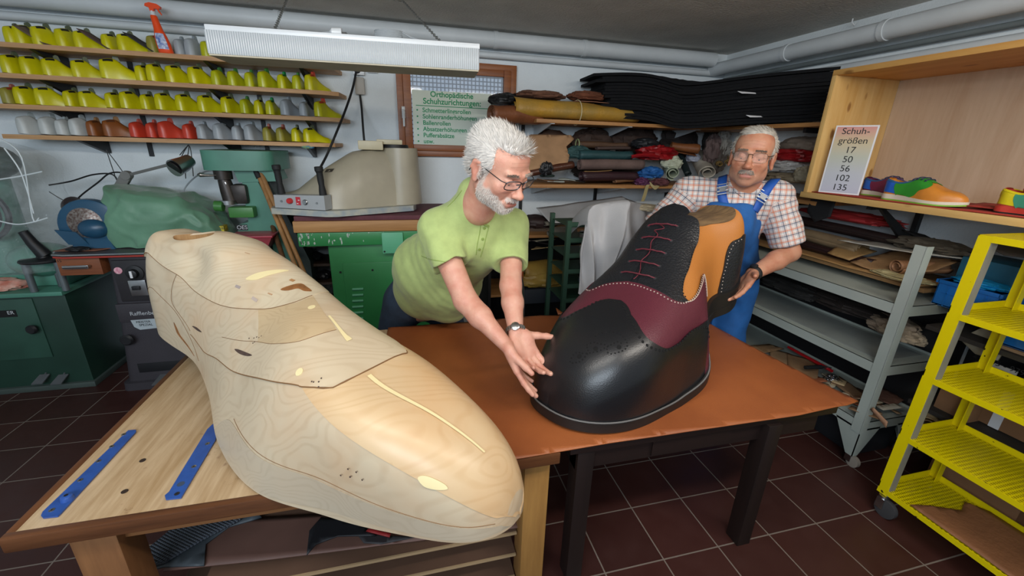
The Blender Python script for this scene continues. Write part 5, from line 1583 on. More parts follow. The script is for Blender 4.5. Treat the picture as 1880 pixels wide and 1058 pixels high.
# ---- coloured shoes, built on the same kind of form
SHK = dict(P=[0, 0, .30, 0], C=[.12, 2.3, .28, 2.1, .03, 1.8, .22, 2.2],
           K=dict(wn=[.034, .036, .034, .035, .041, .050, .051, .044, .038], wf=[.034, .036, .033, .033, .037, .044, .046, .042, .036],
                  h=[.075, .068, .062, .066, .082, .070, .050, .042, .034], zb=[.022, .022, .022, .021, .017, .013, .013, .016, .020],
                  r=[0] * 9, n=[.45, .45, .5, .55, .65, .7, .62, .62, .65], c=[0, 0, 0, .002, .003, .004, .002, 0, 0]))
def oxford(loc, rz, cols, label, sc=1.0, sole='cfc6b4', tread='7fae3a', wedge=False, slant=0.0):
 root = thing('shoe', label, 'shoe', (0, 0, 0))
 lf = Loft(SHK['P'], SHK['C'], SHK['K'], sc)
 lf.n = np.array([0, -1.0])
 heel, quarter, toe, collar, tongue = [mat('shoe_leather_' + c, c, .4, var=.08, vscale=20, bump=.1) for c in cols]
 lf.mesh(60, 36, drop=lambda t, p: (.04 < t < .34 and 1.0 < p < 2.14)).obj('upper', toe, root)
 lf.patch('heel_counter', [(.0, .02), (.21, .02), (.20, .5), (.17, .9), (.0, .9)], .002 * sc, heel, root, .001, ds=.006)
 lf.patch('heel_counter', [(.0, pi - .02), (.21, pi - .02), (.20, pi - .5), (.17, pi - .9), (.0, pi - .9)], .002 * sc, heel, root, .001, ds=.006)
 for s in (0, 1):
  f = (lambda q: q) if s == 0 else (lambda q: [(a, pi - b) for a, b in q])
  lf.patch('quarter', f(tpath([(.20, .03), (.45, .03), (.52, .35), (.60, .7), (.62, 1.1), (.57, 1.38), (.40, 1.40), (.34, .95), (.22, .75), (.17, .75)], 4, True)), .0028 * sc, quarter, root, .001, ds=.006)
  lf.patch('collar_band', f(tpath([(.02, .75), (.18, .68), (.30, .8), (.37, 1.0), (.42, 1.25), (.36, 1.35), (.33, 1.12), (.27, .98), (.16, .92), (.03, .98)], 4, True)), .0034 * sc, collar, root, .001, ds=.006)
 lf.patch('tongue', [(.30, 1.2), (.58, 1.42), (.60, 1.57), (.58, 1.72), (.30, 1.94), (.27, 1.57)], .004 * sc, tongue, root, .002, ds=.006)
 # lining seen through the opening
 MB().grid([[lf.S(t, p) * np.array([1, .86, 1]) - np.array([0, 0, .012 * sc]) * (1 if abs(p - pi / 2) < 1.2 else 0) for p in np.linspace(.5, pi - .5, 9)] for t in np.linspace(.05, .36, 9)]).obj('insole', mat('shoe_lining', 'b9a78c', .8), root)
 lc = MB()
 for t in (.37, .42, .47, .52):
  P = [lf.S(t + dt, p, .007 * sc) for dt, p in ((0, 1.12), (.005, 1.35), (.01, 1.57), (.005, 1.8), (0, 2.02))]
  lc.tube(spline(P, 3), .0022 * sc, 6)
  for p in (1.12, 2.02): lc.lathe([(.004 * sc, 0), (.004 * sc, .002)], lf.S(t, p, .004 * sc), lf.N(np.array([t]), np.array([p]))[0], 8)
 lc.obj('laces', mat('navy_lace', '2a3350', .7, var=0), root)
 # sole
 n = 60
 ring = [lf.S(t, 0.0) for t in np.linspace(.004, .996, n)] + [lf.S(t, pi) for t in np.linspace(.996, .004, n)]
 ring = np.array(ring)
 c0 = ring.mean(0)
 def off(R, d):
  D = R - c0
  D[:, 2] = 0
  D /= np.linalg.norm(D, axis=1, keepdims=True)
  return R + D * d
 R1 = off(ring, .004 * sc)
 z_up = R1[:, 2] + .004 * sc
 lo = np.clip((ring[:, 0] / (.3 * sc) - .72) / .28, 0, 1)**2 * .008 * sc
 def lev(z): 
  q = R1.copy()
  q[:, 2] = z
  return q
 m1 = MB().grid(np.array([lev(z_up), lev(lo + .006 * sc)]), 0, True)
 m1.f.append(tuple(range(2 * n)))
 m1.mi.append(0)
 m1.obj('sole', mat('sole_' + sole, sole, .6, var=.05), root)
 m2 = MB().grid(np.array([lev(lo + .006 * sc), lev(lo)]), 0, True)
 m2.f.append(tuple(range(4 * n - 1, 2 * n - 1, -1)))
 m2.mi.append(0)
 m2.obj('tread', mat('tread_' + tread, tread, .6, var=0), root)
 root.location = loc
 root.rotation_euler = (0, 0, rz)
 return root
# the pair points towards the camera along the case; heel ends on the left
ha = at(1622, 358, X=2.275)
tb = at(1779, 366, X=2.275)
ln = abs(ha[1] - tb[1])
s_ = ln / .305
oxford((2.285, ha[1], ZB1 + .006), -pi / 2, ['1f58b0', '2f8a2c', 'c98030', '2a5a86', '2f8a2c'], 'orange, green and blue lace-up shoe at the front of the showcase', s_)
oxford((2.40, at(1578, 350, X=2.40)[1] - .02, ZB1 + .006), -pi / 2, ['2558a8', '6a2440', '5a2440', '2a5078', '6a2a50'], 'blue and purple lace-up shoe behind the orange and green one', s_ * .92)
q = at(1832, 380, X=2.3)
oxford((2.29, q[1] - .005, ZB1 + .006), -pi / 2, ['c8b818', '3c8a70', 'b03a2c', 'c8b818', 'c8482c'], 'yellow, red and green thick-soled shoe at the right end of the showcase', s_ * .95, sole='b8382c', tread='161616')
T(MB().sphere((2.285, q[1] - .13, ZB1 + .10), (.04, .07, .028), 18, 12).obj('shoe_tongue', mat('orange_red_suede', 'c04a24', .8)), 'orange red padded shoe flap lying on the right-hand shoe', 'shoe')
T(sheet('leather_scrap', [at(1490, 366, X=2.35), at(1535, 368, X=2.35), at(1524, 398, X=2.33), at(1496, 408, X=2.33), at(1480, 388, X=2.33)], .004, mat('black_suede', '15171a', .8), wav=.006, res=.02), 'black suede scrap hanging down below the left end of the showcase', 'leather')
# ---------------------------------------------------------------- grey steel rack
GRY = mat('grey_green_steel_paint', 'a3aba4', .4, var=.06, vscale=4)
X0, X1 = 2.146, 2.52
YN, YF = 1.245, 2.75
g = thing('steel_shelf_rack', 'grey green steel rack on castors along the right wall', 'rack', (2.3, 1.9, 0))
zs = [at(1642, 557, X=X0)[2], at(1600, 664, X=X0)[2], at(1567, 766, X=X0)[2]]
for z in zs:
 MB().box((X0, YN, z - .002), (X1, YF, z)).box((X0, YN, z - .05), (X0 + .004, YF, z)).box((X0, YN, z - .05), (X1, YN + .004, z)).box((X1 - .004, YN, z - .05), (X1, YF, z + .012)).obj('shelf', GRY, g)
ztop = at(1695, 452, X=X0)[2]
for y in (YN, 2.72):
 MB().box((X0 - .004, y, .20), (X0, y + .045, ztop)).box((X0 - .004, y - .003, .20), (X0 + .035, y + .001, ztop)).obj('post', GRY, g)
 MB().box((X1 - .03, y - .003, .20), (X1 + .004, y + .001, zs[0] + .03)).obj('post', GRY, g)
 for xx, sg in ((X0, 1), (X1, -1)):
  MB().prism([(xx, y, zs[2] - .04), (xx + sg * .13, y, zs[2] - .04), (xx + sg * .035, y, .062), (xx, y, .062)], (0, .004, 0)).prism([(xx, y, zs[2] - .04), (xx, y + .13, zs[2] - .04), (xx, y + .035, .062), (xx, y, .062)], (sg * .004, 0, 0)).obj('leg_plate', GRY, g)
def caster(x, y, parent, r=.03, wcol='8a8278', name='castor'):
 c = MB().lathe([(.018, 0), (.018, .012)], (x + .01, y + .01, 2 * r), n=14)
 c.box((x - .008, y - .006, r * .8), (x - .005, y + .024, 2 * r)).box((x + .022, y - .006, r * .8), (x + .025, y + .024, 2 * r))
 f = c.obj(name, STEEL, parent)
 MB().lathe([(r * .5, -.012), (r, -.010), (r, .010), (r * .5, .012)], (x + .009, y - .012, r), (1, 0, 0), 24).obj('wheel', mat('wheel_' + wcol, wcol, .6), f)
for y in (YN + .01, 2.73):
 for x in (X0 + .01, X1 - .03): caster(x, y, g)
# things on the rack's top shelf
zt = zs[0] + .003
IT0 = set(bpy.data.objects)
def XR(px, X, *a): return at(px[0], px[1], X=X)
def LS(pts, X, th, m, lab, seed=0, wav=.008, dz=0.0, nm='leather_sheet'):
 P = [at(x, y, X=xx) for (x, y), xx in zip(pts, X)]
 return T(sheet(nm, P, th, m, wav=wav, seed=seed, res=.025), lab, 'leather' if 'leather' in nm else 'board')
T(roll('leather_roll', (2.42, 2.55, zt + .10), (2.38, 1.72, zt + .085), .055, L('beige_canvas', '8a7456', .8), turns=2, seed=31), 'beige brown roll lying lengthwise on top of the grey rack', 'leather roll')
T(roll('leather_roll', (2.48, 2.5, zt + .17), (2.50, 1.55, zt + .15), .04, L('blackish_brown', '2a1c1a', .6), turns=2, seed=32), 'blackish brown roll under the red leather on the grey rack', 'leather roll')
T(heap('red_leather', (2.50, 1.92, zt + .23), (.08, .26, .028), mat('bright_red_felt', 'a62a2c', .7), seed=33, amp=.5), 'bright red leather piece on top of the dark roll below the showcase', 'leather')
T(roll('leather_roll', (2.32, 2.4, zt + .04), (2.30, 1.6, zt + .035), .034, L('wine_black', '2a1616', .5), turns=2, seed=34), 'dark wine coloured roll at the front of the grey rack', 'leather roll')
T(sheet('white_board', [(2.22, 1.78, zt + .12), (2.24, 1.42, zt + .135), (2.34, 1.28, zt + .15), (2.58, 1.36, zt + .13), (2.52, 1.7, zt + .13)], .004, mat('white_card', 'b9b6ac', .6, var=.04), wav=.004, res=.04), 'stiff white card lying across the leather on the grey rack', 'board')
T(sheet('tan_board', [(2.17, 2.05, zt + .004), (2.17, 1.32, zt + .006), (2.34, 1.3, zt + .01), (2.4, 2.1, zt + .01)], .006, mat('tan_card', '9c7648', .7), wav=.003, res=.04), 'tan sheet covering the grey rack shelf along its front edge', 'board')
T(sheet('tan_leather', [(2.19, 1.66, zt + .03), (2.2, 1.50, zt + .02), (2.26, 1.34, zt + .10), (2.40, 1.32, zt + .11), (2.40, 1.62, zt + .10)], .004, L('brown_tan', '9a7650', .7), wav=.02, seed=5), 'bent tan leather sheet under the white card', 'leather')
T(sheet('tan_leather', [(2.22, 1.82, zt + .05), (2.21, 1.68, zt + .03), (2.36, 1.66, zt + .09), (2.36, 1.85, zt + .09)], .004, L('ochre_tan', '9c7a4c', .7), wav=.015, seed=6), 'ochre tan leather corner beside the dark wine roll', 'leather')
T(roll('leather_roll', (2.20, 1.45, zt + .062), (2.42, 1.38, zt + .075), .045, L('light_brown_leather_roll', '9a7050', .6), turns=2.0, seed=36, squash=.8), 'light brown leather roll with its open end outwards on the grey rack', 'leather roll')
T(heap('leather_piece', (2.21, 1.42, zt + .02), (.05, .10, .014), L('cream_folds', 'b3a67c', .7), seed=37, amp=.7), 'cream leather folds under the light brown roll', 'leather')
T(heap('leather_piece', (2.42, 1.45, zt + .16), (.09, .14, .03), L('olive_brown_suede', '5f574a', .85), seed=38, amp=.6), 'olive brown suede heaped behind the white card', 'leather')
T(sheet('leather_strip', [(2.46, 1.58, zt + .22), (2.5, 1.50, zt + .20), (2.5, 1.30, zt + .15), (2.46, 1.34, zt + .14)], .005, BLACKM, wav=.01, res=.02), 'black leather strip bending over the suede heap', 'leather')
T(sheet('brown_grey_board', [(2.5, 1.30, zt + .22), (2.6, 1.28, zt + .23), (2.62, .85, zt + .24), (2.5, .9, zt + .18), (2.42, 1.16, zt + .20)], .004, mat('grey_brown_board', '5c564e', .7), wav=.01, res=.04), 'grey brown sheet lying on the teal box under the showcase', 'board')
ZI = at(1656, 519, X=2.33)[2]
for o in set(bpy.data.objects) - IT0:
 if o.parent is None:
  o.location.x += .13 * max(0, min(1, (2.55 - min(v.co.x for v in o.data.vertices)) / .35))
  o.location.z += ZI - zt + .004
T(box('leather_shelf_board', (2.32, 1.30, ZI - .018), (2.69, 2.74, ZI), mat('tan_board_edge', '8f6c44', .7)), 'tan board on the right wall carrying leather above the grey rack', 'shelf')
# blue plastic boxes
BLP = mat('blue_plastic_crate', '1f6cb8', .3, var=.08)
def crate(name, x0, x1, y0, y1, z0, z1, m, lab, ribs=True):
 g = thing(name, lab, 'box', ((x0 + x1) / 2, (y0 + y1) / 2, z0))
 t = .006
 b = MB()
 s = .012
 b.prism([(x0 + s, y0 + s, z0), (x1 - s, y0 + s, z0), (x1, y0, z1), (x0, y0, z1)][:4], (0, 0, 0)) if False else None
 for (a0, a1) in (((x0, y0), (x1, y0 + t)), ((x0, y1 - t), (x1, y1)), ((x0, y0), (x0 + t, y1)), ((x1 - t, y0), (x1, y1))):
  b.box((a0[0], a0[1], z0), (a1[0], a1[1], z1), .002)
 b.box((x0, y0, z0), (x1, y1, z0 + t))
 b.obj('crate_body', m, g)
 r = MB()
 for (a0, a1) in (((x0 - .008, y0 - .008), (x1 + .008, y0 + t)), ((x0 - .008, y1 - t), (x1 + .008, y1 + .008)), ((x0 - .008, y0), (x0 + t, y1)), ((x1 - t, y0), (x1 + .008, y1))):
  r.box((a0[0], a0[1], z1 - .016), (a1[0], a1[1], z1), .002)
 if ribs:
  for f in (.2, .4, .6, .8): r.box((x0 - .003, y0 + (y1 - y0) * f - .002, z0 + .0), (x0 + .002, y0 + (y1 - y0) * f + .002, z1 - .02))
  r.box((x0 - .003, y0 + .02, z0 + (z1 - z0) * .5), (x0 + .002, y1 - .02, z0 + (z1 - z0) * .5 + .003))
 r.obj('crate_rim', m, g)
 return g
bz = zs[0]
X_B = 2.34
p0, p1 = at(1685, 530, X=X_B), at(1750, 545, X=X_B)
crate('storage_crate', X_B, 2.6, 1.055, 1.27, bz - .002, bz + .115, BLP, 'light blue plastic crate at the end of the grey rack')
T(heap('blue_bag', (2.40, 1.15, bz + .125), (.05, .085, .016), mat('turquoise_bag', '1a8fc8', .25, var=.1), seed=40, amp=.6), 'crumpled turquoise plastic bag on the light blue crate', 'bag')
TEAL = mat('teal_box_card', '1f5f78', .6, var=.08)
T(box('teal_box', (2.45, .99, bz + .11), (2.66, 1.28, bz + .215), TEAL, None, .003), 'teal cardboard box standing behind the light blue crate', 'box')
T(box('paper_stack', (2.48, .86, bz + .19), (2.62, 1.07, bz + .238), mat('lilac_white_paper', 'b2aebc', .7), None, .003), 'white paper stack in the teal box beside the yellow trolley', 'paper')
crate('storage_crate', 2.43, 2.62, .82, .95, bz + .01, bz + .17, mat('deep_blue_plastic', '155090', .3, var=.08), 'deep blue plastic crate behind the trolley post', False)
crate('storage_crate', 2.34, 2.6, .88, 1.02, bz - .08, bz + .03, BLP, 'bright blue plastic crate standing low beside the trolley post', False)
T(box('rack_board', (2.31, .2, bz - .115), (2.66, 1.24, bz - .095), mat('dark_shelf', '2c2722', .8)), 'dark shelf board behind the yellow trolley', 'shelf')
CARD = mat('brown_cardboard', '8a6444', .8, var=.08, vscale=10)
g = thing('cardboard_box', 'open brown cardboard box with handwriting behind the yellow trolley', 'box', (2.45, .75, bz - .09))
box('carton', (2.36, .50, bz - .094), (2.6, .86, bz - .005), CARD, g, .003)
box('red_lid', (2.355, .49, bz - .0), (2.6, .865, bz + .03), mat('wine_red_card', '6a2024', .7), g, .003)
box('white_edge', (2.352, .49, bz - .008), (2.6, .866, bz + .0), WHITEP, g)
text('lettering', 'Druckknöpfe', .045, mat('black_ink', '1c1c1e', .6, var=0), (2.355, .68, bz - .045), (0, -1, 0), (0, 0, 1), g, shear=.25)
T(sheet('white_insole', [(2.40, .83, bz + .05), (2.40, .64, bz + .13), (2.42, .58, bz + .10), (2.44, .60, bz + .02), (2.42, .74, bz + .01)], .004, mat('white_card', 'b9b6ac', .6, var=.04), wav=.002, res=.02), 'white card cut-out standing on the red-lidded cardboard box', 'board')
T(box('beige_mat', (2.33, .86, bz - .094), (2.4, 1.0, bz - .082), mat('beige_felt', '9c7c5c', .8)), 'small beige pad left of the cardboard box', 'pad')
# lower right boxes and bags behind the trolley
zm = at(1800, 700, X=2.45)[2]
g = thing('cardboard_box', 'brown cardboard box with a printed number label behind the trolley middle', 'box', (2.5, .8, .5))
box('carton', (2.42, .35, .42), (2.66, 1.02, .60), CARD, g, .003)
box('carton_tape', (2.418, .93, .42), (2.42, .965, .60), WHITEP, g)
lb0, lb1 = at(1808, 660, X=2.416), at(1866, 690, X=2.416)
pl_ = box('printed_label', (2.412, lb1[1], lb1[2] - .004), (2.418, lb0[1], lb0[2]), mat('grey_label', 'a9a59c', .7, var=.03), g)
cy = (lb0[1] + lb1[1]) / 2
cz = (lb0[2] + lb1[2]) / 2
text('lettering', '2 - 135 - 9796', .032, mat('black_ink', '1c1c1e', .6, var=0), (2.411, cy, cz + .012), (0, -1, 0), (0, 0, 1), g)
text('lettering', 'ESOHLE', .028, mat('black_ink', '1c1c1e', .6, var=0), (2.411, cy + .03, cz - .018), (0, -1, 0), (0, 0, 1), g)
T(sheet('paper_bag', [at(1762, 622, X=2.40), at(1812, 598, X=2.42), at(1852, 632, X=2.40), at(1830, 662, X=2.38), at(1790, 650, X=2.38)], .01, mat('cream_paper_bag', 'a39a84', .7, var=.05), wav=.01, res=.02), 'cream paper bag with a faint print behind the trolley', 'bag')
T(heap('grey_bag', (2.5, .72, .66), (.13, .2, .07), mat('dark_grey_plastic', '3c3e44', .4), seed=41, amp=.5), 'dark grey plastic bag on the labelled cardboard box', 'bag')
T(box('small_carton', (2.36, 1.0, .40), (2.5, 1.13, .56), CARD, None, .004), 'small brown carton at the left of the labelled box', 'box')
T(box('rack_board', (2.31, .2, .395), (2.66, 1.2, .415), mat('dark_shelf', '2c2722', .8)), 'dark lower shelf board behind the yellow trolley', 'shelf')
for i, (x0, x1, y0, y1, z0, z1, lb) in enumerate([(2.36, 2.66, .45, 1.06, .0, .20, 'taped brown carton standing on the floor behind the trolley'), (2.33, 2.62, .55, 1.12, .205, .33, 'pinkish brown flat carton stacked on the floor carton')]):
 g = thing('cardboard_box', lb, 'box', (2.5, .8, z0))
 box('carton', (x0, y0, z0), (x1, y1, z1), CARD if i == 0 else mat('pinkish_card', '8a6a58', .8, var=.1), g, .006)
 box('packing_tape', (x0 - .001, y0 + .12, z0), (x0 + .05, y0 + .3, z1 + .001), mat('brown_tape', '6a4c34', .35, var=.05), g)
for i, (x, y, rr, lb) in enumerate([(1705, 780, .045, 'cream roll of material on the floor behind the trolley, upper one'), (1700, 800, .05, 'pale crumpled piece under the cream roll')]):
 c = at(x, y, X=2.28)
 T(roll('material_roll', c, c + (.12, .05, 0), rr, L('cream_roll', 'a08c68', .8), turns=1.6, seed=50 + i), lb, 'roll')
c = at(1697, 838, X=2.25)
T(MB().tube([(c[0], c[1], .01), (c[0], c[1], .07)], [.022, .02], 14).obj('wooden_peg', L('beige_peg', 'a0805c', .7)), 'short beige wooden post end on the floor behind the trolley', 'wood')
T(box('added_shade_panel', (2.675, .0, .0), (2.695, 1.24, .92), mat('blackish_shade_fill', '141315', .8)), 'added dark panel shading the wall behind the yellow trolley', 'board')  # added panel: darkens the wall that shows too bright behind the trolley
# scraps on the rack's lowest shelf and on the floor in front of it
rg = random.Random(12)
palette = [('a88866', 'tan'), ('8a6a4c', 'brown'), ('b9aa90', 'cream'), ('c0b8a4', 'off-white'), ('6c4a34', 'dark brown'), ('9a5a3c', 'rust')]
for i in range(34):
 c, nm = palette[i % 6]
 y = 1.27 + rg.random() * .35
 x = 2.16 + rg.random() * .26
 a = rg.random() * pi
 l_, w_ = .02 + rg.random() * .04, .01 + rg.random() * .015
 z = zs[2] + .006 + (i % 5) * .008
 o = sheet('leather_scrap', [(x + l_ * cos(a) - w_ * sin(a), y + l_ * sin(a) + w_ * cos(a), z), (x - l_ * cos(a) - w_ * sin(a), y - l_ * sin(a) + w_ * cos(a), z + .01), (x - l_ * cos(a) + w_ * sin(a), y - l_ * sin(a) - w_ * cos(a), z + .004), (x + l_ * cos(a) + w_ * sin(a), y + l_ * sin(a) - w_ * cos(a), z)], .003, L('scrap_' + nm, c, .7), wav=.004, seed=i, res=.02)
 T(o, f'small {nm} offcut in the litter on the lowest rack shelf near the castor', 'scrap', 'offcuts on the lowest rack shelf')
P_ = [at(1598, 752, X=2.14), at(1604, 748, X=2.14), at(1630, 775, X=2.12), at(1628, 786, X=2.12), at(1620, 778, X=2.12)]
T(sheet('leather_strip', P_, .003, L('pink_tan_strip', 'b58a6c', .7), wav=.004, res=.015), 'pinkish tan strip hanging over the edge of the lowest rack shelf', 'leather')
zf_ = zs[2] + .004
for i, (pts, c, lb) in enumerate([
 ([(1415, 640), (1450, 650), (1445, 672), (1412, 668)], 'ab8c6a', 'tan board scrap behind the table corner, beside the red tool'),
 ([(1445, 648), (1505, 665), (1500, 700), (1448, 682)], 'a5825f', 'larger tan leather scrap under the black knife'),
 ([(1540, 690), (1600, 730), (1570, 735), (1535, 708)], '8a6c50', 'brown leather strip leaning behind the rack post'),
 ([(1508, 695), (1535, 692), (1533, 712), (1510, 714)], 'cfc2a8', 'white torn scrap next to the table corner'),
 ([(1378, 635), (1412, 632), (1440, 640), (1400, 648)], '9a7a58', 'light brown scrap just behind the man’s trouser leg'),
 ([(1600, 700), (1660, 735), (1640, 745), (1590, 725)], '6a4a3c', 'dark brown scrap on the lowest rack shelf'),
 ([(1620, 690), (1665, 715), (1660, 735), (1620, 712)], '55504c', 'grey leather scrap at the back of the lowest rack shelf')]):
 P = [at(x, y, Z=zf_ + .012 + .01 * (i % 3)) for x, y in pts]
 T(sheet('leather_scrap', P, .004, L('fscrap%d' % i, c, .7), wav=.006, seed=90 + i, res=.03), lb, 'scrap')
a_, b_ = at(1452, 640, Z=zf_ + .05), at(1528, 682, Z=zf_ + .05)
T(MB().tube([a_, b_], .009, 8).tube([a_ + (0, .02, .0), b_ + (.01, .03, 0)], .008, 8).obj('red_tool', mat('red_tool_paint', 'a8161c', .35, var=0)), 'long red two-armed tool lying in the leather litter behind the table', 'tool')
a_, b_ = at(1478, 675, Z=zf_ + .06), at(1508, 674, Z=zf_ + .06)
g = thing('knife', 'black handled knife lying on the tan scrap behind the table', 'knife', a_)
MB().tube([a_, b_], [.011, .013], 10).obj('handle', RUBBER, g)
MB().prism([b_ + (0, 0, -.008), b_ + (.05, -.02, -.008), b_ + (.055, -.02, 0), b_ + (0, 0, .008)], (.002, .004, 0)).obj('blade', STEEL, g)
c = at(1528, 695, Z=zf_ + .04)
T(heap('metal_part', c, (.025, .025, .02), STEEL, seed=77, amp=.6), 'small shiny metal part beside the knife', 'metal part')
c = at(1540, 703, Z=zf_ + .03)
g = thing('cardboard_piece', 'small folded card with a black letter beside the knife', 'card', c)
MB().box(c + (-.03, -.03, -.012), c + (.03, .03, .012), .003, rot=rotm((0, 0, 1), .5)).obj('card_body', L('card_c', 'b8a078', .7), g)
text('lettering', 'M', .035, BLACKM, c + (0, 0, .0135), (cos(-.4), sin(-.4), 0), (-sin(-.4), cos(-.4), 0), g)
for i, (px, X, r, c, lb) in enumerate([((1640, 600), 2.4, (.06, .09, .05), '8a7a68', 'beige leather bundle between the grey rack shelves'), ((1655, 615), 2.35, (.05, .08, .03), '9a8a74', 'pale leather fold under the beige bundle in the rack'), ((1560, 560), 2.45, (.1, .3, .03), '2e2622', 'dark leather layers on the middle of the grey rack'), ((1460, 530), 2.4, (.1, .2, .03), '2a2826', 'black sheets lying deep in the grey rack')]):
 c0 = at(*px, X=X)
 T(heap('leather_piece', c0, r, L('rk%d' % i, c, .8), seed=100 + i, amp=.6), lb, 'leather')
box('shelf_liner', (X0 + .05, 1.3, zs[1] + .001), (X1 - .04, 2.7, zs[1] + .003), mat('grey_liner', '8d938f', .5))['kind'] = 'thing'
T(bpy.data.objects['shelf_liner'], 'dull grey liner on the middle shelf of the grey rack', 'liner')
T(box('added_dark_block', (2.54, 1.26, 0), (2.69, 2.74, .86), mat('blackish_shade_fill', '141315', .8)), 'added black block darkening the space behind the grey rack at the right wall', 'cabinet')  # added block: stands in for the black shade between the rack shelves
T(box('dark_bin', (2.24, 1.3, .0), (2.5, 1.6, .17), mat('black_bin', '1c1e22', .5), None, .02), 'black low bin under the grey rack', 'bin')
# ---------------------------------------------------------------- yellow trolley
YEL = mat('yellow_steel_paint', 'e6d200', .4, var=.05, vscale=20, bump=.05)
# chipped edges
def chip_yellow():
 m = bpy.data.materials.new('chipped_yellow_paint')
 m.use_nodes = True
 nt = m.node_tree
 N, Lk = nt.nodes, nt.links
 b = N['Principled BSDF']
 b.inputs['Roughness'].default_value = .38
 tc = N.new('ShaderNodeTexCoord')
 nz = N.new('ShaderNodeTexNoise')
 nz.inputs['Scale'].default_value = 42
 nz.inputs['Detail'].default_value = 3
 Lk.new(tc.outputs['Object'], nz.inputs['Vector'])
 r = N.new('ShaderNodeMapRange')
 r.inputs[1].default_value = .70
 r.inputs[2].default_value = .715
 Lk.new(nz.outputs[0], r.inputs[0])
 mx = N.new('ShaderNodeMix')
 mx.data_type = 'RGBA'
 Lk.new(r.outputs[0], mx.inputs['Factor'])
 mx.inputs['A'].default_value = lin('dcc800')
 mx.inputs['B'].default_value = lin('3a3410')
 Lk.new(mx.outputs['Result'], b.inputs['Base Color'])
 return m
YC = chip_yellow()
perf = bpy.data.materials.new('perforated_yellow_sheet')
perf.use_nodes = True
nt = perf.node_tree
b = nt.nodes['Principled BSDF']
b.inputs['Base Color'].default_value = lin('d6c400')
b.inputs['Roughness'].default_value = .4
tc = nt.nodes.new('ShaderNodeTexCoord')
sx = nt.nodes.new('ShaderNodeSeparateXYZ')
nt.links.new(tc.outputs['Object'], sx.inputs[0])
def mth(op, a, b_=None):
 n = nt.nodes.new('ShaderNodeMath')
 n.operation = op
 for i, x in enumerate((a, b_)):
  if x is None: continue
  if hasattr(x, 'links'): nt.links.new(x, n.inputs[i])
  else: n.inputs[i].default_value = x
 return n.outputs[0]
fx = mth('FRACT', mth('MULTIPLY', mth('ADD', sx.outputs[0], 10.0), 1 / .0115))
fy = mth('FRACT', mth('MULTIPLY', mth('ADD', sx.outputs[1], 10.0), 1 / .0155))
hole = mth('MULTIPLY', mth('LESS_THAN', fx, .5), mth('LESS_THAN', fy, .62))
nt.links.new(mth('SUBTRACT', 1.0, hole), b.inputs['Alpha'])
CX0, CX1, CY1, CY0 = 1.99, 2.30, 1.02, .15
g = thing('steel_trolley', 'chipped yellow steel trolley with perforated shelves at the right edge', 'trolley', (2.15, .6, 0))
for x, sg in ((CX0, 1), (CX1, -1)):
 for y, sy in ((CY1, -1), (CY0, 1)):
  p = MB().box((x, y, .098), (x + sg * .004, y + sy * .04, 1.265)).obj('post', YC, g)
  MB().box((x + sg * .002, y + sy * .040, .098), (x + sg * .035, y + sy * .043, 1.263)).obj('post_flange', YC if sg < 0 else mat('bare_grey_flange', '7c7a70', .5), p)
for z in (1.265, .968, .692, .408, .128):
 s_ = MB().box((CX0 + .002, CY0, z - .0015), (CX1 - .002, CY1, z))
 sh = s_.obj('shelf', perf, g, fix=False)
 MB().box((CX0 - .001, CY0, z - .022), (CX0 + .003, CY1 - (.04 if z > 1.2 else .038), z + .001)).box((CX1 - .003, CY0, z - .004), (CX1 + .001, CY1, z + .024)).box((CX0, CY1 - .003, z - .004), (CX1, CY1, z + .024 if z < 1.2 else z)).obj('shelf_rim', YC, sh)
for y in (CY1 - .03, CY0 + .01):
 for x in (CX0 - .004, CX1 - .03): caster(x, y - .01, g, .042, '3a3a3c')
T(sheet('leather_sheet', [(CX0 + .006, .90, .133), (CX0 + .006, .2, .133), (CX1 - .01, .2, .133), (CX1 - .01, .80, .133), (CX1 - .05, .86, .135), (CX1 - .12, .83, .134), (CX0 + .08, .88, .133)], .003, L('brown_leather_on_shelf', '8a5c3c', .6), wav=.002, res=.03), 'brown leather sheet lying on the lowest shelf of the yellow trolley', 'leather')
# ---------------------------------------------------------------- workbench, brown table
TZ = 0.613
OAK = wood('pale_oak_top', 'c8ae8c', 'a48660', 1, 10, rough=.5, ring=1.6)
DKOAK = wood('dark_oak_edge', '6b4226', '4a2b17', 0, 12, rough=.4)
MIDO = wood('brown_bench_wood', '8a5e38', '6a4426', 2, 10)
MIDX = wood('brown_bench_rail', '8a5e38', '6a4426', 0, 10)
g = thing('workbench', 'pale wooden workbench with a dark oak edge carrying the giant wooden last', 'workbench', (-.27, 1.5, 0))
BX0, BX1, BY0, BY1 = -.965, .43, .985, 2.02
def bench_top_material():
 m = OAK.copy()
 m.name = 'scratched_oak_top'
 nt = m.node_tree
 b = nt.nodes['Principled BSDF']
 src = b.inputs['Base Color'].links[0].from_socket
 tc = nt.nodes.new('ShaderNodeTexCoord')
 nz = nt.nodes.new('ShaderNodeTexNoise')
 nz.inputs['Scale'].default_value = 9
 nz.inputs['Detail'].default_value = 10
 nz.inputs['Roughness'].default_value = .7
 nt.links.new(tc.outputs['Object'], nz.inputs['Vector'])
 r = nt.nodes.new('ShaderNodeMapRange')
 r.inputs[1].default_value = .60
 r.inputs[2].default_value = .66
 r.inputs[4].default_value = .7
 nt.links.new(nz.outputs[0], r.inputs[0])
 mx = nt.nodes.new('ShaderNodeMix')
 mx.data_type = 'RGBA'
 nt.links.new(r.outputs[0], mx.inputs['Factor'])
 nt.links.new(src, mx.inputs['A'])
 mx.inputs['B'].default_value = lin('6a4326')
 nt.links.new(mx.outputs['Result'], b.inputs['Base Color'])
 return m
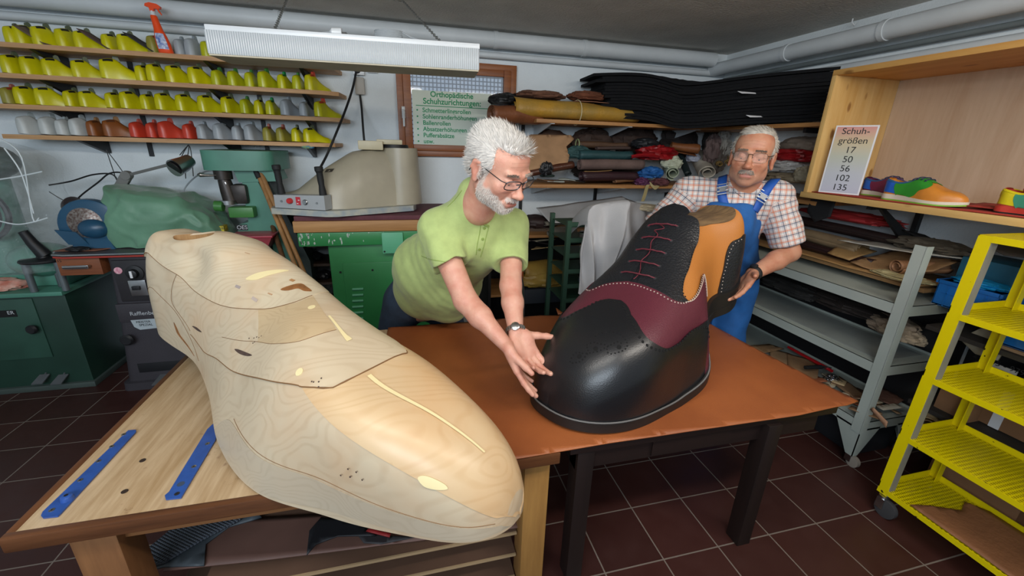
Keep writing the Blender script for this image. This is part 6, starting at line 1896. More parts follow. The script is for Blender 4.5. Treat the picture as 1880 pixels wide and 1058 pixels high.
box('bench_top', (BX0 + .02, BY0 + .02, TZ - .035), (BX1, BY1, TZ), bench_top_material(), g)
box('edge_trim', (BX0, BY0, TZ - .042), (BX1, BY0 + .022, TZ + .001), DKOAK, g, .004)
box('edge_trim', (BX0, BY0 + .02, TZ - .042), (BX0 + .022, BY1, TZ + .001), wood('dark_oak_edge_y', '6b4226', '4a2b17', 1, 12, rough=.4), g, .004)
box('apron', (BX0 + .10, BY0 + .055, TZ - .105), (BX1 - .03, BY0 + .08, TZ - .035), MIDX, g, .003)
box('apron', (BX0 + .10, BY1 - .08, TZ - .105), (BX1 - .03, BY1 - .055, TZ - .035), MIDX, g, .003)
for x0, x1 in ((BX0 + .10, BX0 + .20), (BX1 - .105, BX1 - .02)):
 for y0 in (BY0 + .03, BY1 - .12): box('leg', (x0, y0, 0), (x1, y0 + .09, TZ - .035), MIDO if x0 < 0 else wood('yellow_brown_leg', 'a5793f', '8a6030', 2, 10), g, .004)
for q in ((262, 846), (229, 903)):
 c = at(*q, Z=TZ)
 MB().lathe([(.008, 0), (.008, .0008)], c + (0, 0, .0005), n=16).obj('drill_hole', mat('drill_hole', '2a1c12', .9, var=0), g)
# shelf boards under the bench
z1 = at(955, 977, Y=1.06)[2]
z2 = at(955, 1016, Y=1.06)[2]
z3 = at(955, 1056, Y=1.06)[2]
LAM = mat('pale_board_edge', 'a08664', .7, var=.08)
BRB = mat('brown_hardboard', '5e4536', .6, var=.1)
for i, (z, lb) in enumerate([(z1, 'upper'), (z2, 'second'), (z3, 'third'), (z3 - (z2 - z3), 'fourth')]):
 q = thing('hardboard_sheet', f'{lb} brown hardboard shelf with a pale front edge under the workbench', 'board', (-.2, 1.5, z))
 box('board', (-.78 if i else -.66, 1.065, z - .008), (BX1 - .11, 1.95, z), BRB, q)
 box('pale_edge', (-.78 if i else -.66, 1.06, z - .009), (BX1 - .11, 1.066, z + .001), LAM, q)
TEX = bpy.data.materials.new('studded_grey_rubber')
TEX.use_nodes = True
nt = TEX.node_tree
b = nt.nodes['Principled BSDF']
b.inputs['Base Color'].default_value = lin('4c525c')
b.inputs['Roughness'].default_value = .55
vo = nt.nodes.new('ShaderNodeTexVoronoi')
vo.inputs['Scale'].default_value = 115
vo.inputs['Randomness'].default_value = 0
tc = nt.nodes.new('ShaderNodeTexCoord')
mpn = nt.nodes.new('ShaderNodeMapping')
mpn.inputs['Rotation'].default_value = (0, 0, .6)
nt.links.new(tc.outputs['Object'], mpn.inputs[0])
nt.links.new(mpn.outputs[0], vo.inputs['Vector'])
bp = nt.nodes.new('ShaderNodeBump')
bp.inputs['Strength'].default_value = 1
bp.inputs['Distance'].default_value = .01
bp.invert = True
nt.links.new(vo.outputs['Distance'], bp.inputs['Height'])
nt.links.new(bp.outputs[0], b.inputs['Normal'])
P = [at(x, y, Z=z1 + .03) for x, y in [(258, 1020), (262, 1040), (300, 1035), (375, 990), (440, 955), (460, 930), (330, 960)]]
T(sheet('studded_rubber_sheet', P, .008, TEX, wav=.003, res=.02), 'studded blue grey rubber sheet lying under the left of the workbench', 'rubber sheet')
P = [at(x, y, Z=z1 + .018) for x, y in [(240, 1058), (300, 1042), (375, 1040), (378, 1000), (420, 968), (480, 950), (460, 930), (330, 950), (262, 1040)]]
T(sheet('rubber_sheet', P, .006, mat('plain_slate_rubber', '4a5258', .5), wav=.003, res=.03), 'plain slate rubber sheet with a curved cut under the studded one', 'rubber sheet')
P = [at(x, y, Z=z1 + .012) for x, y in [(300, 1050), (600, 1015), (962, 968), (940, 930), (500, 950), (330, 960)]]
T(sheet('leather_sheet', P, .004, mat('mauve_brown_leather', '6a4c42', .6), wav=.002, res=.04), 'mauve brown leather sheet spread on the upper shelf under the workbench', 'leather')
P = [at(x, y, Z=z1 + .035) for x, y in [(563, 1020), (568, 975), (590, 950), (660, 960), (690, 985), (620, 985), (580, 1000)]]
T(sheet('leather_scrap', P, .004, mat('black_leather_scrap', '17181c', .6), wav=.003, res=.02), 'pointed black leather scrap under the giant wooden last', 'leather')
P = [at(x, y, Z=z1 + .03) for x, y in [(650, 975), (720, 985), (770, 985), (700, 1000), (668, 998)]]
T(sheet('leather_scrap', P, .003, mat('dark_grey_scrap', '2c2a2c', .6), wav=.003, res=.02), 'dark grey scrap under the front of the giant wooden last', 'leather')
P = [at(x, y, Z=z1 + .04) for x, y in [(672, 976), (715, 987), (718, 979), (680, 968)]]
T(sheet('red_strip', P, .003, mat('red_card', '8a1c1c', .6), wav=.001, res=.02), 'small red strip peeping out under the giant wooden last', 'leather')
# blue perforated metal strips on the bench
BLUE = mat('blue_strip_paint', '2a4f96', .35, var=.12, vscale=30)
for k, (pts, screws, lb) in enumerate([
 ([(236, 792), (250, 791), (250, 795), (113, 944), (107, 950), (80, 953), (76, 949), (79, 942)], [(227, 798), (205, 820), (181, 847), (147, 882), (122, 909), (95, 937)], 'long blue metal strip with screws on the left of the workbench'),
 ([(381, 790), (402, 770), (404, 772), (396, 810), (333, 916), (305, 919), (303, 912), (311, 905)], [(381, 815), (356, 857), (325, 907)], 'blue metal strip partly under the giant wooden last')]):
 c = at(*pts[3], Z=TZ + .004)
 q = thing('metal_strip', lb, 'metal strip', c)
 P = [at(x, y, Z=TZ + .0015) for x, y in pts]
 MB().prism(P, (0, 0, .004)).obj('strip', BLUE, q)
 for s in screws:
  c = at(*s, Z=TZ + .0056)
  MB().lathe([(.0062, 0), (.0062, .0008), (.005, .0012)], c, n=18).obj('screw', STEEL if k == 0 or s[1] < 880 else mat('dark_screw', '4a4a50', .4, metal=.8, var=0), q)
  MB().lathe([(.0024, 0), (.0024, .0004)], c + (0, 0, .0012), n=6).obj('screw_slot', BLACKM, q)
 if k == 0:
  c = at(124, 917, Z=TZ + .006)
  MB().lathe([(.014, 0), (.012, .01), (.008, .013)], c, n=20).obj('boss', BLUE, q)
  MB().lathe([(.0045, 0), (.0045, .0005)], c + (0, 0, .0132), n=12).obj('boss_hole', BLACKM, q)
 else: MB().lathe([(.009, 0), (.009, .0005)], at(332, 889, Z=TZ + .0056), n=20).obj('worn_spot', mat('worn_grey', '3c4a60', .4, var=.1), q)
# dark table
DKT = wood('very_dark_table_wood', '1d100d', '130a08', 0, 8, rough=.5)
DKL = wood('very_dark_table_leg', '1d100d', '130a08', 2, 8, rough=.5)
g = thing('table', 'dark brown wooden table under the large leather sheet', 'table', (1.0, 1.5, 0))
box('tabletop', (.47, 1.0, TZ - .03), (1.56, 2.02, TZ), DKT, g, .003)
box('apron', (.50, 1.02, TZ - .11), (1.50, 1.045, TZ - .03), DKT, g)
box('apron', (.50, 1.98, TZ - .11), (1.50, 2.0, TZ - .03), DKT, g)
for x in (.50, 1.44):
 box('apron', (x, 1.03, TZ - .11), (x + .025, 1.99, TZ - .03), DKT, g)
q = at(1372, 1030, Z=0)
for (x, y) in ((.50, 1.005), (1.235, .985), (.50, 1.93), (1.44, 1.93)):
 box('leg', (x, y, 0), (x + .06, y + .065, TZ - .03), DKL, g, .003)
box('drawer_front', (.78, 1.012, TZ - .10), (1.10, 1.02, TZ - .035), DKT, g)
LTH = bpy.data.materials.new('cognac_leather_sheet')
LTH.use_nodes = True
nt = LTH.node_tree
b = nt.nodes['Principled BSDF']
tc = nt.nodes.new('ShaderNodeTexCoord')
n1 = nt.nodes.new('ShaderNodeTexNoise')
n1.inputs['Scale'].default_value = 3
n1.inputs['Detail'].default_value = 8
nt.links.new(tc.outputs['Object'], n1.inputs['Vector'])
mx = nt.nodes.new('ShaderNodeMix')
mx.data_type = 'RGBA'
mx.inputs['A'].default_value = lin('8a4a26')
mx.inputs['B'].default_value = lin('a25c30')
r = nt.nodes.new('ShaderNodeMapRange')
r.inputs[1].default_value = .35
r.inputs[2].default_value = .65
nt.links.new(n1.outputs[0], r.inputs[0])
nt.links.new(r.outputs[0], mx.inputs['Factor'])
nt.links.new(mx.outputs['Result'], b.inputs['Base Color'])
b.inputs['Roughness'].default_value = .48
n2 = nt.nodes.new('ShaderNodeTexNoise')
n2.inputs['Scale'].default_value = 160
n2.inputs['Detail'].default_value = 4
nt.links.new(tc.outputs['Object'], n2.inputs['Vector'])
bp = nt.nodes.new('ShaderNodeBump')
bp.inputs['Strength'].default_value = .18
bp.inputs['Distance'].default_value = .004
nt.links.new(n2.outputs[0], bp.inputs['Height'])
nt.links.new(bp.outputs[0], b.inputs['Normal'])
ol = [(.02, .984), (.30, .984), (.60, .99), (1.0, .985), (1.35, .983), (1.60, 1.0), (1.69, 1.022), (1.665, 1.15), (1.62, 1.5), (1.60, 1.8), (1.575, 2.03), (1.2, 2.05), (.87, 2.06), (.80, 2.03), (.70, 2.05), (.3, 2.03), (-.12, 2.035), (-.14, 1.6), (-.05, 1.3)]
def drape(W):
 W = W.copy()
 W[:, 2] = TZ + .0035 + np.clip(W[:, 2] - W[:, 2].mean(), 0, 1)
 dx = np.clip(W[:, 0] - 1.56, 0, 1)
 W[:, 2] -= dx * .10
 W[:, 2] += .0012 * (1 + vnoise(W * 5, 4))
 return W
T(sheet('leather_sheet', [(x, y, TZ + .004) for x, y in ol], .003, LTH, wav=0.0, res=.03, fn=drape), 'large cognac brown leather sheet spread over the table', 'leather')
T(sheet('leather_tab', [(.80, 2.03, TZ + .01), (.84, 2.03, TZ + .012), (.80, 2.07, TZ + .035)], .003, LTH, wav=0, res=.02), 'small leather corner curling up at the far edge of the brown sheet', 'leather')
# ---------------------------------------------------------------- giant wooden last
LAST_K = dict(P=[-1.1233, 2.1998, 0.266, 0.8684], C=[0.202, 2.002, 0.284, 2.119, 0.069, 1.537, 0.306, 2.144],
 K={'wn': [0.1677, 0.1246, 0.1277, 0.1859, 0.2688, 0.2827, 0.2166, 0.2297, 0.2568], 'wf': [0.2315, 0.2203, 0.2026, 0.1829, 0.1756, 0.2126, 0.2529, 0.2102, 0.1969], 'h': [0.508, 0.4845, 0.5156, 0.4966, 0.4842, 0.4636, 0.387, 0.3552, 0.3244], 'zb': [0.9055, 0.8617, 0.8499, 0.8048, 0.738, 0.7135, 0.7121, 0.7361, 0.7503], 'r': [-0.0055, -0.0259, -0.0673, -0.1302, -0.1472, -0.0702, 0.0064, 0.0301, -0.0076], 'n': [0.45, 0.6515, 0.8073, 0.9489, 1.0, 0.8143, 0.4933, 0.5733, 0.6777], 'c': [0.0218, -0.0088, -0.02, -0.0185, -0.0018, 0.0278, 0.0347, 0.0007, -0.0055]})
def maple(name, a, b_, rot, sc=2.2, orange=.35):
 m = bpy.data.materials.new(name)
 m.use_nodes = True
 nt = m.node_tree
 N, Lk = nt.nodes, nt.links
 bs = N['Principled BSDF']
 bs.inputs['Roughness'].default_value = .42
 bs.inputs['Coat Weight'].default_value = .1
 bs.inputs['Coat Roughness'].default_value = .25
 tc = N.new('ShaderNodeTexCoord')
 mp = N.new('ShaderNodeMapping')
 mp.inputs['Rotation'].default_value = rot
 mp.inputs['Scale'].default_value = (.2, 1, 1)
 Lk.new(tc.outputs['Object'], mp.inputs[0])
 nz = N.new('ShaderNodeTexNoise')
 nz.inputs['Scale'].default_value = sc
 nz.inputs['Detail'].default_value = 3
 Lk.new(mp.outputs[0], nz.inputs['Vector'])
 # contour-like growth rings
 mu = N.new('ShaderNodeMath')
 mu.operation = 'MULTIPLY'
 mu.inputs[1].default_value = 300
 Lk.new(nz.outputs[0], mu.inputs[0])
 fr = N.new('ShaderNodeMath')
 fr.operation = 'SINE'
 Lk.new(mu.outputs[0], fr.inputs[0])
 r1 = N.new('ShaderNodeMapRange')
 r1.inputs[1].default_value = .0
 r1.inputs[2].default_value = 1.0
 r1.inputs[4].default_value = .30
 Lk.new(fr.outputs[0], r1.inputs[0])
 n2 = N.new('ShaderNodeTexNoise')
 n2.inputs['Scale'].default_value = 40
 n2.inputs['Detail'].default_value = 4
 Lk.new(mp.outputs[0], n2.inputs['Vector'])
 ad = N.new('ShaderNodeMath')
 ad.operation = 'MULTIPLY'
 Lk.new(r1.outputs[0], ad.inputs[0])
 Lk.new(n2.outputs[0], ad.inputs[1])
 mx = N.new('ShaderNodeMix')
 mx.data_type = 'RGBA'
 mx.inputs['A'].default_value = lin(a)
 mx.inputs['B'].default_value = lin(b_)
 Lk.new(ad.outputs[0], mx.inputs['Factor'])
 n3 = N.new('ShaderNodeTexNoise')
 n3.inputs['Scale'].default_value = 4.2
 n3.inputs['Detail'].default_value = 4
 Lk.new(tc.outputs['Object'], n3.inputs['Vector'])
 r3 = N.new('ShaderNodeMapRange')
 r3.inputs[1].default_value = .45
 r3.inputs[2].default_value = .80
 r3.inputs[4].default_value = orange
 Lk.new(n3.outputs[0], r3.inputs[0])
 m2 = N.new('ShaderNodeMix')
 m2.data_type = 'RGBA'
 Lk.new(r3.outputs[0], m2.inputs['Factor'])
 Lk.new(mx.outputs['Result'], m2.inputs['A'])
 m2.inputs['B'].default_value = lin('c48648')
 Lk.new(m2.outputs['Result'], bs.inputs['Base Color'])
 return m
def lbump(t, ph):
 f = 0
 for c, w in ((1, 1.0), (-1, 1.0)):
  p = ph if c == 1 else pi - ph
  f = f - .030 * np.exp(-((t - .195) / .035)**2 - ((p - .86) / .22)**2) + .014 * np.exp(-((t - .255) / .03)**2 - ((p - 1.12) / .2)**2) + .010 * np.exp(-((t - .13) / .05)**2 - ((p - 1.12) / .12)**2)
 return f
LS_ = Loft(LAST_K['P'], LAST_K['C'], LAST_K['K'], 1.52 / 1.76, lbump)
hc_ = (.155, 1.44)
hole_in = lambda t, p: ((t - hc_[0]) / .050)**2 + ((p - hc_[1]) / .21)**2 < 1.35
ang = math.atan2(LS_.e[1], LS_.e[0])
gl = thing('giant_shoe_last', 'giant pale wooden shoe last lying on the workbench, toe towards the camera', 'shoe last', (LS_.P[0] * .5 + LS_.P[2] * .5, LS_.P[1] * .5 + LS_.P[3] * .5, TZ))
LS_.mesh(260, 150, drop=hole_in).obj('last_body', maple('maple_body', 'c3b297', '8f6d48', (0, 0, -ang + .25), 2.0, .35), gl)
hole = [(hc_[0] + .050 * cos(a), hc_[1] + .21 * sin(a)) for a in np.linspace(0, 2 * pi, 36, endpoint=False)]
near = tpath([(.04, .95), (.056, .842), (.089, .764), (.151, .661), (.203, .567), (.266, .606), (.334, .717), (.401, .898), (.457, 1.079), (.497, 1.299), (.508, 1.496)], 4)
far = [(t, pi - p) for t, p in near[::-1]]
LS_.patch('instep_block', near + far[1:], .006, maple('maple_instep', 'ccbca0', '9c7c56', (0, 0, -ang - .4), 2.6, .45), gl, .006, ds=.014, hole=hole)
near2 = tpath([(.206, .17), (.26, .185), (.298, .228), (.392, .409), (.522, .614), (.614, .764), (.668, .895)], 4) + [(.676, .912), (.70, 1.02), (.728, 1.20), (.738, 1.551), (.741, 1.80), (.742, 1.882), (.735, 1.93)]
far2 = [(.70, 2.06), (.60, 2.38), (.50, 2.56), (.39, 2.73), (.30, 2.9), (.206, 2.97), (.15, 2.55), (.30, 2.3), (.42, 2.1), (.46, 1.56), (.40, .95), (.27, .65), (.20, .60), (.152, .655), (.138, .45), (.145, .30)]
LS_.patch('vamp_block', near2 + far2, .0045, maple('maple_vamp', 'c6b498', '94724c', (0, 0, -ang + .9), 2.4, .45), gl, .006, ds=.014)
sm = mat('dark_seam_shade', '7a5632', .8, var=0)
def seam(pts, r=.0008, off=.0005, m=sm, n=6, nm='seam_shade_line'):
 pts = spline(pts, n)
 P = [LS_.S(t, p, off) for t, p in pts]
 return MB().tube(P, r, 5).obj(nm, m, gl)
LS_.patch('amber_block', tpath([(.66, .93), (.70, .86), (.75, .78), (.82, .69), (.90, .60), (.95, .52), (.985, .42)], 4) + [(.999, .6), (1.0, 1.57), (.999, 2.4), (.985, 2.75)] + tpath([(.93, 2.6), (.85, 2.45), (.76, 2.3), (.68, 2.15)], 4) + [(.64, 1.57)], .0016, maple('maple_amber', 'ccaf88', 'a87844', (0, 0, -ang), 2.2, .45), gl, .001, ds=.014)
LS_.patch('sole_board', tpath([(.42, .012), (.45, .16), (.50, .25), (.605, .20), (.688, .145), (.764, .10), (.848, .10), (.949, .13), (.99, .2)], 4) + [(.998, .05), (.97, .006), (.8, .005), (.6, .005)], .0016, maple('maple_grey', 'b6a892', '8f7a62', (0, 0, -ang), 3.0, .1), gl, .001, ds=.014)
LS_.patch('warm_block', tpath([(.42, .95), (.46, 1.12), (.50, 1.3), (.51, 1.5)], 4) + tpath([(.634, 1.535), (.607, 1.173), (.545, .937), (.48, .80)], 4), .0052, maple('maple_warm', 'c0a884', '8c6238', (0, 0, -ang + 1.2), 3.2, .2), gl, .001, ds=.012)
seam([(.02, .34), (.043, .331), (.122, .283), (.183, .157), (.241, .047)])
seam([(.50, .28), (.605, .22), (.688, .157), (.764, .12), (.848, .11), (.949, .142), (.985, .25)])
seam([(.151, .661), (.136, .449), (.141, .307), (.206, .197)], off=.005)
seam(near, .0010, .0065, n=2)
seam(near2, .0018, .0040, n=2)  # joint line that also paints the shadow at the vamp block's step
seam([(.35, .50), (.457, .756), (.545, .937), (.607, 1.173), (.634, 1.535)], .0008, .0052)
INL = mat('pale_inlay', 'e3d2a0', .45, var=.03)
for a_, b_, o_ in (((.594, 1.54), (.668, 1.565), .0065), ((.748, 1.551), (.945, 1.535), .0042)):
 t = np.linspace(0, 1, 20)
 T_ = a_[0] + (b_[0] - a_[0]) * t
 P_ = a_[1] + (b_[1] - a_[1]) * t
 MB().grid([LS_.S(T_, P_ + d, o_) for d in (-.009, 0, .009)]).obj('inlay_strip', INL, gl)
LS_.patch('inlay_patch', tpath([(.342, 1.047), (.352, 1.16), (.365, 1.26), (.398, 1.504), (.392, 1.38), (.38, 1.252), (.365, 1.12)], 4, True), .0075, INL, gl, .001, ds=.008)
LS_.patch('filler_patch', tpath([(.894, .63), (.898, .70), (.908, .735), (.924, .732), (.930, .68), (.920, .60), (.904, .559)], 4, True), .0035, INL, gl, .001, ds=.008)
DK_ = mat('dark_bark_knot', '4a3830', .8, var=.2, vscale=60)
BRN = mat('brown_streak', '8a5a30', .6, var=.25, vscale=40)
LS_.patch('knot', tpath([(.414, .585), (.43, .625), (.455, .665), (.485, .705), (.47, .665), (.44, .615)], 3, True), .0055, DK_, gl, .001, ds=.006)
LS_.patch('knot', tpath([(.215, .252), (.235, .285), (.26, .305), (.24, .27)], 3, True), .0055, DK_, gl, .001, ds=.006)
LS_.patch('bark_streak', tpath([(.128, .150), (.136, .13), (.15, .085), (.18, .06), (.215, .035), (.19, .045), (.155, .065), (.135, .09)], 3, True), .0015, BRN, gl, .001, ds=.006)
LS_.patch('bark_streak', tpath([(.432, 1.24), (.44, 1.35), (.452, 1.472), (.470, 1.50), (.493, 1.52), (.48, 1.44), (.462, 1.40), (.45, 1.30)], 3, True), .0075, BRN, gl, .001, ds=.006)
for t, p, l_, w_, c in ((.335, .93, .014, .05, 'a89a94'), (.395, .98, .018, .05, 'b3a297'), (.43, 1.42, .010, .06, 'a87c50'), (.42, 1.13, .012, .035, 'b08a68'), (.30, 1.35, .010, .03, 'b08a68')):
 LS_.patch('wood_plug', [(t - l_ / 2, p - w_ / 2), (t + l_ / 2, p - w_ / 2 + .02), (t + l_ / 2, p + w_ / 2), (t - l_ / 2, p + w_ / 2 - .02)], .0075, mat('plug_' + c, c, .6), gl, .001, ds=.006)
for t, p in ((.655, 1.0), (.545, 1.43)):
 MB().lathe([(.011, 0), (.011, .0012)], LS_.S(t, p, .0045), LS_.N(np.array([t]), np.array([p]))[0], 20).obj('dowel_end', INL, gl)
rg = random.Random(2)
dots = MB()
for c_t, c_p, k in ((.462, .80, 7), (.80, .30, 6), (.70, 1.1, 5)):
 for i in range(k):
  t, p = c_t + rg.uniform(-.02, .02), c_p + rg.uniform(-.06, .06)
  dots.lathe([(.0022, 0), (.0022, .0008)], LS_.S(t, p, .0046), LS_.N(np.array([t]), np.array([p]))[0], 8)
dots.obj('nail_holes', DK_, gl)
# the bored opening on top
hp = [LS_.S(t, p, .0055) for t, p in hole]
inner = np.array(hp)
ctr = inner.mean(0)
m_ = MB().grid([inner, ctr + (inner - ctr) * .98 - (0, 0, .03), ctr + (inner - ctr) * .97 - (0, 0, .14)], 0, True)
m_.f.append(tuple(2 * 36 + i for i in range(36)))
m_.mi.append(0)
m_.obj('bored_hole', wood('rough_bored_wood', 'b08a5c', '8a6238', 2, 20, rough=.8), gl)
# ---------------------------------------------------------------- giant shoe
SHOE_K = dict(P=[1.65, 1.9, 0.5171, 1.331], C=[0.112, 2.807, 0.295, 2.36, 0.081, 1.4, 0.279, 2.659],
 K={'wn': [0.1439, 0.1471, 0.1783, 0.253, 0.3167, 0.2864, 0.2659, 0.2505, 0.2502], 'wf': [0.1889, 0.1792, 0.1716, 0.1803, 0.2325, 0.276, 0.2597, 0.2336, 0.2195], 'h': [0.569, 0.4967, 0.5167, 0.5426, 0.502, 0.4602, 0.3905, 0.3422, 0.2764], 'zb': [1.0569, 0.9748, 0.9338, 0.8676, 0.7751, 0.7127, 0.7125, 0.7203, 0.725], 'r': [-0.0062, 0.0045, -0.0245, -0.0567, -0.0639, -0.0179, 0.0163, 0.0251, 0.0273], 'n': [0.5408, 0.4988, 0.5649, 0.6987, 0.7202, 0.566, 0.5008, 0.5842, 0.7321], 'c': [0.0243, 0.029, -0.0426, -0.0627, -0.0225, -0.0082, -0.0041, 0.0028, -0.0122]})
SH = Loft(SHOE_K['P'], SHOE_K['C'], SHOE_K['K'], 1.52 / 1.76)
BLK = bpy.data.materials.new('black_shoe_leather')
BLK.use_nodes = True
def leather_mat(name, c, rough, grain=.12, coat=.0, var='', gs=220):
 m = bpy.data.materials.new(name)
 m.use_nodes = True
 nt = m.node_tree
 b = nt.nodes['Principled BSDF']
 b.inputs['Base Color'].default_value = lin(c)
 b.inputs['Roughness'].default_value = rough
 b.inputs['Coat Weight'].default_value = coat
 b.inputs['Coat Roughness'].default_value = .3
 tc = nt.nodes.new('ShaderNodeTexCoord')
 vo = nt.nodes.new('ShaderNodeTexVoronoi')
 vo.inputs['Scale'].default_value = gs
 nt.links.new(tc.outputs['Object'], vo.inputs['Vector'])
 nz = nt.nodes.new('ShaderNodeTexNoise')
 nz.inputs['Scale'].default_value = 9
 nz.inputs['Detail'].default_value = 3
 nt.links.new(tc.outputs['Object'], nz.inputs['Vector'])
 ad = nt.nodes.new('ShaderNodeMath')
 ad.operation = 'MULTIPLY_ADD'
 nt.links.new(nz.outputs[0], ad.inputs[0])
 ad.inputs[1].default_value = 2.0
 nt.links.new(vo.outputs['Distance'], ad.inputs[2])
 bp = nt.nodes.new('ShaderNodeBump')
 bp.inputs['Strength'].default_value = grain
 bp.inputs['Distance'].default_value = .01
 nt.links.new(ad.outputs[0], bp.inputs['Height'])
 nt.links.new(bp.outputs[0], b.inputs['Normal'])
 n4 = nt.nodes.new('ShaderNodeTexNoise')
 n4.inputs['Scale'].default_value = 5
 nt.links.new(tc.outputs['Object'], n4.inputs['Vector'])
 mx = nt.nodes.new('ShaderNodeMix')
 mx.data_type = 'RGBA'
 l0 = lin(c)
 mx.inputs['A'].default_value = tuple(x * .86 for x in l0[:3]) + (1,)
 mx.inputs['B'].default_value = tuple(min(1, x * 1.14) for x in l0[:3]) + (1,)
 nt.links.new(n4.outputs[0], mx.inputs['Factor'])
 nt.links.new(mx.outputs['Result'], b.inputs['Base Color'])
 return m
BLK = leather_mat('black_shoe_leather', '16171a', .36, .06, .25)
BLKG = leather_mat('grained_black_leather', '1b1d21', .42, .22, .1, gs=120)
WINE = leather_mat('wine_red_leather', '5a2430', .48, .12)
ORG = leather_mat('honey_orange_leather', 'b87433', .5, .1)
SOLM = mat('black_sole', '1a1817', .5, var=.1)
gs_ = thing('giant_shoe', 'giant black, wine red and honey brown oxford shoe standing on the leather sheet', 'shoe', (1.0, 1.35, TZ))
SH.mesh(130, 84).obj('quarter', ORG, gs_)
# base under the cap and the vamp
CAPO = lambda t, p: .006 + .0105 * np.clip((np.minimum(p, pi - p) - .02) / .4, 0, 1) * np.clip((1.0 - t) / .05, 0, 1)
toe = tpath([(.44, .01), (.42, .20), (.428, .394), (.531, .512), (.637, .528), (.719, .638), (.764, .913), (.767, 1.157), (.735, 1.44)], 5) + [(.688, 1.567)] + tpath([(.722, 1.64), (.762, 1.70), (.80, 1.842), (.825, 2.039), (.80, 2.35), (.70, 2.55), (.60, 2.63), (.50, 2.70), (.44, 3.13)], 5)
SH.patch('toe_cap', toe + [(.70, 3.135), (.90, 3.135), (.985, 3.1), (.998, 2.6), (1.0, 1.57), (.998, .6), (.985, .04), (.90, .006), (.70, .006)], CAPO, BLK, gs_, .007, ds=.013)
vt = [(.30, .01), (.318, .15), (.332, .34), (.333, .45), (.338, .545), (.345, .47), (.36, .53)] + tpath([(.36, .56), (.421, .70), (.491, .78), (.544, .898), (.576, 1.087), (.585, 1.402), (.585, 1.551), (.60, 1.614), (.632, 1.779), (.663, 1.945), (.64, 2.15), (.56, 2.30), (.44, 2.42), (.36, 2.55)], 5)
vt = [(.30, .01), (.318, .15), (.334, .34), (.328, .50)] + tpath([(.333, .575), (.36, .60), (.421, .70), (.491, .78), (.544, .898), (.576, 1.087), (.585, 1.402), (.585, 1.551), (.60, 1.614), (.632, 1.779), (.663, 1.945), (.64, 2.15), (.56, 2.30), (.44, 2.42), (.36, 2.52), (.335, 2.57)], 5) + [(.328, 2.64), (.33, 2.8), (.31, 3.13)]
SH.patch('vamp', vt + [(.50, 3.135), (.56, 2.80), (.72, 2.62), (.86, 2.3), (.88, 1.9), (.80, 1.62), (.74, 1.567), (.80, 1.40), (.83, 1.1), (.80, .8), (.72, .5), (.62, .40), (.5, .3), (.49, .01)], lambda t, p: .0125 - .0105 * np.clip((t - .44) / .04, 0, 1) * np.clip((.62 - np.minimum(p, pi - p)) / .2, 0, 1), WINE, gs_, .006, ds=.013)
fr_ = [(.335, 1.53), (.30, 1.50), (.27, 1.44)] + tpath([(.262, 1.40), (.255, 1.291), (.258, 1.165), (.289, .985), (.324, .91), (.40, .955), (.45, 1.0), (.49, .984), (.515, .93), (.505, .80)], 5) + [(.60, .93), (.64, 1.2), (.64, 1.545)] + [(.60, 1.553), (.50, 1.548), (.42, 1.53), (.36, 1.518)]
fl_ = [(.345, 1.56), (.31, 1.62), (.27, 1.70)] + tpath([(.262, 1.74), (.255, 1.85), (.258, 1.98), (.289, 2.157), (.324, 2.23), (.40, 2.18), (.45, 2.14), (.49, 2.157), (.54, 2.2), (.58, 2.25)], 5) + [(.66, 2.15), (.70, 1.95), (.66, 1.7), (.64, 1.567)] + [(.60, 1.572), (.50, 1.572), (.42, 1.56), (.37, 1.553)]
# raised collar: the facings flare up above the form at their top
def flare(o, k=.03):
 me = o.data
 return o
FL = lambda t, p: .009 + .5 * np.clip(.335 - t, 0, .1)**1.25
SH.patch('lace_facing', fr_, FL, BLKG, gs_, .007, ds=.012)
SH.patch('lace_facing', fl_, FL, BLKG, gs_, .007, ds=.012)
SH.patch('tongue', [(.245, 1.42), (.222, 1.57), (.215, 1.68), (.235, 1.86), (.30, 1.84), (.5, 1.75), (.62, 1.70), (.64, 1.57), (.62, 1.42), (.5, 1.38), (.3, 1.36)], lambda t, p: .004 + .6 * np.clip(.33 - t, 0, .12)**1.2, BLKG, gs_, .006, ds=.014)
cpoly = tpath([(.0, .02), (.10, .02), (.163, .05), (.166, .15), (.160, .26), (.154, .48), (.134, .638), (.087, .64), (.0, .64)], 4)
SH.patch('heel_counter', cpoly, .006, BLKG, gs_, .006, ds=.012)
SH.patch('heel_counter', [(t, pi - p) for t, p in cpoly], .006, BLKG, gs_, .006, ds=.012)
# flat furry insert that fills the opening
ins = tpath([(.272, 1.36), (.26, 1.20), (.235, 1.115), (.21, 1.085), (.165, 1.087), (.125, 1.16), (.098, 1.25), (.082, 1.40), (.080, 1.57), (.085, 1.75), (.10, 1.90), (.13, 2.0), (.17, 2.05), (.21, 2.05), (.25, 1.98), (.27, 1.78), (.275, 1.57)], 4, True)
insm = mat('brown_furry_lining', '7a6040', .9, var=.3, vscale=9, bump=.4, bscale=30, stretch=(1.2, 9, 4), col2='54402a')
P_ = [SH.S(t, p, .003) for t, p in ins]
SH.patch('opening_insert', ins, .0035, insm, gs_, .003, ds=.012)
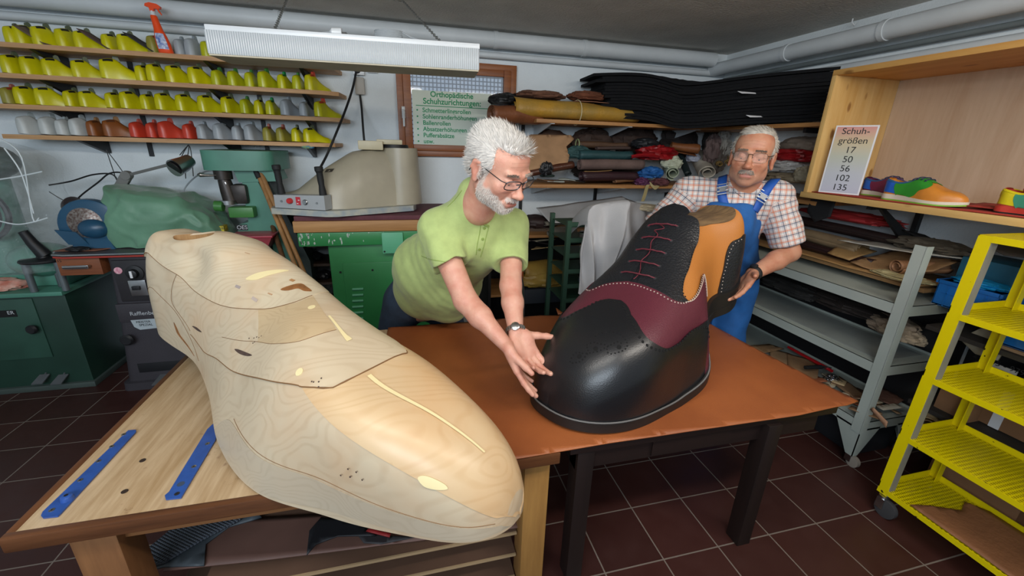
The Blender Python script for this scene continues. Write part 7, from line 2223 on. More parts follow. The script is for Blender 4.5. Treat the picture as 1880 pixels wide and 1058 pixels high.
# sole and heel
tt_ = np.concatenate([np.linspace(.001, .02, 6), np.linspace(.03, .97, 60), np.linspace(.98, .9995, 8)])
rn = np.concatenate([SH.S(tt_, 0 * tt_), SH.S(tt_[::-1], 0 * tt_ + pi)])
cr = np.array([SH.a[0] + SH.e[0] * .5 * SH.L, SH.a[1] + SH.e[1] * .5 * SH.L, 0])
def offs(R, d):
 k = len(R)
 tn = np.roll(R, -1, 0) - np.roll(R, 1, 0)
 nx = np.stack([tn[:, 1], -tn[:, 0], 0 * tn[:, 0]], 1)
 nx /= np.linalg.norm(nx, axis=1, keepdims=True) + 1e-9
 if ((R - cr) * nx)[:, :2].sum() < 0: nx = -nx
 return R + nx * d
def zset(R, z):
 R = R.copy()
 R[:, 2] = z if np.ndim(z) else z
 return R
tz = rn[:, 2]
r0 = offs(rn, .004)
r1 = offs(rn, .016)
body = MB().grid(np.array([zset(r0, tz + .040), zset(r1, tz + .038), zset(r1, tz + .003), zset(r0, tz - .0)]), 0, True)
n_ = len(rn)
h2 = n_ // 2
V0 = zset(r0, tz + .002)
for i in range(h2 - 1): pass
body.add(V0, [(i, i + 1, n_ - 2 - i, n_ - 1 - i) for i in range(h2 - 1)])
body.obj('sole', SOLM, gs_)
MB().tube([p + np.array([0, 0, .040]) for p, t in zip(offs(rn, .012), np.concatenate([tt_, tt_[::-1]])) if t > .33], .0030, 6).obj('welt_seam', mat('grey_welt_thread', '6c6a68', .5, var=0), gs_)
idx = [i for i, t in enumerate(tt_) if t < .30]
sec = np.concatenate([SH.S(tt_[idx], 0 * tt_[idx]), SH.S(tt_[idx][::-1], 0 * tt_[idx] + pi)])
q1 = sec.copy()
c2 = q1.mean(0)
dv = q1 - c2
dv[:, 2] = 0
dv /= np.linalg.norm(dv, axis=1, keepdims=True)
q1 = q1 + dv * .014
up_ = q1 + (0, 0, .105)
m_ = MB().grid(np.array([up_, q1 + (0, 0, .0)]), 0, True)
nn2 = len(sec)
m_.f += [tuple(range(nn2)), tuple(range(2 * nn2 - 1, nn2 - 1, -1))]
m_.mi += [0, 0]
m_.obj('heel_block', SOLM, gs_)
# brogue holes, stitches
HOL = mat('brogue_hole', '000000', .9, var=0)
WHT = mat('pale_stitch', 'b9aba0', .6, var=0)
def dots_along(pts, off, step, r, m, name, inset=(0, 0)):
 S_ = spline(pts, 12)
 P = np.array([SH.S(t + inset[0], p + inset[1], off) for t, p in S_])
 d = np.concatenate([[0], np.cumsum(np.linalg.norm(np.diff(P, axis=0), axis=1))])
 k = int(d[-1] / step)
 mb = MB()
 for i in range(k + 1):
  s = i * step
  t = np.interp(s, d, S_[:, 0])
  p = np.interp(s, d, S_[:, 1])
  mb.lathe([(r, -.001), (r, .0006)], SH.S(t + inset[0], p + inset[1], off), SH.N(np.array([t]), np.array([p]))[0], 10)
 return mb.obj(name, m, gs_)
nt_ = [(.437, .30), (.445, .40), (.531, .535), (.637, .555), (.727, .66), (.776, .913), (.779, 1.157), (.745, 1.44), (.703, 1.567)]
dots_along([(t + .008, p - .02) for t, p in nt_], .017, .018, .0048, HOL, 'brogue_holes')
dots_along([(.703, 1.567), (.730, 1.65), (.772, 1.72), (.81, 1.85), (.835, 2.03), (.81, 2.33), (.71, 2.53)], .017, .018, .0048, HOL, 'brogue_holes')
dots_along([(.355, .62), (.421, .72), (.50, .80), (.553, .91), (.587, 1.10), (.596, 1.40), (.597, 1.551), (.612, 1.62), (.642, 1.785), (.672, 1.94), (.65, 2.14)], .013, .014, .0028, WHT, 'vamp_stitches')
dots_along([(.338, .36), (.342, .47), (.348, .55)], .013, .012, .0024, WHT, 'vamp_stitches')
dots_along([(.268, 1.165), (.299, .99), (.334, .925), (.40, .97), (.45, 1.012), (.49, 1.0), (.51, .95), (.51, .85)], .0098, .014, .003, HOL, 'facing_holes')
dots_along([(.157, .08), (.158, .20), (.152, .30), (.146, .46), (.128, .60), (.10, .61)], .0065, .016, .0022, WHT, 'counter_stitches')
MB().tube([SH.S(t, p, .0135) for t, p in spline([(.334, .34), (.331, .45), (.336, .575), (.36, .60), (.421, .70), (.491, .775), (.53, .86)], 8)], .0016, 5).obj('vamp_piping', mat('cream_piping', 'c8b8a8', .6, var=0), gs_)
med = [(.841, 1.197), (.845, 1.252), (.875, 1.30), (.892, 1.339), (.91, 1.45), (.919, 1.551), (.94, 1.535), (.935, 1.46), (.928, 1.417), (.918, 1.42), (.908, 1.433), (.900, 1.47), (.894, 1.52), (.880, 1.49), (.877, 1.441), (.873, 1.38), (.868, 1.30), (.879, 1.244), (.878, 1.15), (.861, 1.087), (.848, 1.07), (.835, 1.09), (.825, 1.205), (.823, 1.346), (.830, 1.44), (.839, 1.48), (.852, 1.51), (.863, 1.527)]
dots_along(med, .017, .0125, .0027, HOL, 'medallion_holes')
for t, p in ((.853, 1.16), (.890, 1.40), (.922, 1.49)): MB().lathe([(.0075, 0), (.0078, .0012), (.0055, .0014)], SH.S(t, p, .0165), SH.N(np.array([t]), np.array([p]))[0], 18).obj('medallion_eyelet', HOL, gs_)
# laces
LACE = mat('wine_red_lace', '6a2430', .6, var=.1)
EYE = mat('dark_steel_eyelet', '6c6c70', .35, metal=.8, var=0)
eR = [(.322, 1.346), (.378, 1.339), (.426, 1.37), (.482, 1.394), (.538, 1.409)]
eL = [(.347, 1.70), (.394, 1.69), (.441, 1.688), (.497, 1.686), (.555, 1.682)]
for i, (a_, b_) in enumerate(zip(eL, eR)):
 s = np.linspace(0, 1, 14)
 P = [SH.S(a_[0] + (b_[0] - a_[0]) * k, a_[1] + (b_[1] - a_[1]) * k, .0115 + .5 * max(0, .335 - (a_[0] + (b_[0] - a_[0]) * k))**1.25 + .006 * sin(k * pi) * (1 + .2 * sin(k * 14 + i))) for k in s]
 q = [p + np.array([0, 0, .0022 * sin(j * 1.7 + i)]) for j, p in enumerate(P)]
 MB().tube(P, .0026, 6).tube(q, .0022, 6).obj('lace', LACE, gs_)
 for t, p in (a_, b_): MB().lathe([(.0035, .0), (.0065, .0), (.0065, .0014), (.0035, .0016)], SH.S(t, p, FL(t, p) + .0006), SH.N(np.array([t]), np.array([p]))[0], 14).obj('eyelet', EYE, gs_)
P = [SH.S(t, p, .010) for t, p in spline([(.33, 1.60), (.345, 1.50), (.36, 1.57), (.375, 1.53), (.40, 1.56), (.44, 1.545), (.48, 1.57), (.53, 1.56), (.57, 1.57)], 6)]
MB().tube(P, .002, 6).obj('lace', LACE, gs_)
# ---------------------------------------------------------------- people: smooth-blended forms turned into one continuous skin
class Form:
 def __init__(s, vox):
  s.vox = vox
  s.pr = []
 def cap(s, a, b, ra, rb=None, k=.02, flat=None, fs=1.0, sub=False):
  """tapered limb from a to b; flat = axis squeezed by fs"""
  a, b = np.array(a, float), np.array(b, float)
  rb = ra if rb is None else rb
  R = max(ra, rb)
  s.pr.append(('c', a, b, ra, rb, k, None if flat is None else np.array(flat, float) / np.linalg.norm(flat), fs, sub, np.minimum(a, b) - R - k - .01, np.maximum(a, b) + R + k + .01))
 def ell(s, c, r, rot=None, k=.02, sub=False):
  c, r = np.array(c, float), np.array(r if hasattr(r, '__len__') else [r] * 3, float)
  rot = np.eye(3) if rot is None else np.array(rot)      # rows are the local axes
  ext = np.sqrt(((rot.T * r) ** 2).sum(1)) + k + .01
  s.pr.append(('e', c, r, rot, k, sub, c - ext, c + ext))
 @staticmethod
 def smin(a, b, k):
  h = np.clip(.5 + .5 * (b - a) / k, 0, 1)
  return b + (a - b) * h - k * h * (1 - h)
 def dist(s, P, prs):
  d = np.full(P.shape[:-1], .5, np.float32)
  for q in prs:
   if q[0] == 'c':
    _, a, b, ra, rb, k, fl, fs, sub = q[:9]
    ba = b - a
    pa = P - a
    L2 = ba @ ba + 1e-12
    t = np.clip((pa @ ba) / L2, 0, 1)
    v = pa - t[..., None] * ba
    if fl is not None:
     vf = v @ fl
     v = v + (vf * (1 / fs - 1))[..., None] * fl
     e = np.linalg.norm(v, axis=-1)
     r = ra + (rb - ra) * t
     x = (e - r)
     m = np.abs(vf) / (e * fs + 1e-9)
     x = x * (1 - (1 - fs) * np.clip(m, 0, 1))
    else: x = np.linalg.norm(v, axis=-1) - (ra + (rb - ra) * t)
   else:
    _, c, r, rot, k, sub = q[:6]
    v = (P - c) @ rot.T
    k0 = np.linalg.norm(v / r, axis=-1)
    k1 = np.linalg.norm(v / (r * r), axis=-1)
    x = k0 * (k0 - 1) / (k1 + 1e-9)
   if sub: d = -Form.smin(-d, x, max(k, 1e-4))
   else: d = Form.smin(d, x, max(k, 1e-4))
  return d
 def build(s, disp=None):
  """surface nets over sparse blocks"""
  vox = s.vox
  lo = np.min([q[-2] for q in s.pr if not q[-3] is True], 0) - vox * 3
  hi = np.max([q[-1] for q in s.pr], 0) + vox * 3
  NB = 24
  nb = np.ceil((hi - lo) / (vox * NB)).astype(int)
  allV, allK, quads = [], [], []
  dims = nb * NB + 2
  key = lambda I: (I[..., 0] * dims[1] + I[..., 1]) * dims[2] + I[..., 2]
  ar = np.arange(NB + 2)
  g0 = np.stack(np.meshgrid(ar, ar, ar, indexing='ij'), -1)
  for bi in range(nb[0]):
   for bj in range(nb[1]):
    for bk in range(nb[2]):
     o = np.array([bi, bj, bk]) * NB
     blo = lo + o * vox
     bhi = blo + (NB + 1) * vox
     prs = [q for q in s.pr if np.all(q[-1] > blo) and np.all(q[-2] < bhi)]
     if not prs: continue
     if disp is None and abs(s.dist(((blo + bhi) / 2)[None], prs)[0]) > vox * NB * 1.7: continue
     P = lo + (g0 + o) * vox
     D = s.dist(P, prs)
     if disp is not None: D = D + disp(P).astype(np.float32)
     ins = D < 0
     if not ins.any() or ins.all(): continue
     C = ins[:-1, :-1, :-1].astype(np.int8)
     tot = sum(ins[i:NB + 1 + i, j:NB + 1 + j, k:NB + 1 + k].astype(np.int8) for i in (0, 1) for j in (0, 1) for k in (0, 1))
     act = (tot > 0) & (tot < 8)
     idx = np.argwhere(act)
     if not len(idx): continue
     acc = np.zeros((len(idx), 3))
     cnt = np.zeros(len(idx))
     cor = [(i, j, k) for i in (0, 1) for j in (0, 1) for k in (0, 1)]
     vals = {cc: D[idx[:, 0] + cc[0], idx[:, 1] + cc[1], idx[:, 2] + cc[2]].astype(float) for cc in cor}
     for ax in range(3):
      for cc in cor:
       if cc[ax]: continue
       c2 = list(cc)
       c2[ax] = 1
       va, vb = vals[cc], vals[tuple(c2)]
       m = (va < 0) != (vb < 0)
       t = np.where(m, va / (va - vb + 1e-12), 0)
       p = np.array(cc, float)[None] + 0 * acc
       p[:, ax] += t
       acc += p * m[:, None]
       cnt += m
     V = lo + (idx + o + acc / cnt[:, None]) * vox
     allV.append(V)
     allK.append(key(idx + o))
     for ax in range(3):
      s0 = [slice(0, NB)] * 3 if False else [slice(1, NB + 1)] * 3
      A = ins[1:NB + 1, 1:NB + 1, 1:NB + 1]
      sl = [slice(1, NB + 1)] * 3
      sl[ax] = slice(2, NB + 2)
      B = ins[tuple(sl)]
      cr_ = np.argwhere(A != B)
      if not len(cr_): continue
      a_in = A[cr_[:, 0], cr_[:, 1], cr_[:, 2]]
      I = cr_ + 1 + o
      u, w = (ax + 1) % 3, (ax + 2) % 3
      du = np.zeros(3, int)
      du[u] = 1
      dw = np.zeros(3, int)
      dw[w] = 1
      q = np.stack([key(I), key(I - du), key(I - du - dw), key(I - dw)], 1)
      q[~a_in] = q[~a_in][:, ::-1]
      quads.append(q)
  V = np.concatenate(allV)
  K = np.concatenate(allK)
  Q = np.concatenate(quads)
  uk, first = np.unique(K, return_index=True)
  V = V[first]
  F = np.searchsorted(uk, Q)
  F = np.clip(F, 0, len(uk) - 1)
  ok = (uk[F] == Q).all(1)
  return V, F[ok]
def relax(V, F, n=2, f=.5):
 e = np.concatenate([F[:, [0, 1]], F[:, [1, 2]], F[:, [2, 3]], F[:, [3, 0]]])
 for _ in range(n):
  acc = np.zeros_like(V)
  cnt = np.zeros(len(V))
  for a, b in ((0, 1), (1, 0)):
   for d in range(3): acc[:, d] += np.bincount(e[:, a], V[e[:, b], d], len(V))
   cnt += np.bincount(e[:, a], minlength=len(V))
  V = V * (1 - f) + f * acc / np.maximum(cnt, 1)[:, None]
 return V
def vnormals(V, F):
 n = np.cross(V[F[:, 2]] - V[F[:, 0]], V[F[:, 3]] - V[F[:, 1]])
 N = np.zeros_like(V)
 for c in range(4):
  for d in range(3): N[:, d] += np.bincount(F[:, c], n[:, d], len(V))
 return N / (np.linalg.norm(N, axis=1, keepdims=True) + 1e-12)
def skinobj(name, V, F, m, parent, attrs=None):
 V = V - root_loc(parent) if parent is not None else V
 me = bpy.data.meshes.new(name)
 me.vertices.add(len(V))
 me.vertices.foreach_set('co', V.astype(np.float32).ravel())
 me.loops.add(F.size)
 me.loops.foreach_set('vertex_index', F.astype(np.int32).ravel())
 me.polygons.add(len(F))
 me.polygons.foreach_set('loop_start', np.arange(0, F.size, 4, dtype=np.int32))
 me.update(calc_edges=True)
 me.validate()
 if attrs:
  for k, a in attrs.items():
   at_ = me.attributes.new(k, 'FLOAT', 'POINT')
   at_.data.foreach_set('value', a.astype(np.float32))
 me.materials.append(m)
 me.shade_smooth()
 o = bpy.data.objects.new(name, me)
 COL.objects.link(o)
 if parent is not None: o.parent = parent
 return o
def skin_mat(name, base, red, beard='c9c2ba'):
 m = bpy.data.materials.new(name)
 m.use_nodes = True
 nt = m.node_tree
 N, L_ = nt.nodes, nt.links
 b = N['Principled BSDF']
 b.inputs['Roughness'].default_value = .5
 b.inputs['Subsurface Weight'].default_value = .12
 b.inputs['Subsurface Radius'].default_value = (.012, .005, .003)
 b.inputs['Subsurface Scale'].default_value = 1.0
 tc = N.new('ShaderNodeTexCoord')
 nz = N.new('ShaderNodeTexNoise')
 nz.inputs['Scale'].default_value = 22
 nz.inputs['Detail'].default_value = 4
 L_.new(tc.outputs['Object'], nz.inputs['Vector'])
 mx = N.new('ShaderNodeMix')
 mx.data_type = 'RGBA'
 r = N.new('ShaderNodeMapRange')
 r.inputs[1].default_value = .35
 r.inputs[2].default_value = .7
 r.inputs[4].default_value = .7
 L_.new(nz.outputs[0], r.inputs[0])
 L_.new(r.outputs[0], mx.inputs['Factor'])
 mx.inputs['A'].default_value = lin(base)
 mx.inputs['B'].default_value = lin(red)
 cur = mx.outputs['Result']
 for nm, c in (('beard', beard), ('lips', 'a8645a'), ('flush', red), ('crease', '8a5844')):
  a = N.new('ShaderNodeAttribute')
  a.attribute_name = nm
  m2 = N.new('ShaderNodeMix')
  m2.data_type = 'RGBA'
  L_.new(a.outputs['Fac'], m2.inputs['Factor'])
  L_.new(cur, m2.inputs['A'])
  m2.inputs['B'].default_value = lin(c)
  cur = m2.outputs['Result']
 L_.new(cur, b.inputs['Base Color'])
 n2 = N.new('ShaderNodeTexNoise')
 n2.inputs['Scale'].default_value = 170
 L_.new(tc.outputs['Object'], n2.inputs['Vector'])
 bp = N.new('ShaderNodeBump')
 bp.inputs['Strength'].default_value = .25
 bp.inputs['Distance'].default_value = .003
 L_.new(n2.outputs[0], bp.inputs['Height'])
 L_.new(bp.outputs[0], b.inputs['Normal'])
 return m
def hframe(yaw, pit, roll):
 f = np.array([cos(pit) * sin(yaw), cos(pit) * cos(yaw), sin(pit)])
 r = np.array([cos(yaw), -sin(yaw), 0.])
 u = np.cross(r, f)
 c, s = cos(roll), sin(roll)
 return np.array([c * r + s * u, f, -s * r + c * u])       # rows: right, forward, up
def add_head(Fm, o, R, s, neck, jaw=1.0, ear=1.0, lid=.5, brow=0.0):
 W = lambda p: np.array(o) + s * (np.array(p, float) @ R)
 E_ = lambda c, r, k=.02, sub=False, rot=None: Fm.ell(W(c), np.array(r) * s, R if rot is None else rot @ R, k * s, sub)
 C_ = lambda a, b, ra, rb=None, k=.012, sub=False: Fm.cap(W(a), W(b), ra * s, (rb or ra) * s, k * s, sub=sub)
 E_((0, -.022, .045), (.076, .098, .083), .02)
 E_((0, .040, .050), (.064, .056, .056), .03)
 E_((0, .042, -.020), (.060 * jaw, .058, .070), .03)
 E_((0, .028, -.066), (.056 * jaw, .056, .044), .03)
 E_((0, .072, -.094), (.024 * jaw, .020, .018), .03)
 for q in (-1, 1):
  E_((q * .044, .068, -.020), (.020, .018, .018), .025)
  E_((q * .052 * jaw, .010, -.055), (.016, .028, .030), .03)
 # neck
 Fm.cap(W((0, -.030, -.045)), neck, .053 * s, .058 * s, .03)
 # eye sockets, then brow, nose, lids
 for q in (-1, 1): E_((q * .032, .103, .008), (.019, .014, .013), .016, True)
 for q in (-1, 1):
  C_((q * .012, .098, .026), (q * .044, .088, .030), .0075, .0065, .014)
  E_((q * .032, .0832, .0085), (.0160, .0140, .0115), .004)
  C_((q * .018, .0945, -.0005), (q * .045, .0870, .0), .0026, .0022, .004)
  C_((q * .018, .0925, -.0085), (q * .044, .0850, -.0095), .0034, .003, .006)
  E_((q * .030, .090, -.020), (.014, .006, .006), .010)
 C_((0, .094, .018), (0, .112, -.022), .0085, .0105, .012)
 E_((0, .119, -.031), (.0142, .0140, .0120), .008)
 for q in (-1, 1): E_((q * .0125, .106, -.034), (.0092, .012, .0085), .006)
 for q in (-1, 1): E_((q * .0065, .110, -.0425), (.0035, .005, .003), .003, True)
 # mouth
 E_((0, .088, -.062), (.027, .016, .020), .015)
 C_((-.017, .0975, -.0575), (.017, .0975, -.0575), .0058, None, .006)
 C_((-.014, .0975, -.0715), (.014, .0975, -.0715), .0068, None, .006)
 C_((-.024, .1015, -.0642), (0, .1075, -.0642), .0022, .0024, .003, True)
 C_((.024, .1015, -.0642), (0, .1075, -.0642), .0022, .0024, .003, True)
 for q in (-1, 1):  # cheek fold
  C_((q * .021, .100, -.034), (q * .034, .085, -.062), .0022, None, .009, True)
  # ears
  E_((q * .0775, -.012, .000), (.010, .021 * ear, .033 * ear), .006)
  C_((q * .082, -.024, .020), (q * .085, -.030, .0), .0055, .005, .006)
  C_((q * .082, -.024, .020), (q * .083, -.002, .026), .0055, .005, .006)
  E_((q * .081, -.008, -.030), (.006, .009, .010), .006)
  E_((q * .092, -.006, .002), (.011, .012, .019), .004, True)
 return W
def local(V, o, R, s): return (V - np.array(o)) @ R.T / s
def sm01(x, a, b):
 t = np.clip((x - a) / (b - a), 0, 1)
 return t * t * (3 - 2 * t)
def head_attrs(V, o, R, s, beard):
 q = local(V, o, R, s)
 x, y, z = q[:, 0], q[:, 1], q[:, 2]
 nearh = (np.linalg.norm(q, axis=1) < .2)
 nb = vnoise(q * 60, 3) * .012
 b = np.zeros(len(V))
 if beard:
  b = sm01(-z, .020, .045) * sm01(y + nb, -.012, .012) * (1 - sm01(np.abs(x) * 0 - z, .118, .135))
  cheek = sm01(-z - .9 * np.maximum(0, y - .035) + nb * 1.5, .012, .034)
  b = b * cheek
  side = sm01(y, -.005, .008) * (1 - sm01(y, .016, .03)) * sm01(-z, -.03, .0) * sm01(np.abs(x), .05, .06)
  b = np.maximum(b, side)
  mo = sm01(-z, .042, .048) * (1 - sm01(-z, .056, .060)) * sm01(y, .085, .095) * (1 - sm01(np.abs(x), .026, .034))
  b = np.maximum(b * (1 - (sm01(y, .088, .096) * (np.abs(x) < .022) * (z < -.052) * (z > -.082))), mo)
  b *= .72
 else:
  b = sm01(-z, .042, .047) * (1 - sm01(-z, .057, .060)) * sm01(y, .088, .096) * (1 - sm01(np.abs(x), .028, .036)) * .5
  b = np.maximum(b, .18 * sm01(-z, .04, .07) * sm01(y, .0, .03))
 lips = sm01(y, .092, .097) * (1 - sm01(np.abs(x), .018, .024)) * sm01(-z, .0545, .057) * (1 - sm01(-z, .0745, .077))
 fl = np.exp(-((np.abs(x) - .042) / .018)**2 - ((z + .022) / .02)**2) * sm01(y, .05, .07) + np.exp(-(x / .014)**2 - ((z + .03) / .014)**2) * sm01(y, .1, .11) + .6 * sm01(np.abs(x), .075, .085) * (np.abs(y + .01) < .035)
 cr = np.exp(-(((z + .0643) / .0022)**2)) * (np.abs(x) < .024) * (y > .09) * .8
 for zz in (.052, .064): cr = np.maximum(cr, .28 * np.exp(-((z - zz - .004 * np.cos(x * 45)) / .0016)**2) * (np.abs(x) < .04) * (y > .05))
 k = nearh.astype(float)
 return dict(beard=b * k, lips=lips * k * .8, flush=np.clip(fl, 0, 1) * .5 * k, crease=cr * k)
def strands(name, P, N, length, width, m, parent, flow, seed=0, curl=.3, spread=.35, segs=2):
 """short hairs: thin tapered blades rooted at P"""
 rg = np.random.default_rng(seed)
 n = len(P)
 d = flow + rg.normal(size=(n, 3)) * spread
 d = d / np.linalg.norm(d, axis=1, keepdims=True)
 L_ = length * (.65 + .7 * rg.random(n))[:, None]
 side = np.cross(d, N + rg.normal(size=(n, 3)) * .3)
 side /= np.linalg.norm(side, axis=1, keepdims=True) + 1e-9
 w = width * (.7 + .6 * rg.random(n))[:, None]
 p0 = P - N * .001
 p1 = P + d * L_ * .55 + N * curl * L_ * .25
 p2 = P + d * L_ + N * curl * L_ * .15
 V = np.stack([p0 - side * w, p0 + side * w, p1 - side * w * .7, p1 + side * w * .7, p2], 1).reshape(-1, 3)
 i = np.arange(n) * 5
 F4 = np.stack([i, i + 1, i + 3, i + 2], 1)
 F3 = np.stack([i + 2, i + 3, i + 4], 1)
 V = V - root_loc(parent)
 me = bpy.data.meshes.new(name)
 me.vertices.add(len(V))
 me.vertices.foreach_set('co', V.astype(np.float32).ravel())
 me.loops.add(7 * n)
 me.loops.foreach_set('vertex_index', np.concatenate([F4.ravel(), F3.ravel()]).astype(np.int32))
 me.polygons.add(2 * n)
 me.polygons.foreach_set('loop_start', np.concatenate([np.arange(n) * 4, 4 * n + np.arange(n) * 3]).astype(np.int32))
 me.update(calc_edges=True)
 me.materials.append(m)
 me.shade_smooth()
 o = bpy.data.objects.new(name, me)
 COL.objects.link(o)
 o.parent = parent
 return o
def add_hand(Fm, W, d, n, thumb, s=1.0, curls=(.25, .3, .35, .4), spread=(.12, .03, -.06, -.16), tc=(.5, .2, .2), td=(.62, .72, .25)):
 """W wrist, d towards the knuckles, n the way the palm faces, thumb=+1/-1 which side"""
 W, d, n = np.array(W, float), np.array(d, float), np.array(n, float)
 d /= np.linalg.norm(d)
 n = n - d * (n @ d)
 n /= np.linalg.norm(n)
 sd = np.cross(n, d) * thumb
 P = lambda a, b, c=0: W + s * (a * d + b * sd + c * n)
 kn = [(.090, .030), (.095, .010), (.091, -.010), (.083, -.029)]
 ln = [(.044, .026, .020), (.049, .030, .021), (.045, .028, .021), (.036, .021, .018)]
 rd = [.0102, .0104, .0098, .0088]
 for (a, b), r in zip(kn, rd):
  Fm.cap(P(.008, b * .62), P(a, b), .0150 * s, .0118 * s, .010 * s)
 Fm.ell(P(.050, .004, .004), (np.array([.046, .036, .014]) * s), np.array([d, sd, n]), .012 * s)
 Fm.ell(P(.030, .026, .010), (np.array([.030, .018, .016]) * s), np.array([d, sd, n]), .014 * s)
 Fm.ell(P(.038, -.026, .008), (np.array([.034, .013, .014]) * s), np.array([d, sd, n]), .014 * s)
 for i in range(4):
  a, b = kn[i]
  p = P(a, b)
  ang = 0.0
  dd = d * cos(spread[i]) + sd * sin(spread[i])
  for j, l_ in enumerate(ln[i]):
   ang += curls[i] * (1.0, 1.15, .7)[j]
   v = dd * cos(ang) + n * sin(ang)
   q = p + v * l_ * s
   r0 = rd[i] * (1, .93, .84)[j]
   Fm.cap(p, q, r0 * s, r0 * .92 * s, .0035 * s)
   p = q
 t0 = P(.022, .026, .004)
 v = d * td[0] + sd * td[1] + n * td[2]
 v /= np.linalg.norm(v)
 p = t0
 ax = d * .85 - sd * .15 + n * .3
 for j, (l_, r0, r1) in enumerate(((.042, .0155, .0125), (.033, .0118, .0108), (.026, .0108, .0085))):
  if j: v = v + ax * tc[j] 
  v = v / np.linalg.norm(v)
  q = p + v * l_ * s
  Fm.cap(p, q, r0 * s, r1 * s, .006 * s)
  p = q
def glasses(o, R, s, parent, frame_m, lens_m, rim=True, shape=(.026, .0155), ztop=.012, yl=.112, thick=.0013):
 W = lambda p: np.array(o) + s * (np.array(p, float) @ R)
 g = []
 mb = MB()
 e = .58
 for q in (-1, 1):
  ring = []
  for a in np.linspace(0, 2 * pi, 32, endpoint=False):
   ux = np.sign(cos(a)) * abs(cos(a))**e
   uz = np.sign(sin(a)) * abs(sin(a))**e
   ring.append(W((q * .034 + shape[0] * ux, yl - .010 * (abs(q * .034 + shape[0] * ux) / .06)**2 + .004 * uz, ztop - .010 + shape[1] * uz)))
  mb.tube(ring, thick * s if rim else thick * .6 * s, 6, closed=True)
  lens = MB().add(ring + [np.mean(ring, 0)], [(i, (i + 1) % 32, 32) for i in range(32)])
  g.append(lens)
 mb.tube([W((-.009, yl, ztop - .003)), W((-.004, yl + .004, ztop + .001)), W((.004, yl + .004, ztop + .001)), W((.009, yl, ztop - .003))], .0014 * s, 6)
 for q in (-1, 1): mb.tube([W((q * .007, yl - .003, ztop - .008)), W((q * .010, yl - .012, ztop - .014))], .0022 * s, 6)
 fr = mb.obj('eyeglasses', frame_m, parent)
 for l_ in g: l_.obj('lens', lens_m, fr, fix=False)
 for q in (-1, 1):
  MB().tube([W((q * .060, yl - .010, ztop - .002)), W((q * .071, yl - .022, ztop)), W((q * .0775, .03, ztop + .004)), W((q * .080, -.005, ztop + .008)), W((q * .083, -.030, ztop - .010)), W((q * .082, -.038, ztop - .030))], .0016 * s if rim else .001 * s, 6).obj('temple', frame_m, fr)
 return fr
SKIN1 = skin_mat('skin_fair', 'd3a08a', 'c27c68')
SKIN2 = skin_mat('skin_tanned', 'c08c70', 'b06a50', 'a89e94')
HAIRW = mat('white_hair', 'cfcac4', .6, var=.12, vscale=60)
HAIRG = mat('grey_white_hair', 'b4aea4', .6, var=.18, vscale=60)
LENS = glassy('eyeglass_lens', 'e8eef0', .10, .02)
WIRE = mat('dark_steel_frame', '5a5c60', .3, metal=.9, var=0)
SCL = mat('eye_white', 'c9c0b8', .25, var=0)
IRI = mat('eye_iris', '2a2e34', .2, var=0)
def eyes(o, R, s, parent, look=(0, .0, -.3)):
 W = lambda p: np.array(o) + s * (np.array(p, float) @ R)
 for q in (-1, 1):
  c = (q * .032, .0810, .0005)
  e = MB().sphere(W(c), .0120 * s, 16, 12).obj('eye', SCL, parent)
  v = np.array([look[0], 1.0, look[2]])
  v /= np.linalg.norm(v)
  MB().sphere(W(np.array(c) + v * .0082), .0050 * s, 12, 8).obj('iris', IRI, e)
def hair_cap(Fm, o, R, s, parts):
 for c, r in parts: Fm.ell(np.array(o) + s * (np.array(c) @ R), np.array(r) * s, R, .015 * s)
# ================================================================= person 1: leaning over, lime shirt
H1, R1, S1 = np.array([.303, 1.404, 1.442]), hframe(2.5718, -.4163, -.04), 1.05
p1 = thing('person', 'white-haired bearded man with glasses in a lime green T-shirt bending over the table', 'person', (.06, 2.16, 0))
F1 = Form(.0026)
NK = np.array([.262, 1.535, 1.315])
add_head(F1, H1, R1, S1, NK + (0, .0, -.02), jaw=1.04)
SRr, SLl = np.array([.105, 1.605, 1.215]), np.array([.435, 1.70, 1.195])
HP1 = np.array([.055, 2.16, .70])
lat = (SLl - SRr) / np.linalg.norm(SLl - SRr)
CH = (SRr + SLl) / 2 + np.array([0, .03, -.06])
MID = CH * .45 + HP1 * .55
F1.cap(SRr + (.02, .01, 0), SLl - (.02, .01, 0), .055, .055, .05)
F1.cap(CH, MID, .125, .12, .06)
F1.cap(MID, HP1 + (0, -.03, .03), .12, .125, .06)
F1.cap(NK, CH + (0, .03, .05), .056, .085, .03)
ER, WR_ = np.array([.195, 1.425, .975]), np.array([.312, 1.262, .862])
EL, WL = np.array([.378, 1.475, 1.005]), np.array([.362, 1.315, .878])
F1.cap(SRr, ER, .052, .043, .02)
F1.cap(ER, ER * .62 + WR_ * .38, .043, .043, .015)
F1.cap(ER * .62 + WR_ * .38, WR_, .043, .0275, .015, flat=(0.4, .5, .8), fs=.86)
F1.cap(SLl, EL, .050, .041, .02)
F1.cap(EL, EL * .62 + WL * .38, .041, .040, .015)
F1.cap(EL * .62 + WL * .38, WL, .040, .0265, .015)
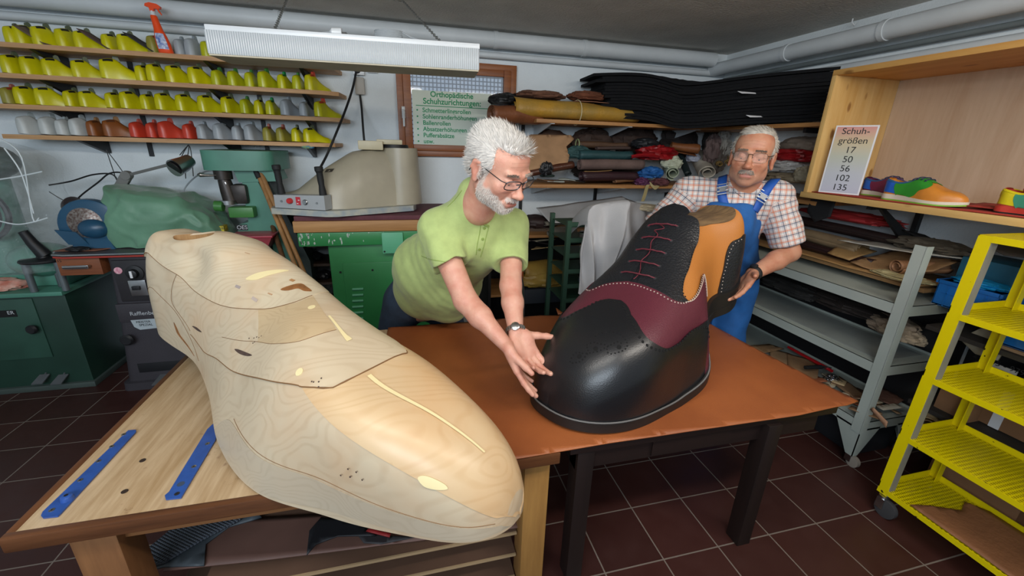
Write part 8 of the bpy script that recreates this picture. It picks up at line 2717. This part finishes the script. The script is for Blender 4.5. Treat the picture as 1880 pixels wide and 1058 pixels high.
# right hand: edge-on, fingers reaching down along the toe; left hand palm up behind it
dR = at(962, 700, Y=1.20) - WR_
add_hand(F1, WR_, dR + np.array([.0, .0, -.015]), (.80, -.05, .45), -1, 1.05, curls=(.10, .13, .16, .22), spread=(.03, .0, -.03, -.07), td=(.80, .30, .35), tc=(0, .10, .15))
dL = at(972, 655, Y=1.265) - WL
add_hand(F1, WL, dL, (.10, -.72, .66), 1, 1.05, curls=(.30, .36, .42, .5), spread=(.04, .0, -.03, -.07), td=(.50, .82, .15), tc=(0, .05, .1))
for sx in (-1, 1):
 hp = HP1 + lat * sx * .09
 ft = np.array([hp[0] + sx * .24, 2.30, .06])
 kn_ = (hp + ft) / 2 + (0, .02, 0)
 F1.cap(hp, kn_, .09, .055, .03)
 F1.cap(kn_, ft, .052, .04, .03)
V1, Q1 = F1.build()
V1 = relax(V1, Q1, 1, .3)
skinobj('body', V1, Q1, SKIN1, p1, head_attrs(V1, H1, R1, S1, True))
eyes(H1, R1, S1, p1)
N1 = vnormals(V1, Q1)
# hair
Fh = Form(.0032)
hair_cap(Fh, H1, R1, S1, [((0, -.030, .050), (.080, .097, .083)), ((0, .018, .094), (.058, .064, .032)), ((0, -.075, .005), (.063, .047, .070)), ((.0, .052, .096), (.046, .034, .022))])
for q in (-1, 1): Fh.ell(H1 + S1 * (np.array([q * .064, -.002, .045]) @ R1), np.array([.018, .045, .050]) * S1, R1, .012)
for q in (-1, 1): Fh.ell(H1 + S1 * (np.array([q * .078, -.012, -.006]) @ R1), np.array([.020, .026, .038]) * S1, R1, .006, True)
Fh.ell(H1 + S1 * (np.array([0, .095, .025]) @ R1), np.array([.062, .052, .062]) * S1, R1, .01, True)
Vh, Qh = Fh.build()
Nh = vnormals(Vh, Qh)
Vh2 = Vh + Nh * (vnoise(local(Vh, H1, R1, S1) * (40, 40, 25), 2) * .002)[:, None]
hr = skinobj('hair', Vh2, Qh, HAIRW, p1)
rg = np.random.default_rng(5)
sel = rg.choice(len(Vh), 9000, replace=True)
ql = local(Vh[sel], H1, R1, S1)
up = R1[2]
fw = R1[1]
top = sm01(ql[:, 2], .05, .10)[:, None]
flow = (-fw * .55 + up * .35)[None] * top + (-fw * .75 - up * .35)[None] * (1 - top) + Nh[sel] * (.12 + .45 * sm01(ql[:, 2], .07, .12) * sm01(ql[:, 1], .0, .06))[:, None]
fr_ = (sm01(ql[:, 1], .03, .07) * sm01(ql[:, 2], .07, .1))[:, None]
flow = flow * (1 - fr_) + (fw * .25 + up * .9) * fr_
flow = flow - Nh[sel] * (flow * Nh[sel]).sum(1, keepdims=True)
flow = flow / (np.linalg.norm(flow, axis=1, keepdims=True) + 1e-6) + Nh[sel] * (.10 + .55 * fr_ + .2 * top)
strands('hair_strands', Vh[sel], Nh[sel], .024, .0008, HAIRW, hr, flow, 1, .12, .16)
# beard, moustache and brows
q1l = local(V1, H1, R1, S1)
at1 = head_attrs(V1, H1, R1, S1, True)
cand = np.where(at1['beard'] > .45)[0]
sel = rg.choice(cand, 4200)
flow = (-up * .8 + fw * .25)[None] + N1[sel] * .45
strands('beard', V1[sel], N1[sel], .0075, .0006, mat('beard_white', 'cbc3bb', .65, var=.2, vscale=90), p1, flow, 2, .2, .35)
def brows(V, N, ql_, m, parent, seed, L_=.008):
 c = np.where((np.abs(ql_[:, 2] - .0305 + .06 * (np.abs(ql_[:, 0]) - .03)**2 * 10) < .0032) & (np.abs(np.abs(ql_[:, 0]) - .030) < .019) & (ql_[:, 1] > .07))[0]
 s_ = np.random.default_rng(seed).choice(c, 700)
 sg = np.sign(ql_[s_, 0])[:, None]
 return c, s_, sg
c, s_, sg = brows(V1, N1, q1l, HAIRW, p1, 3)
for k_ in (-1, 1):
 e_ = s_[sg[:, 0] == k_]
 strands('eyebrow', V1[e_], N1[e_], .008, .0006, mat('brow_grey', '9a8c80', .7), p1, k_ * R1[0] * .8 + up * .1 + N1[e_] * .25, 3, .1, .25)
glasses(H1, R1, S1, p1, WIRE, LENS, True, (.0275, .0160), .014, .113, .0016)
# shirt
LIME = mat('lime_green_jersey', 'a6b672', .85, var=.07, vscale=30, bump=.15, bscale=350, sheen=.15)
Fs = Form(.0042)
Fs.cap(SRr + (.03, .01, .0), SLl - (.02, .01, 0), .064, .066, .06)
Fs.cap(NK + (-.03, .03, -.025), SRr + (.03, .0, .0), .050, .062, .05)
Fs.cap(NK + (-.006, .025, .022), CH + (0, .02, .06), .068, .11, .05)
Fs.cap(CH + (-.0, 0, .0), MID, .155, .158, .07, flat=np.cross(lat, (MID - CH)), fs=.86)
Fs.cap(MID, HP1 + (.03, -.11, .10), .158, .150, .07)
Fs.cap(CH + (-.06, .07, -.03), MID + (-.075, .0, .06), .125, .140, .06)
Fs.cap(MID + (-.075, .0, .06), HP1 + (-.01, -.06, .13), .140, .125, .06)
Fs.cap(MID + (.05, -.04, -.03), HP1 + (.13, -.20, .07), .13, .105, .06)
eR_ = SRr * .50 + ER * .50
eL_ = SLl * .36 + EL * .64
Fs.cap(SRr + (.004, -.004, -.006), eR_ + (-.002, .0, 0), .070, .073, .045)
Fs.cap(SLl, eL_, .070, .066, .05)
# open the sleeves, the hem and the neck
vR = (ER - SRr) / np.linalg.norm(ER - SRr)
vL = (EL - SLl) / np.linalg.norm(EL - SLl)
Fs.cap(eR_ + vR * .040, eR_ + vR * .20, .066, .066, .004, sub=True)
Fs.cap(eL_ + vL * .034, eL_ + vL * .20, .060, .060, .004, sub=True)
Fs.cap(eR_ + vR * .135, eR_ + vR * .35, .14, .14, .004, sub=True)
Fs.cap(eL_ + vL * .125, eL_ + vL * .35, .13, .13, .004, sub=True)
Fs.cap(NK + (.046, -.054, .045), NK + (.075, -.17, .085), .043, .064, .004, sub=True)
def wr1(P):
 q = P - CH
 a = q @ lat
 b = q @ ((MID - CH) / np.linalg.norm(MID - CH))
 f = .0028 * np.sin(60 * (a * .8 + b * .35 + .35 * P[..., 1]) + 3.5 * vnoise(P * 6, 1)) * np.clip(vnoise(P * 5, 2) + .45, 0, 1)
 f += .006 * (.3 - np.abs(vnoise(P * (5, 5, 8) + 3 * P[..., [0]], 7)))
 f += .0012 * np.sin(110 * (b * .9 - a * .5) + 4 * vnoise(P * 7, 3)) * np.clip(vnoise(P * 4, 5) + .3, 0, 1)
 return f + .004 * vnoise(P * 14, 6)
Vs, Qs = Fs.build(wr1)
Vs = relax(Vs, Qs, 2, .5)
sh1 = skinobj('t_shirt', Vs, Qs, LIME, p1)
bS = bvh_of(sh1)
def onsurf(bv, px, lift_=.002):
 d = ray(*px)
 hit, nrm, _, _ = bv.ray_cast(Vector((0, 0, CAMH)), Vector(d).normalized())
 if hit is None: return None, None
 if nrm.dot(Vector(d)) > 0: nrm = -nrm
 return np.array(hit[:]) + np.array(nrm[:]) * lift_, np.array(nrm[:])
BTN = mat('button_green', '7f9448', .4, var=0)
for px in ((889, 419), (886, 439), (880, 458)):
 c, n_ = onsurf(bS, px)
 if c is not None: MB().lathe([(.0055, 0), (.0055, .0018), (.004, .0022)], c - n_ * .001, n_, 16).obj('button', BTN, sh1)
SEAMG = mat('lime_seam', '8a9e50', .8, var=0)
for nm, pts in (('collar_band', [(866, 343), (869, 362), (873, 385), (880, 402), (889, 412), (897, 416)]), ('placket_seam', [(897, 416), (893, 432), (888, 452), (882, 472)]), ('placket_seam', [(883, 410), (880, 430), (876, 450), (874, 468)]), ('sleeve_seam', [(848, 350), (836, 366), (822, 380)]), ('sleeve_hem', [(774, 470), (790, 476), (812, 480), (836, 482), (851, 480)])):
 P = [onsurf(bS, p, .001)[0] for p in spline(pts, 5)]
 P = [p for p in P if p is not None]
 if len(P) > 2: MB().tube(P, .0045 if nm == 'collar_band' else .0014, 6).obj(nm, SEAMG, sh1)
# jeans
JEAN = mat('dark_blue_denim', '2c3d52', .85, var=.15, vscale=30, bump=.2, bscale=300)
Fj = Form(.005)
hpm = HP1
Fj.cap(hpm + (-.055, 0, .02), hpm + (.09, 0, .02), .128, .120, .05)
Fj.cap(hpm + (-.05, -.055, .06), hpm + (.10, -.05, .05), .105, .10, .05)
for sx in (-1, 1):
 hp = HP1 + lat * sx * .09
 ft = np.array([hp[0] + sx * .24, 2.30, .06])
 kn_ = (hp + ft) / 2 + (0, .02, 0)
 Fj.cap(hp, kn_, .108, .075, .04)
 Fj.cap(kn_, ft, .075, .062, .04)
Vj, Qj = Fj.build(lambda P: .004 * vnoise(P * 16, 8))
# keep clear of the table: press flat against its far edge
m_ = (Vj[:, 2] < TZ + .012) & (Vj[:, 1] < 2.05)
Vj[m_, 1] = 2.05
je = skinobj('jeans', Vj, Qj, JEAN, p1)
for sx in (-1, 1):
 ft = np.array([HP1[0] + lat[0] * sx * .09 + sx * .24, 2.30, .0])
 MB().sphere(ft + (0, -.06, .045), (.05, .13, .045), 18, 10).box(ft + (-.045, -.18, 0), ft + (.045, .06, .02), .008).obj('shoe', BLACKM, p1)
# steel watch bracelet on the left wrist
aw = (WL - EL) / np.linalg.norm(WL - EL)
wc = WL - aw * .012
u_ = np.cross(aw, (0, -.6, .8))
u_ /= np.linalg.norm(u_)
v_ = np.cross(u_, aw)
mb = MB()
for i in range(22):
 a = 2 * pi * i / 22
 e_ = wc + (.0325 * cos(a)) * u_ + (.0325 * sin(a)) * v_
 t_ = -sin(a) * u_ + cos(a) * v_
 mb.tube([e_ - aw * .0075, e_ + aw * .0075], .0042, 6)
wt = mb.obj('wristwatch', STEEL, p1)
vd = np.array([0, 0, CAMH]) - wc
vd -= aw * (vd @ aw)
vd /= np.linalg.norm(vd)
MB().lathe([(.0, 0), (.016, 0), (.016, .005), (.013, .007)], wc + vd * .030, vd, 20).obj('watch_case', STEEL, wt)
# ================================================================= person 2: upright, plaid shirt and blue dungarees
H2, R2, S2 = np.array([1.545, 1.662, 1.492]), hframe(3.9491, .02, .0592), 1.08
p2 = thing('person', 'grey-haired man with a moustache in a plaid shirt and blue dungarees holding the shoe heel', 'person', (1.76, 1.92, 0))
F2 = Form(.0030)
NK2 = np.array([1.585, 1.725, 1.375])
add_head(F2, H2, R2, S2, NK2 + (0, 0, -.01), jaw=1.0)
S2R, S2L = np.array([1.395, 1.875, 1.315]), np.array([1.735, 1.665, 1.315])
HP2 = np.array([1.765, 1.935, .80])
CH2 = (S2R + S2L) / 2 + (.02, .02, -.09)
lat2 = (S2L - S2R) / np.linalg.norm(S2L - S2R)
F2.cap(S2R + lat2 * .02, S2L - lat2 * .02, .055, .055, .05)
F2.cap(CH2, HP2 + (0, 0, .06), .135, .13, .06)
F2.cap(NK2, CH2 + (0, 0, .08), .06, .09, .04)
E2L, W2L = np.array([1.80, 1.575, 1.065]), np.array([1.545, 1.515, .985])
E2R, W2R = np.array([1.235, 1.915, 1.09]), np.array([1.20, 1.78, .93])
F2.cap(S2L, E2L, .052, .044, .02)
F2.cap(E2L, E2L * .62 + W2L * .38, .044, .045, .015)
F2.cap(E2L * .62 + W2L * .38, W2L, .045, .029, .015)
F2.cap(S2R, E2R, .052, .044, .02)
F2.cap(E2R, W2R, .044, .028, .015)
dH = at(1354, 545, Y=1.455) - W2L
add_hand(F2, W2L, dH, (-.75, .25, .30), 1, 1.08, curls=(.12, .16, .18, .22), spread=(.03, .0, -.03, -.07), td=(.6, .7, .2), tc=(0, .05, .1))
add_hand(F2, W2R, (.1, -.6, -.75), (.1, -.8, .3), 1, 1.05, curls=(.2, .2, .25, .3))
V2, Q2 = F2.build()
V2 = relax(V2, Q2, 1, .3)
skinobj('body', V2, Q2, SKIN2, p2, head_attrs(V2, H2, R2, S2, False))
N2 = vnormals(V2, Q2)
eyes(H2, R2, S2, p2)
Fh = Form(.0034)
hair_cap(Fh, H2, R2, S2, [((0, -.036, .048), (.081, .094, .082)), ((0, -.078, .0), (.064, .046, .068)), ((0, .012, .098), (.058, .060, .028)), ((.018, .045, .098), (.036, .030, .018))])
for q in (-1, 1): Fh.ell(H2 + S2 * (np.array([q * .066, -.008, .040]) @ R2), np.array([.015, .036, .042]) * S2, R2, .012)
for q in (-1, 1): Fh.ell(H2 + S2 * (np.array([q * .080, -.012, -.004]) @ R2), np.array([.020, .026, .038]) * S2, R2, .006, True)
Fh.ell(H2 + S2 * (np.array([0, .098, .030]) @ R2), np.array([.060, .058, .060]) * S2, R2, .01, True)
Vh, Qh = Fh.build()
Nh = vnormals(Vh, Qh)
hr = skinobj('hair', Vh, Qh, HAIRG, p2)
sel = rg.choice(len(Vh), 6500, replace=True)
ql = local(Vh[sel], H2, R2, S2)
up, fw, rt = R2[2], R2[1], R2[0]
top = sm01(ql[:, 2], .06, .10)[:, None]
flow = (rt * .55 + fw * .1 - fw * .3)[None] * top + (-fw * .6 - up * .6)[None] * (1 - top)
flow = flow - Nh[sel] * (flow * Nh[sel]).sum(1, keepdims=True)
flow = flow / (np.linalg.norm(flow, axis=1, keepdims=True) + 1e-6) + Nh[sel] * .08
strands('hair_strands', Vh[sel], Nh[sel], .020, .0008, HAIRG, hr, flow, 5, .12, .2)
at2 = head_attrs(V2, H2, R2, S2, False)
q2l = local(V2, H2, R2, S2)
cand = np.where((at2['beard'] > .3) & (q2l[:, 2] > -.061))[0]
sel = rg.choice(cand, 900)
strands('moustache', V2[sel], N2[sel], .008, .0005, mat('moustache_grey', '958b80', .7, var=.2, vscale=80), p2, (-up * .8)[None] + np.sign(q2l[sel, 0])[:, None] * rt * .4 + N2[sel] * .25, 6, .15, .25)
c, s_, sg = brows(V2, N2, q2l, HAIRG, p2, 4)
for k_ in (-1, 1):
 e_ = s_[sg[:, 0] == k_]
 strands('eyebrow', V2[e_], N2[e_], .007, .0005, mat('brow_brown_grey', '7c6c5e', .7), p2, k_ * R2[0] * .8 + N2[e_] * .25, 7, .1, .25)
glasses(H2, R2, S2, p2, mat('bronze_wire', '7a6a58', .3, metal=.9, var=0), LENS, True, (.0265, .0190), .015, .110, .0007)
# plaid shirt
def plaid():
 m = bpy.data.materials.new('orange_navy_plaid_cotton')
 m.use_nodes = True
 nt = m.node_tree
 N, L_ = nt.nodes, nt.links
 b = N['Principled BSDF']
 b.inputs['Roughness'].default_value = .85
 def math_(op, a, b_=None, c=None):
  n = N.new('ShaderNodeMath')
  n.operation = op
  for i, x in enumerate((a, b_, c)):
   if x is None: continue
   if hasattr(x, 'links'): L_.new(x, n.inputs[i])
   else: n.inputs[i].default_value = x
  return n.outputs[0]
 cur = None
 base = N.new('ShaderNodeRGB')
 base.outputs[0].default_value = lin('d6d2cf')
 cur = base.outputs[0]
 for an in ('pu', 'pv'):
  at_ = N.new('ShaderNodeAttribute')
  at_.attribute_name = an
  fr = math_('FRACT', math_('MULTIPLY', at_.outputs['Fac'], 1 / .050))
  for c0, w, col, op in ((.20, .075, 'c4683a', .6), (.70, .06, '2c3350', .65), (.56, .02, 'b8704a', .6), (.84, .022, '66748e', .55), (.33, .018, '50546a', .5), (.05, .016, 'c08660', .5)):
   d = math_('ABSOLUTE', math_('SUBTRACT', fr, c0))
   k = math_('MULTIPLY', math_('LESS_THAN', d, w), op)
   mx = N.new('ShaderNodeMix')
   mx.data_type = 'RGBA'
   L_.new(k, mx.inputs['Factor'])
   L_.new(cur, mx.inputs['A'])
   mx.inputs['B'].default_value = lin(col)
   cur = mx.outputs['Result']
 L_.new(cur, b.inputs['Base Color'])
 return m
PLAID = plaid()
def wr2(P):
 f = .004 * np.sin(75 * (P[..., 2] * .7 + P[..., 0] * .6) + 4 * vnoise(P * 7, 11)) * np.clip(vnoise(P * 5, 12) + .4, 0, 1)
 return f + .005 * vnoise(P * 13, 13)
Ft = Form(.0042)
Ft.cap(S2R + lat2 * .01, S2L - lat2 * .01, .070, .070, .06)
Ft.cap(NK2 + (.0, .02, -.01), CH2 + (0, 0, .09), .066, .10, .05)
Ft.cap(CH2, HP2 + (0, 0, .10), .158, .155, .07)
e2l = S2L * .22 + E2L * .78
e2r = S2R * .25 + E2R * .75
Ft.cap(S2L, e2l, .076, .078, .05)
Ft.cap(S2R, e2r, .074, .074, .05)
v2l = (E2L - S2L) / np.linalg.norm(E2L - S2L)
v2r = (E2R - S2R) / np.linalg.norm(E2R - S2R)
Ft.cap(e2l + v2l * .045, e2l + v2l * .2, .068, .068, .004, sub=True)
Ft.cap(e2l + v2l * .150, e2l + v2l * .35, .145, .145, .004, sub=True)
Ft.cap(e2r + v2r * .14, e2r + v2r * .35, .14, .14, .004, sub=True)
nf = R2[1]
Ft.cap(NK2 + nf * .055 + (0, 0, .02), NK2 + nf * .12 + (0, 0, .06), .052, .06, .004, sub=True)
Vt, Qt = Ft.build(wr2)
Vt = relax(Vt, Qt, 2, .5)
# cloth coordinates: along the body and round it; on the sleeves along the arm and round it
ax2 = np.array([.0, 0, 1.0])
dT = np.linalg.norm(np.cross(Vt - CH2, ax2), axis=1)
ang_ = np.arctan2((Vt - CH2) @ np.array([-lat2[1], lat2[0], 0]), (Vt - CH2) @ lat2)
pu = (Vt - CH2) @ lat2
pv = Vt[:, 2].copy()
def arm_uv(S, v, V):
 a = (V - S) @ v
 e1 = np.cross(v, (0, 0, 1.0))
 e1 /= np.linalg.norm(e1)
 e2 = np.cross(v, e1)
 th = np.arctan2((V - S) @ e2, (V - S) @ e1)
 r = np.linalg.norm((V - S) - a[:, None] * v, axis=1)
 return a, th * .075, r
for S, v in ((S2L, v2l), (S2R, v2r)):
 a, t, r = arm_uv(S, v, Vt)
 m_ = (a > .02) & (r < .10)
 out_ = ((Vt - CH2) @ lat2) * (1 if S is S2L else -1) > .165
 m_ &= out_
 pu[m_] = t[m_]
 pv[m_] = a[m_]
sh2 = skinobj('plaid_shirt', Vt, Qt, PLAID, p2, dict(pu=pu, pv=pv))
bT = bvh_of(sh2)
# collar flaps
for pts in ([(1341, 322), (1338, 338), (1349, 352), (1362, 362), (1358, 345)], [(1404, 322), (1398, 340), (1384, 358), (1371, 364), (1380, 348)]):
 V = [onsurf(bT, p, .007)[0] for p in pts]
 if all(v is not None for v in V):
  c = np.mean(V, 0)
  o_ = MB().add(V + [c], [(i, (i + 1) % 5, 5) for i in range(5)]).obj('collar_flap', PLAID, sh2, fix=False)
  me = o_.data
  for nm_, val in (('pu', [(v - CH2) @ lat2 for v in V + [c]]), ('pv', [v[2] for v in V + [c]])):
   a_ = me.attributes.new(nm_, 'FLOAT', 'POINT')
   a_.data.foreach_set('value', np.array(val, np.float32))
  md = o_.modifiers.new('t', 'SOLIDIFY')
  md.thickness = .003
# dungarees
BLU2 = mat('royal_blue_cotton', '1c5a9c', .75, var=.14, vscale=14, bump=.25, bscale=260)
Fd = Form(.005)
Fd.cap(CH2 + nf * .028 + (0, 0, -.03), HP2 + nf * .01 + (0, 0, .10), .158, .162, .06)
Fd.cap(HP2 + (0, 0, .08), HP2 + (0, 0, -.02), .168, .165, .06)
ft_ = []
for sx, ftx in ((-1, (1.72, 2.03, .07)), (1, (1.86, 1.88, .07))):
 hp = HP2 + lat2 * sx * .08
 kn_ = (hp + np.array(ftx)) / 2 + nf * .03
 Fd.cap(hp + (0, 0, -.03), kn_, .115, .088, .05)
 Fd.cap(kn_, ftx, .088, .078, .05)
 ft_.append(ftx)
# the bib covers only the front: cut away the back above the waist
for k in range(3):
 z_ = .98 + .13 * k
 Fd.cap(np.array([HP2[0], HP2[1], z_]) - nf * .175 - lat2 * .2, np.array([HP2[0], HP2[1], z_]) - nf * .175 + lat2 * .2, .125, .125, .01, sub=True)
bc = CH2 + nf * .15
for sg_ in (-1, 1):
 Fd.cap(bc + lat2 * sg_ * .20 + (0, 0, .18), bc + lat2 * sg_ * .215 + (0, 0, -.12), .080, .065, .02, sub=True)
Fd.ell(CH2 + (0, 0, .215), (.4, .4, .16), None, .01, True)
Vd, Qd = Fd.build(lambda P: .005 * vnoise(P * 12, 21) + .004 * np.sin(60 * (P[..., 2] + P[..., 0] * .7) + 4 * vnoise(P * 6, 22)) * np.clip(vnoise(P * 4, 23) + .2, 0, 1))
Vd = relax(Vd, Qd, 2, .5)
m_ = (Vd[:, 2] < TZ + .02) & (Vd[:, 0] < 1.705) & (Vd[:, 1] < 2.1)
Vd[m_, 0] = 1.705
du = skinobj('dungarees', Vd, Qd, BLU2, p2)
for f_ in ft_: MB().sphere(np.array(f_) + nf * .06 + (0, 0, -.025), (.055, .10, .045), 16, 10).box(np.array(f_) + nf * .05 + (-.05, -.09, -.07), np.array(f_) + nf * .05 + (.05, .09, -.05), .01).obj('shoe', BLACKM, p2)
# straps with buckles
STRP = mat('strap_blue', '1a52a8', .6, var=.05)
for pts, bk in (([(1331, 312), (1327, 328), (1325, 345), (1326, 362), (1331, 380)], (1327, 349)), ([(1424, 330), (1412, 343), (1402, 358), (1394, 372), (1385, 388)], (1399, 362))):
 P, Nn = [], []
 for p in spline(pts, 5):
  c, n_ = onsurf(bT, p, .006)
  if c is not None:
   P.append(c)
   Nn.append(n_)
 if len(P) > 3:
  P = np.array(P)
  G = []
  for i in range(len(P)):
   t_ = P[min(i + 1, len(P) - 1)] - P[max(i - 1, 0)]
   t_ /= np.linalg.norm(t_)
   sd = np.cross(t_, Nn[i])
   sd /= np.linalg.norm(sd)
   G.append([P[i] - sd * .020, P[i], P[i] + sd * .020])
  o_ = MB().grid(G).obj('strap', STRP, du)
  md = o_.modifiers.new('t', 'SOLIDIFY')
  md.thickness = .003
  c, n_ = onsurf(bT, bk, .010)
  t_ = P[-1] - P[0]
  t_ /= np.linalg.norm(t_)
  sd = np.cross(t_, n_)
  sd /= np.linalg.norm(sd)
  SLV = mat('matt_silver_buckle', 'a8acb0', .4, metal=.5, var=0)
  for off_ in (-.022, .0, .018):
   q_ = c + t_ * off_
   MB().tube([q_ - sd * .024 - t_ * .007, q_ + sd * .024 - t_ * .007, q_ + sd * .024 + t_ * .007, q_ - sd * .024 + t_ * .007], .0028, 6, closed=True).obj('buckle', SLV, o_)
  MB().prism([c - sd * .016 - t_ * .012, c + sd * .016 - t_ * .012, c + sd * .012 + t_ * .012, c - sd * .012 + t_ * .012], n_ * .004).obj('buckle_plate', SLV, o_)
# black watch on the left wrist
aw = (W2L - E2L) / np.linalg.norm(W2L - E2L)
wc = W2L - aw * .012
u_ = np.cross(aw, (0, 0, 1.0))
u_ /= np.linalg.norm(u_)
v_ = np.cross(u_, aw)
G = [[wc + k * aw + (.0345 * cos(a)) * u_ + (.0345 * sin(a)) * v_ for k in (-.011, 0, .011)] for a in np.linspace(0, 2 * pi, 32)]
wt = MB().grid(G).obj('wristwatch', RUBBER, p2)
md = wt.modifiers.new('t', 'SOLIDIFY')
md.thickness = .004
MB().lathe([(.0, 0), (.017, 0), (.017, .006), (.014, .008)], wc + v_ * .034, v_, 20).obj('watch_case', BLACKM, wt)
# ---------------------------------------------------------------- turn lettering into plain meshes
dg = bpy.context.evaluated_depsgraph_get()
for o in [o for o in bpy.data.objects if o.type == 'FONT']:
 ev = o.evaluated_get(dg)
 me = bpy.data.meshes.new_from_object(ev, depsgraph=dg)
 n = bpy.data.objects.new('lettering', me)
 COL.objects.link(n)
 n.parent = o.parent
 n.matrix_local = o.matrix_local.copy()
 bpy.data.objects.remove(o)
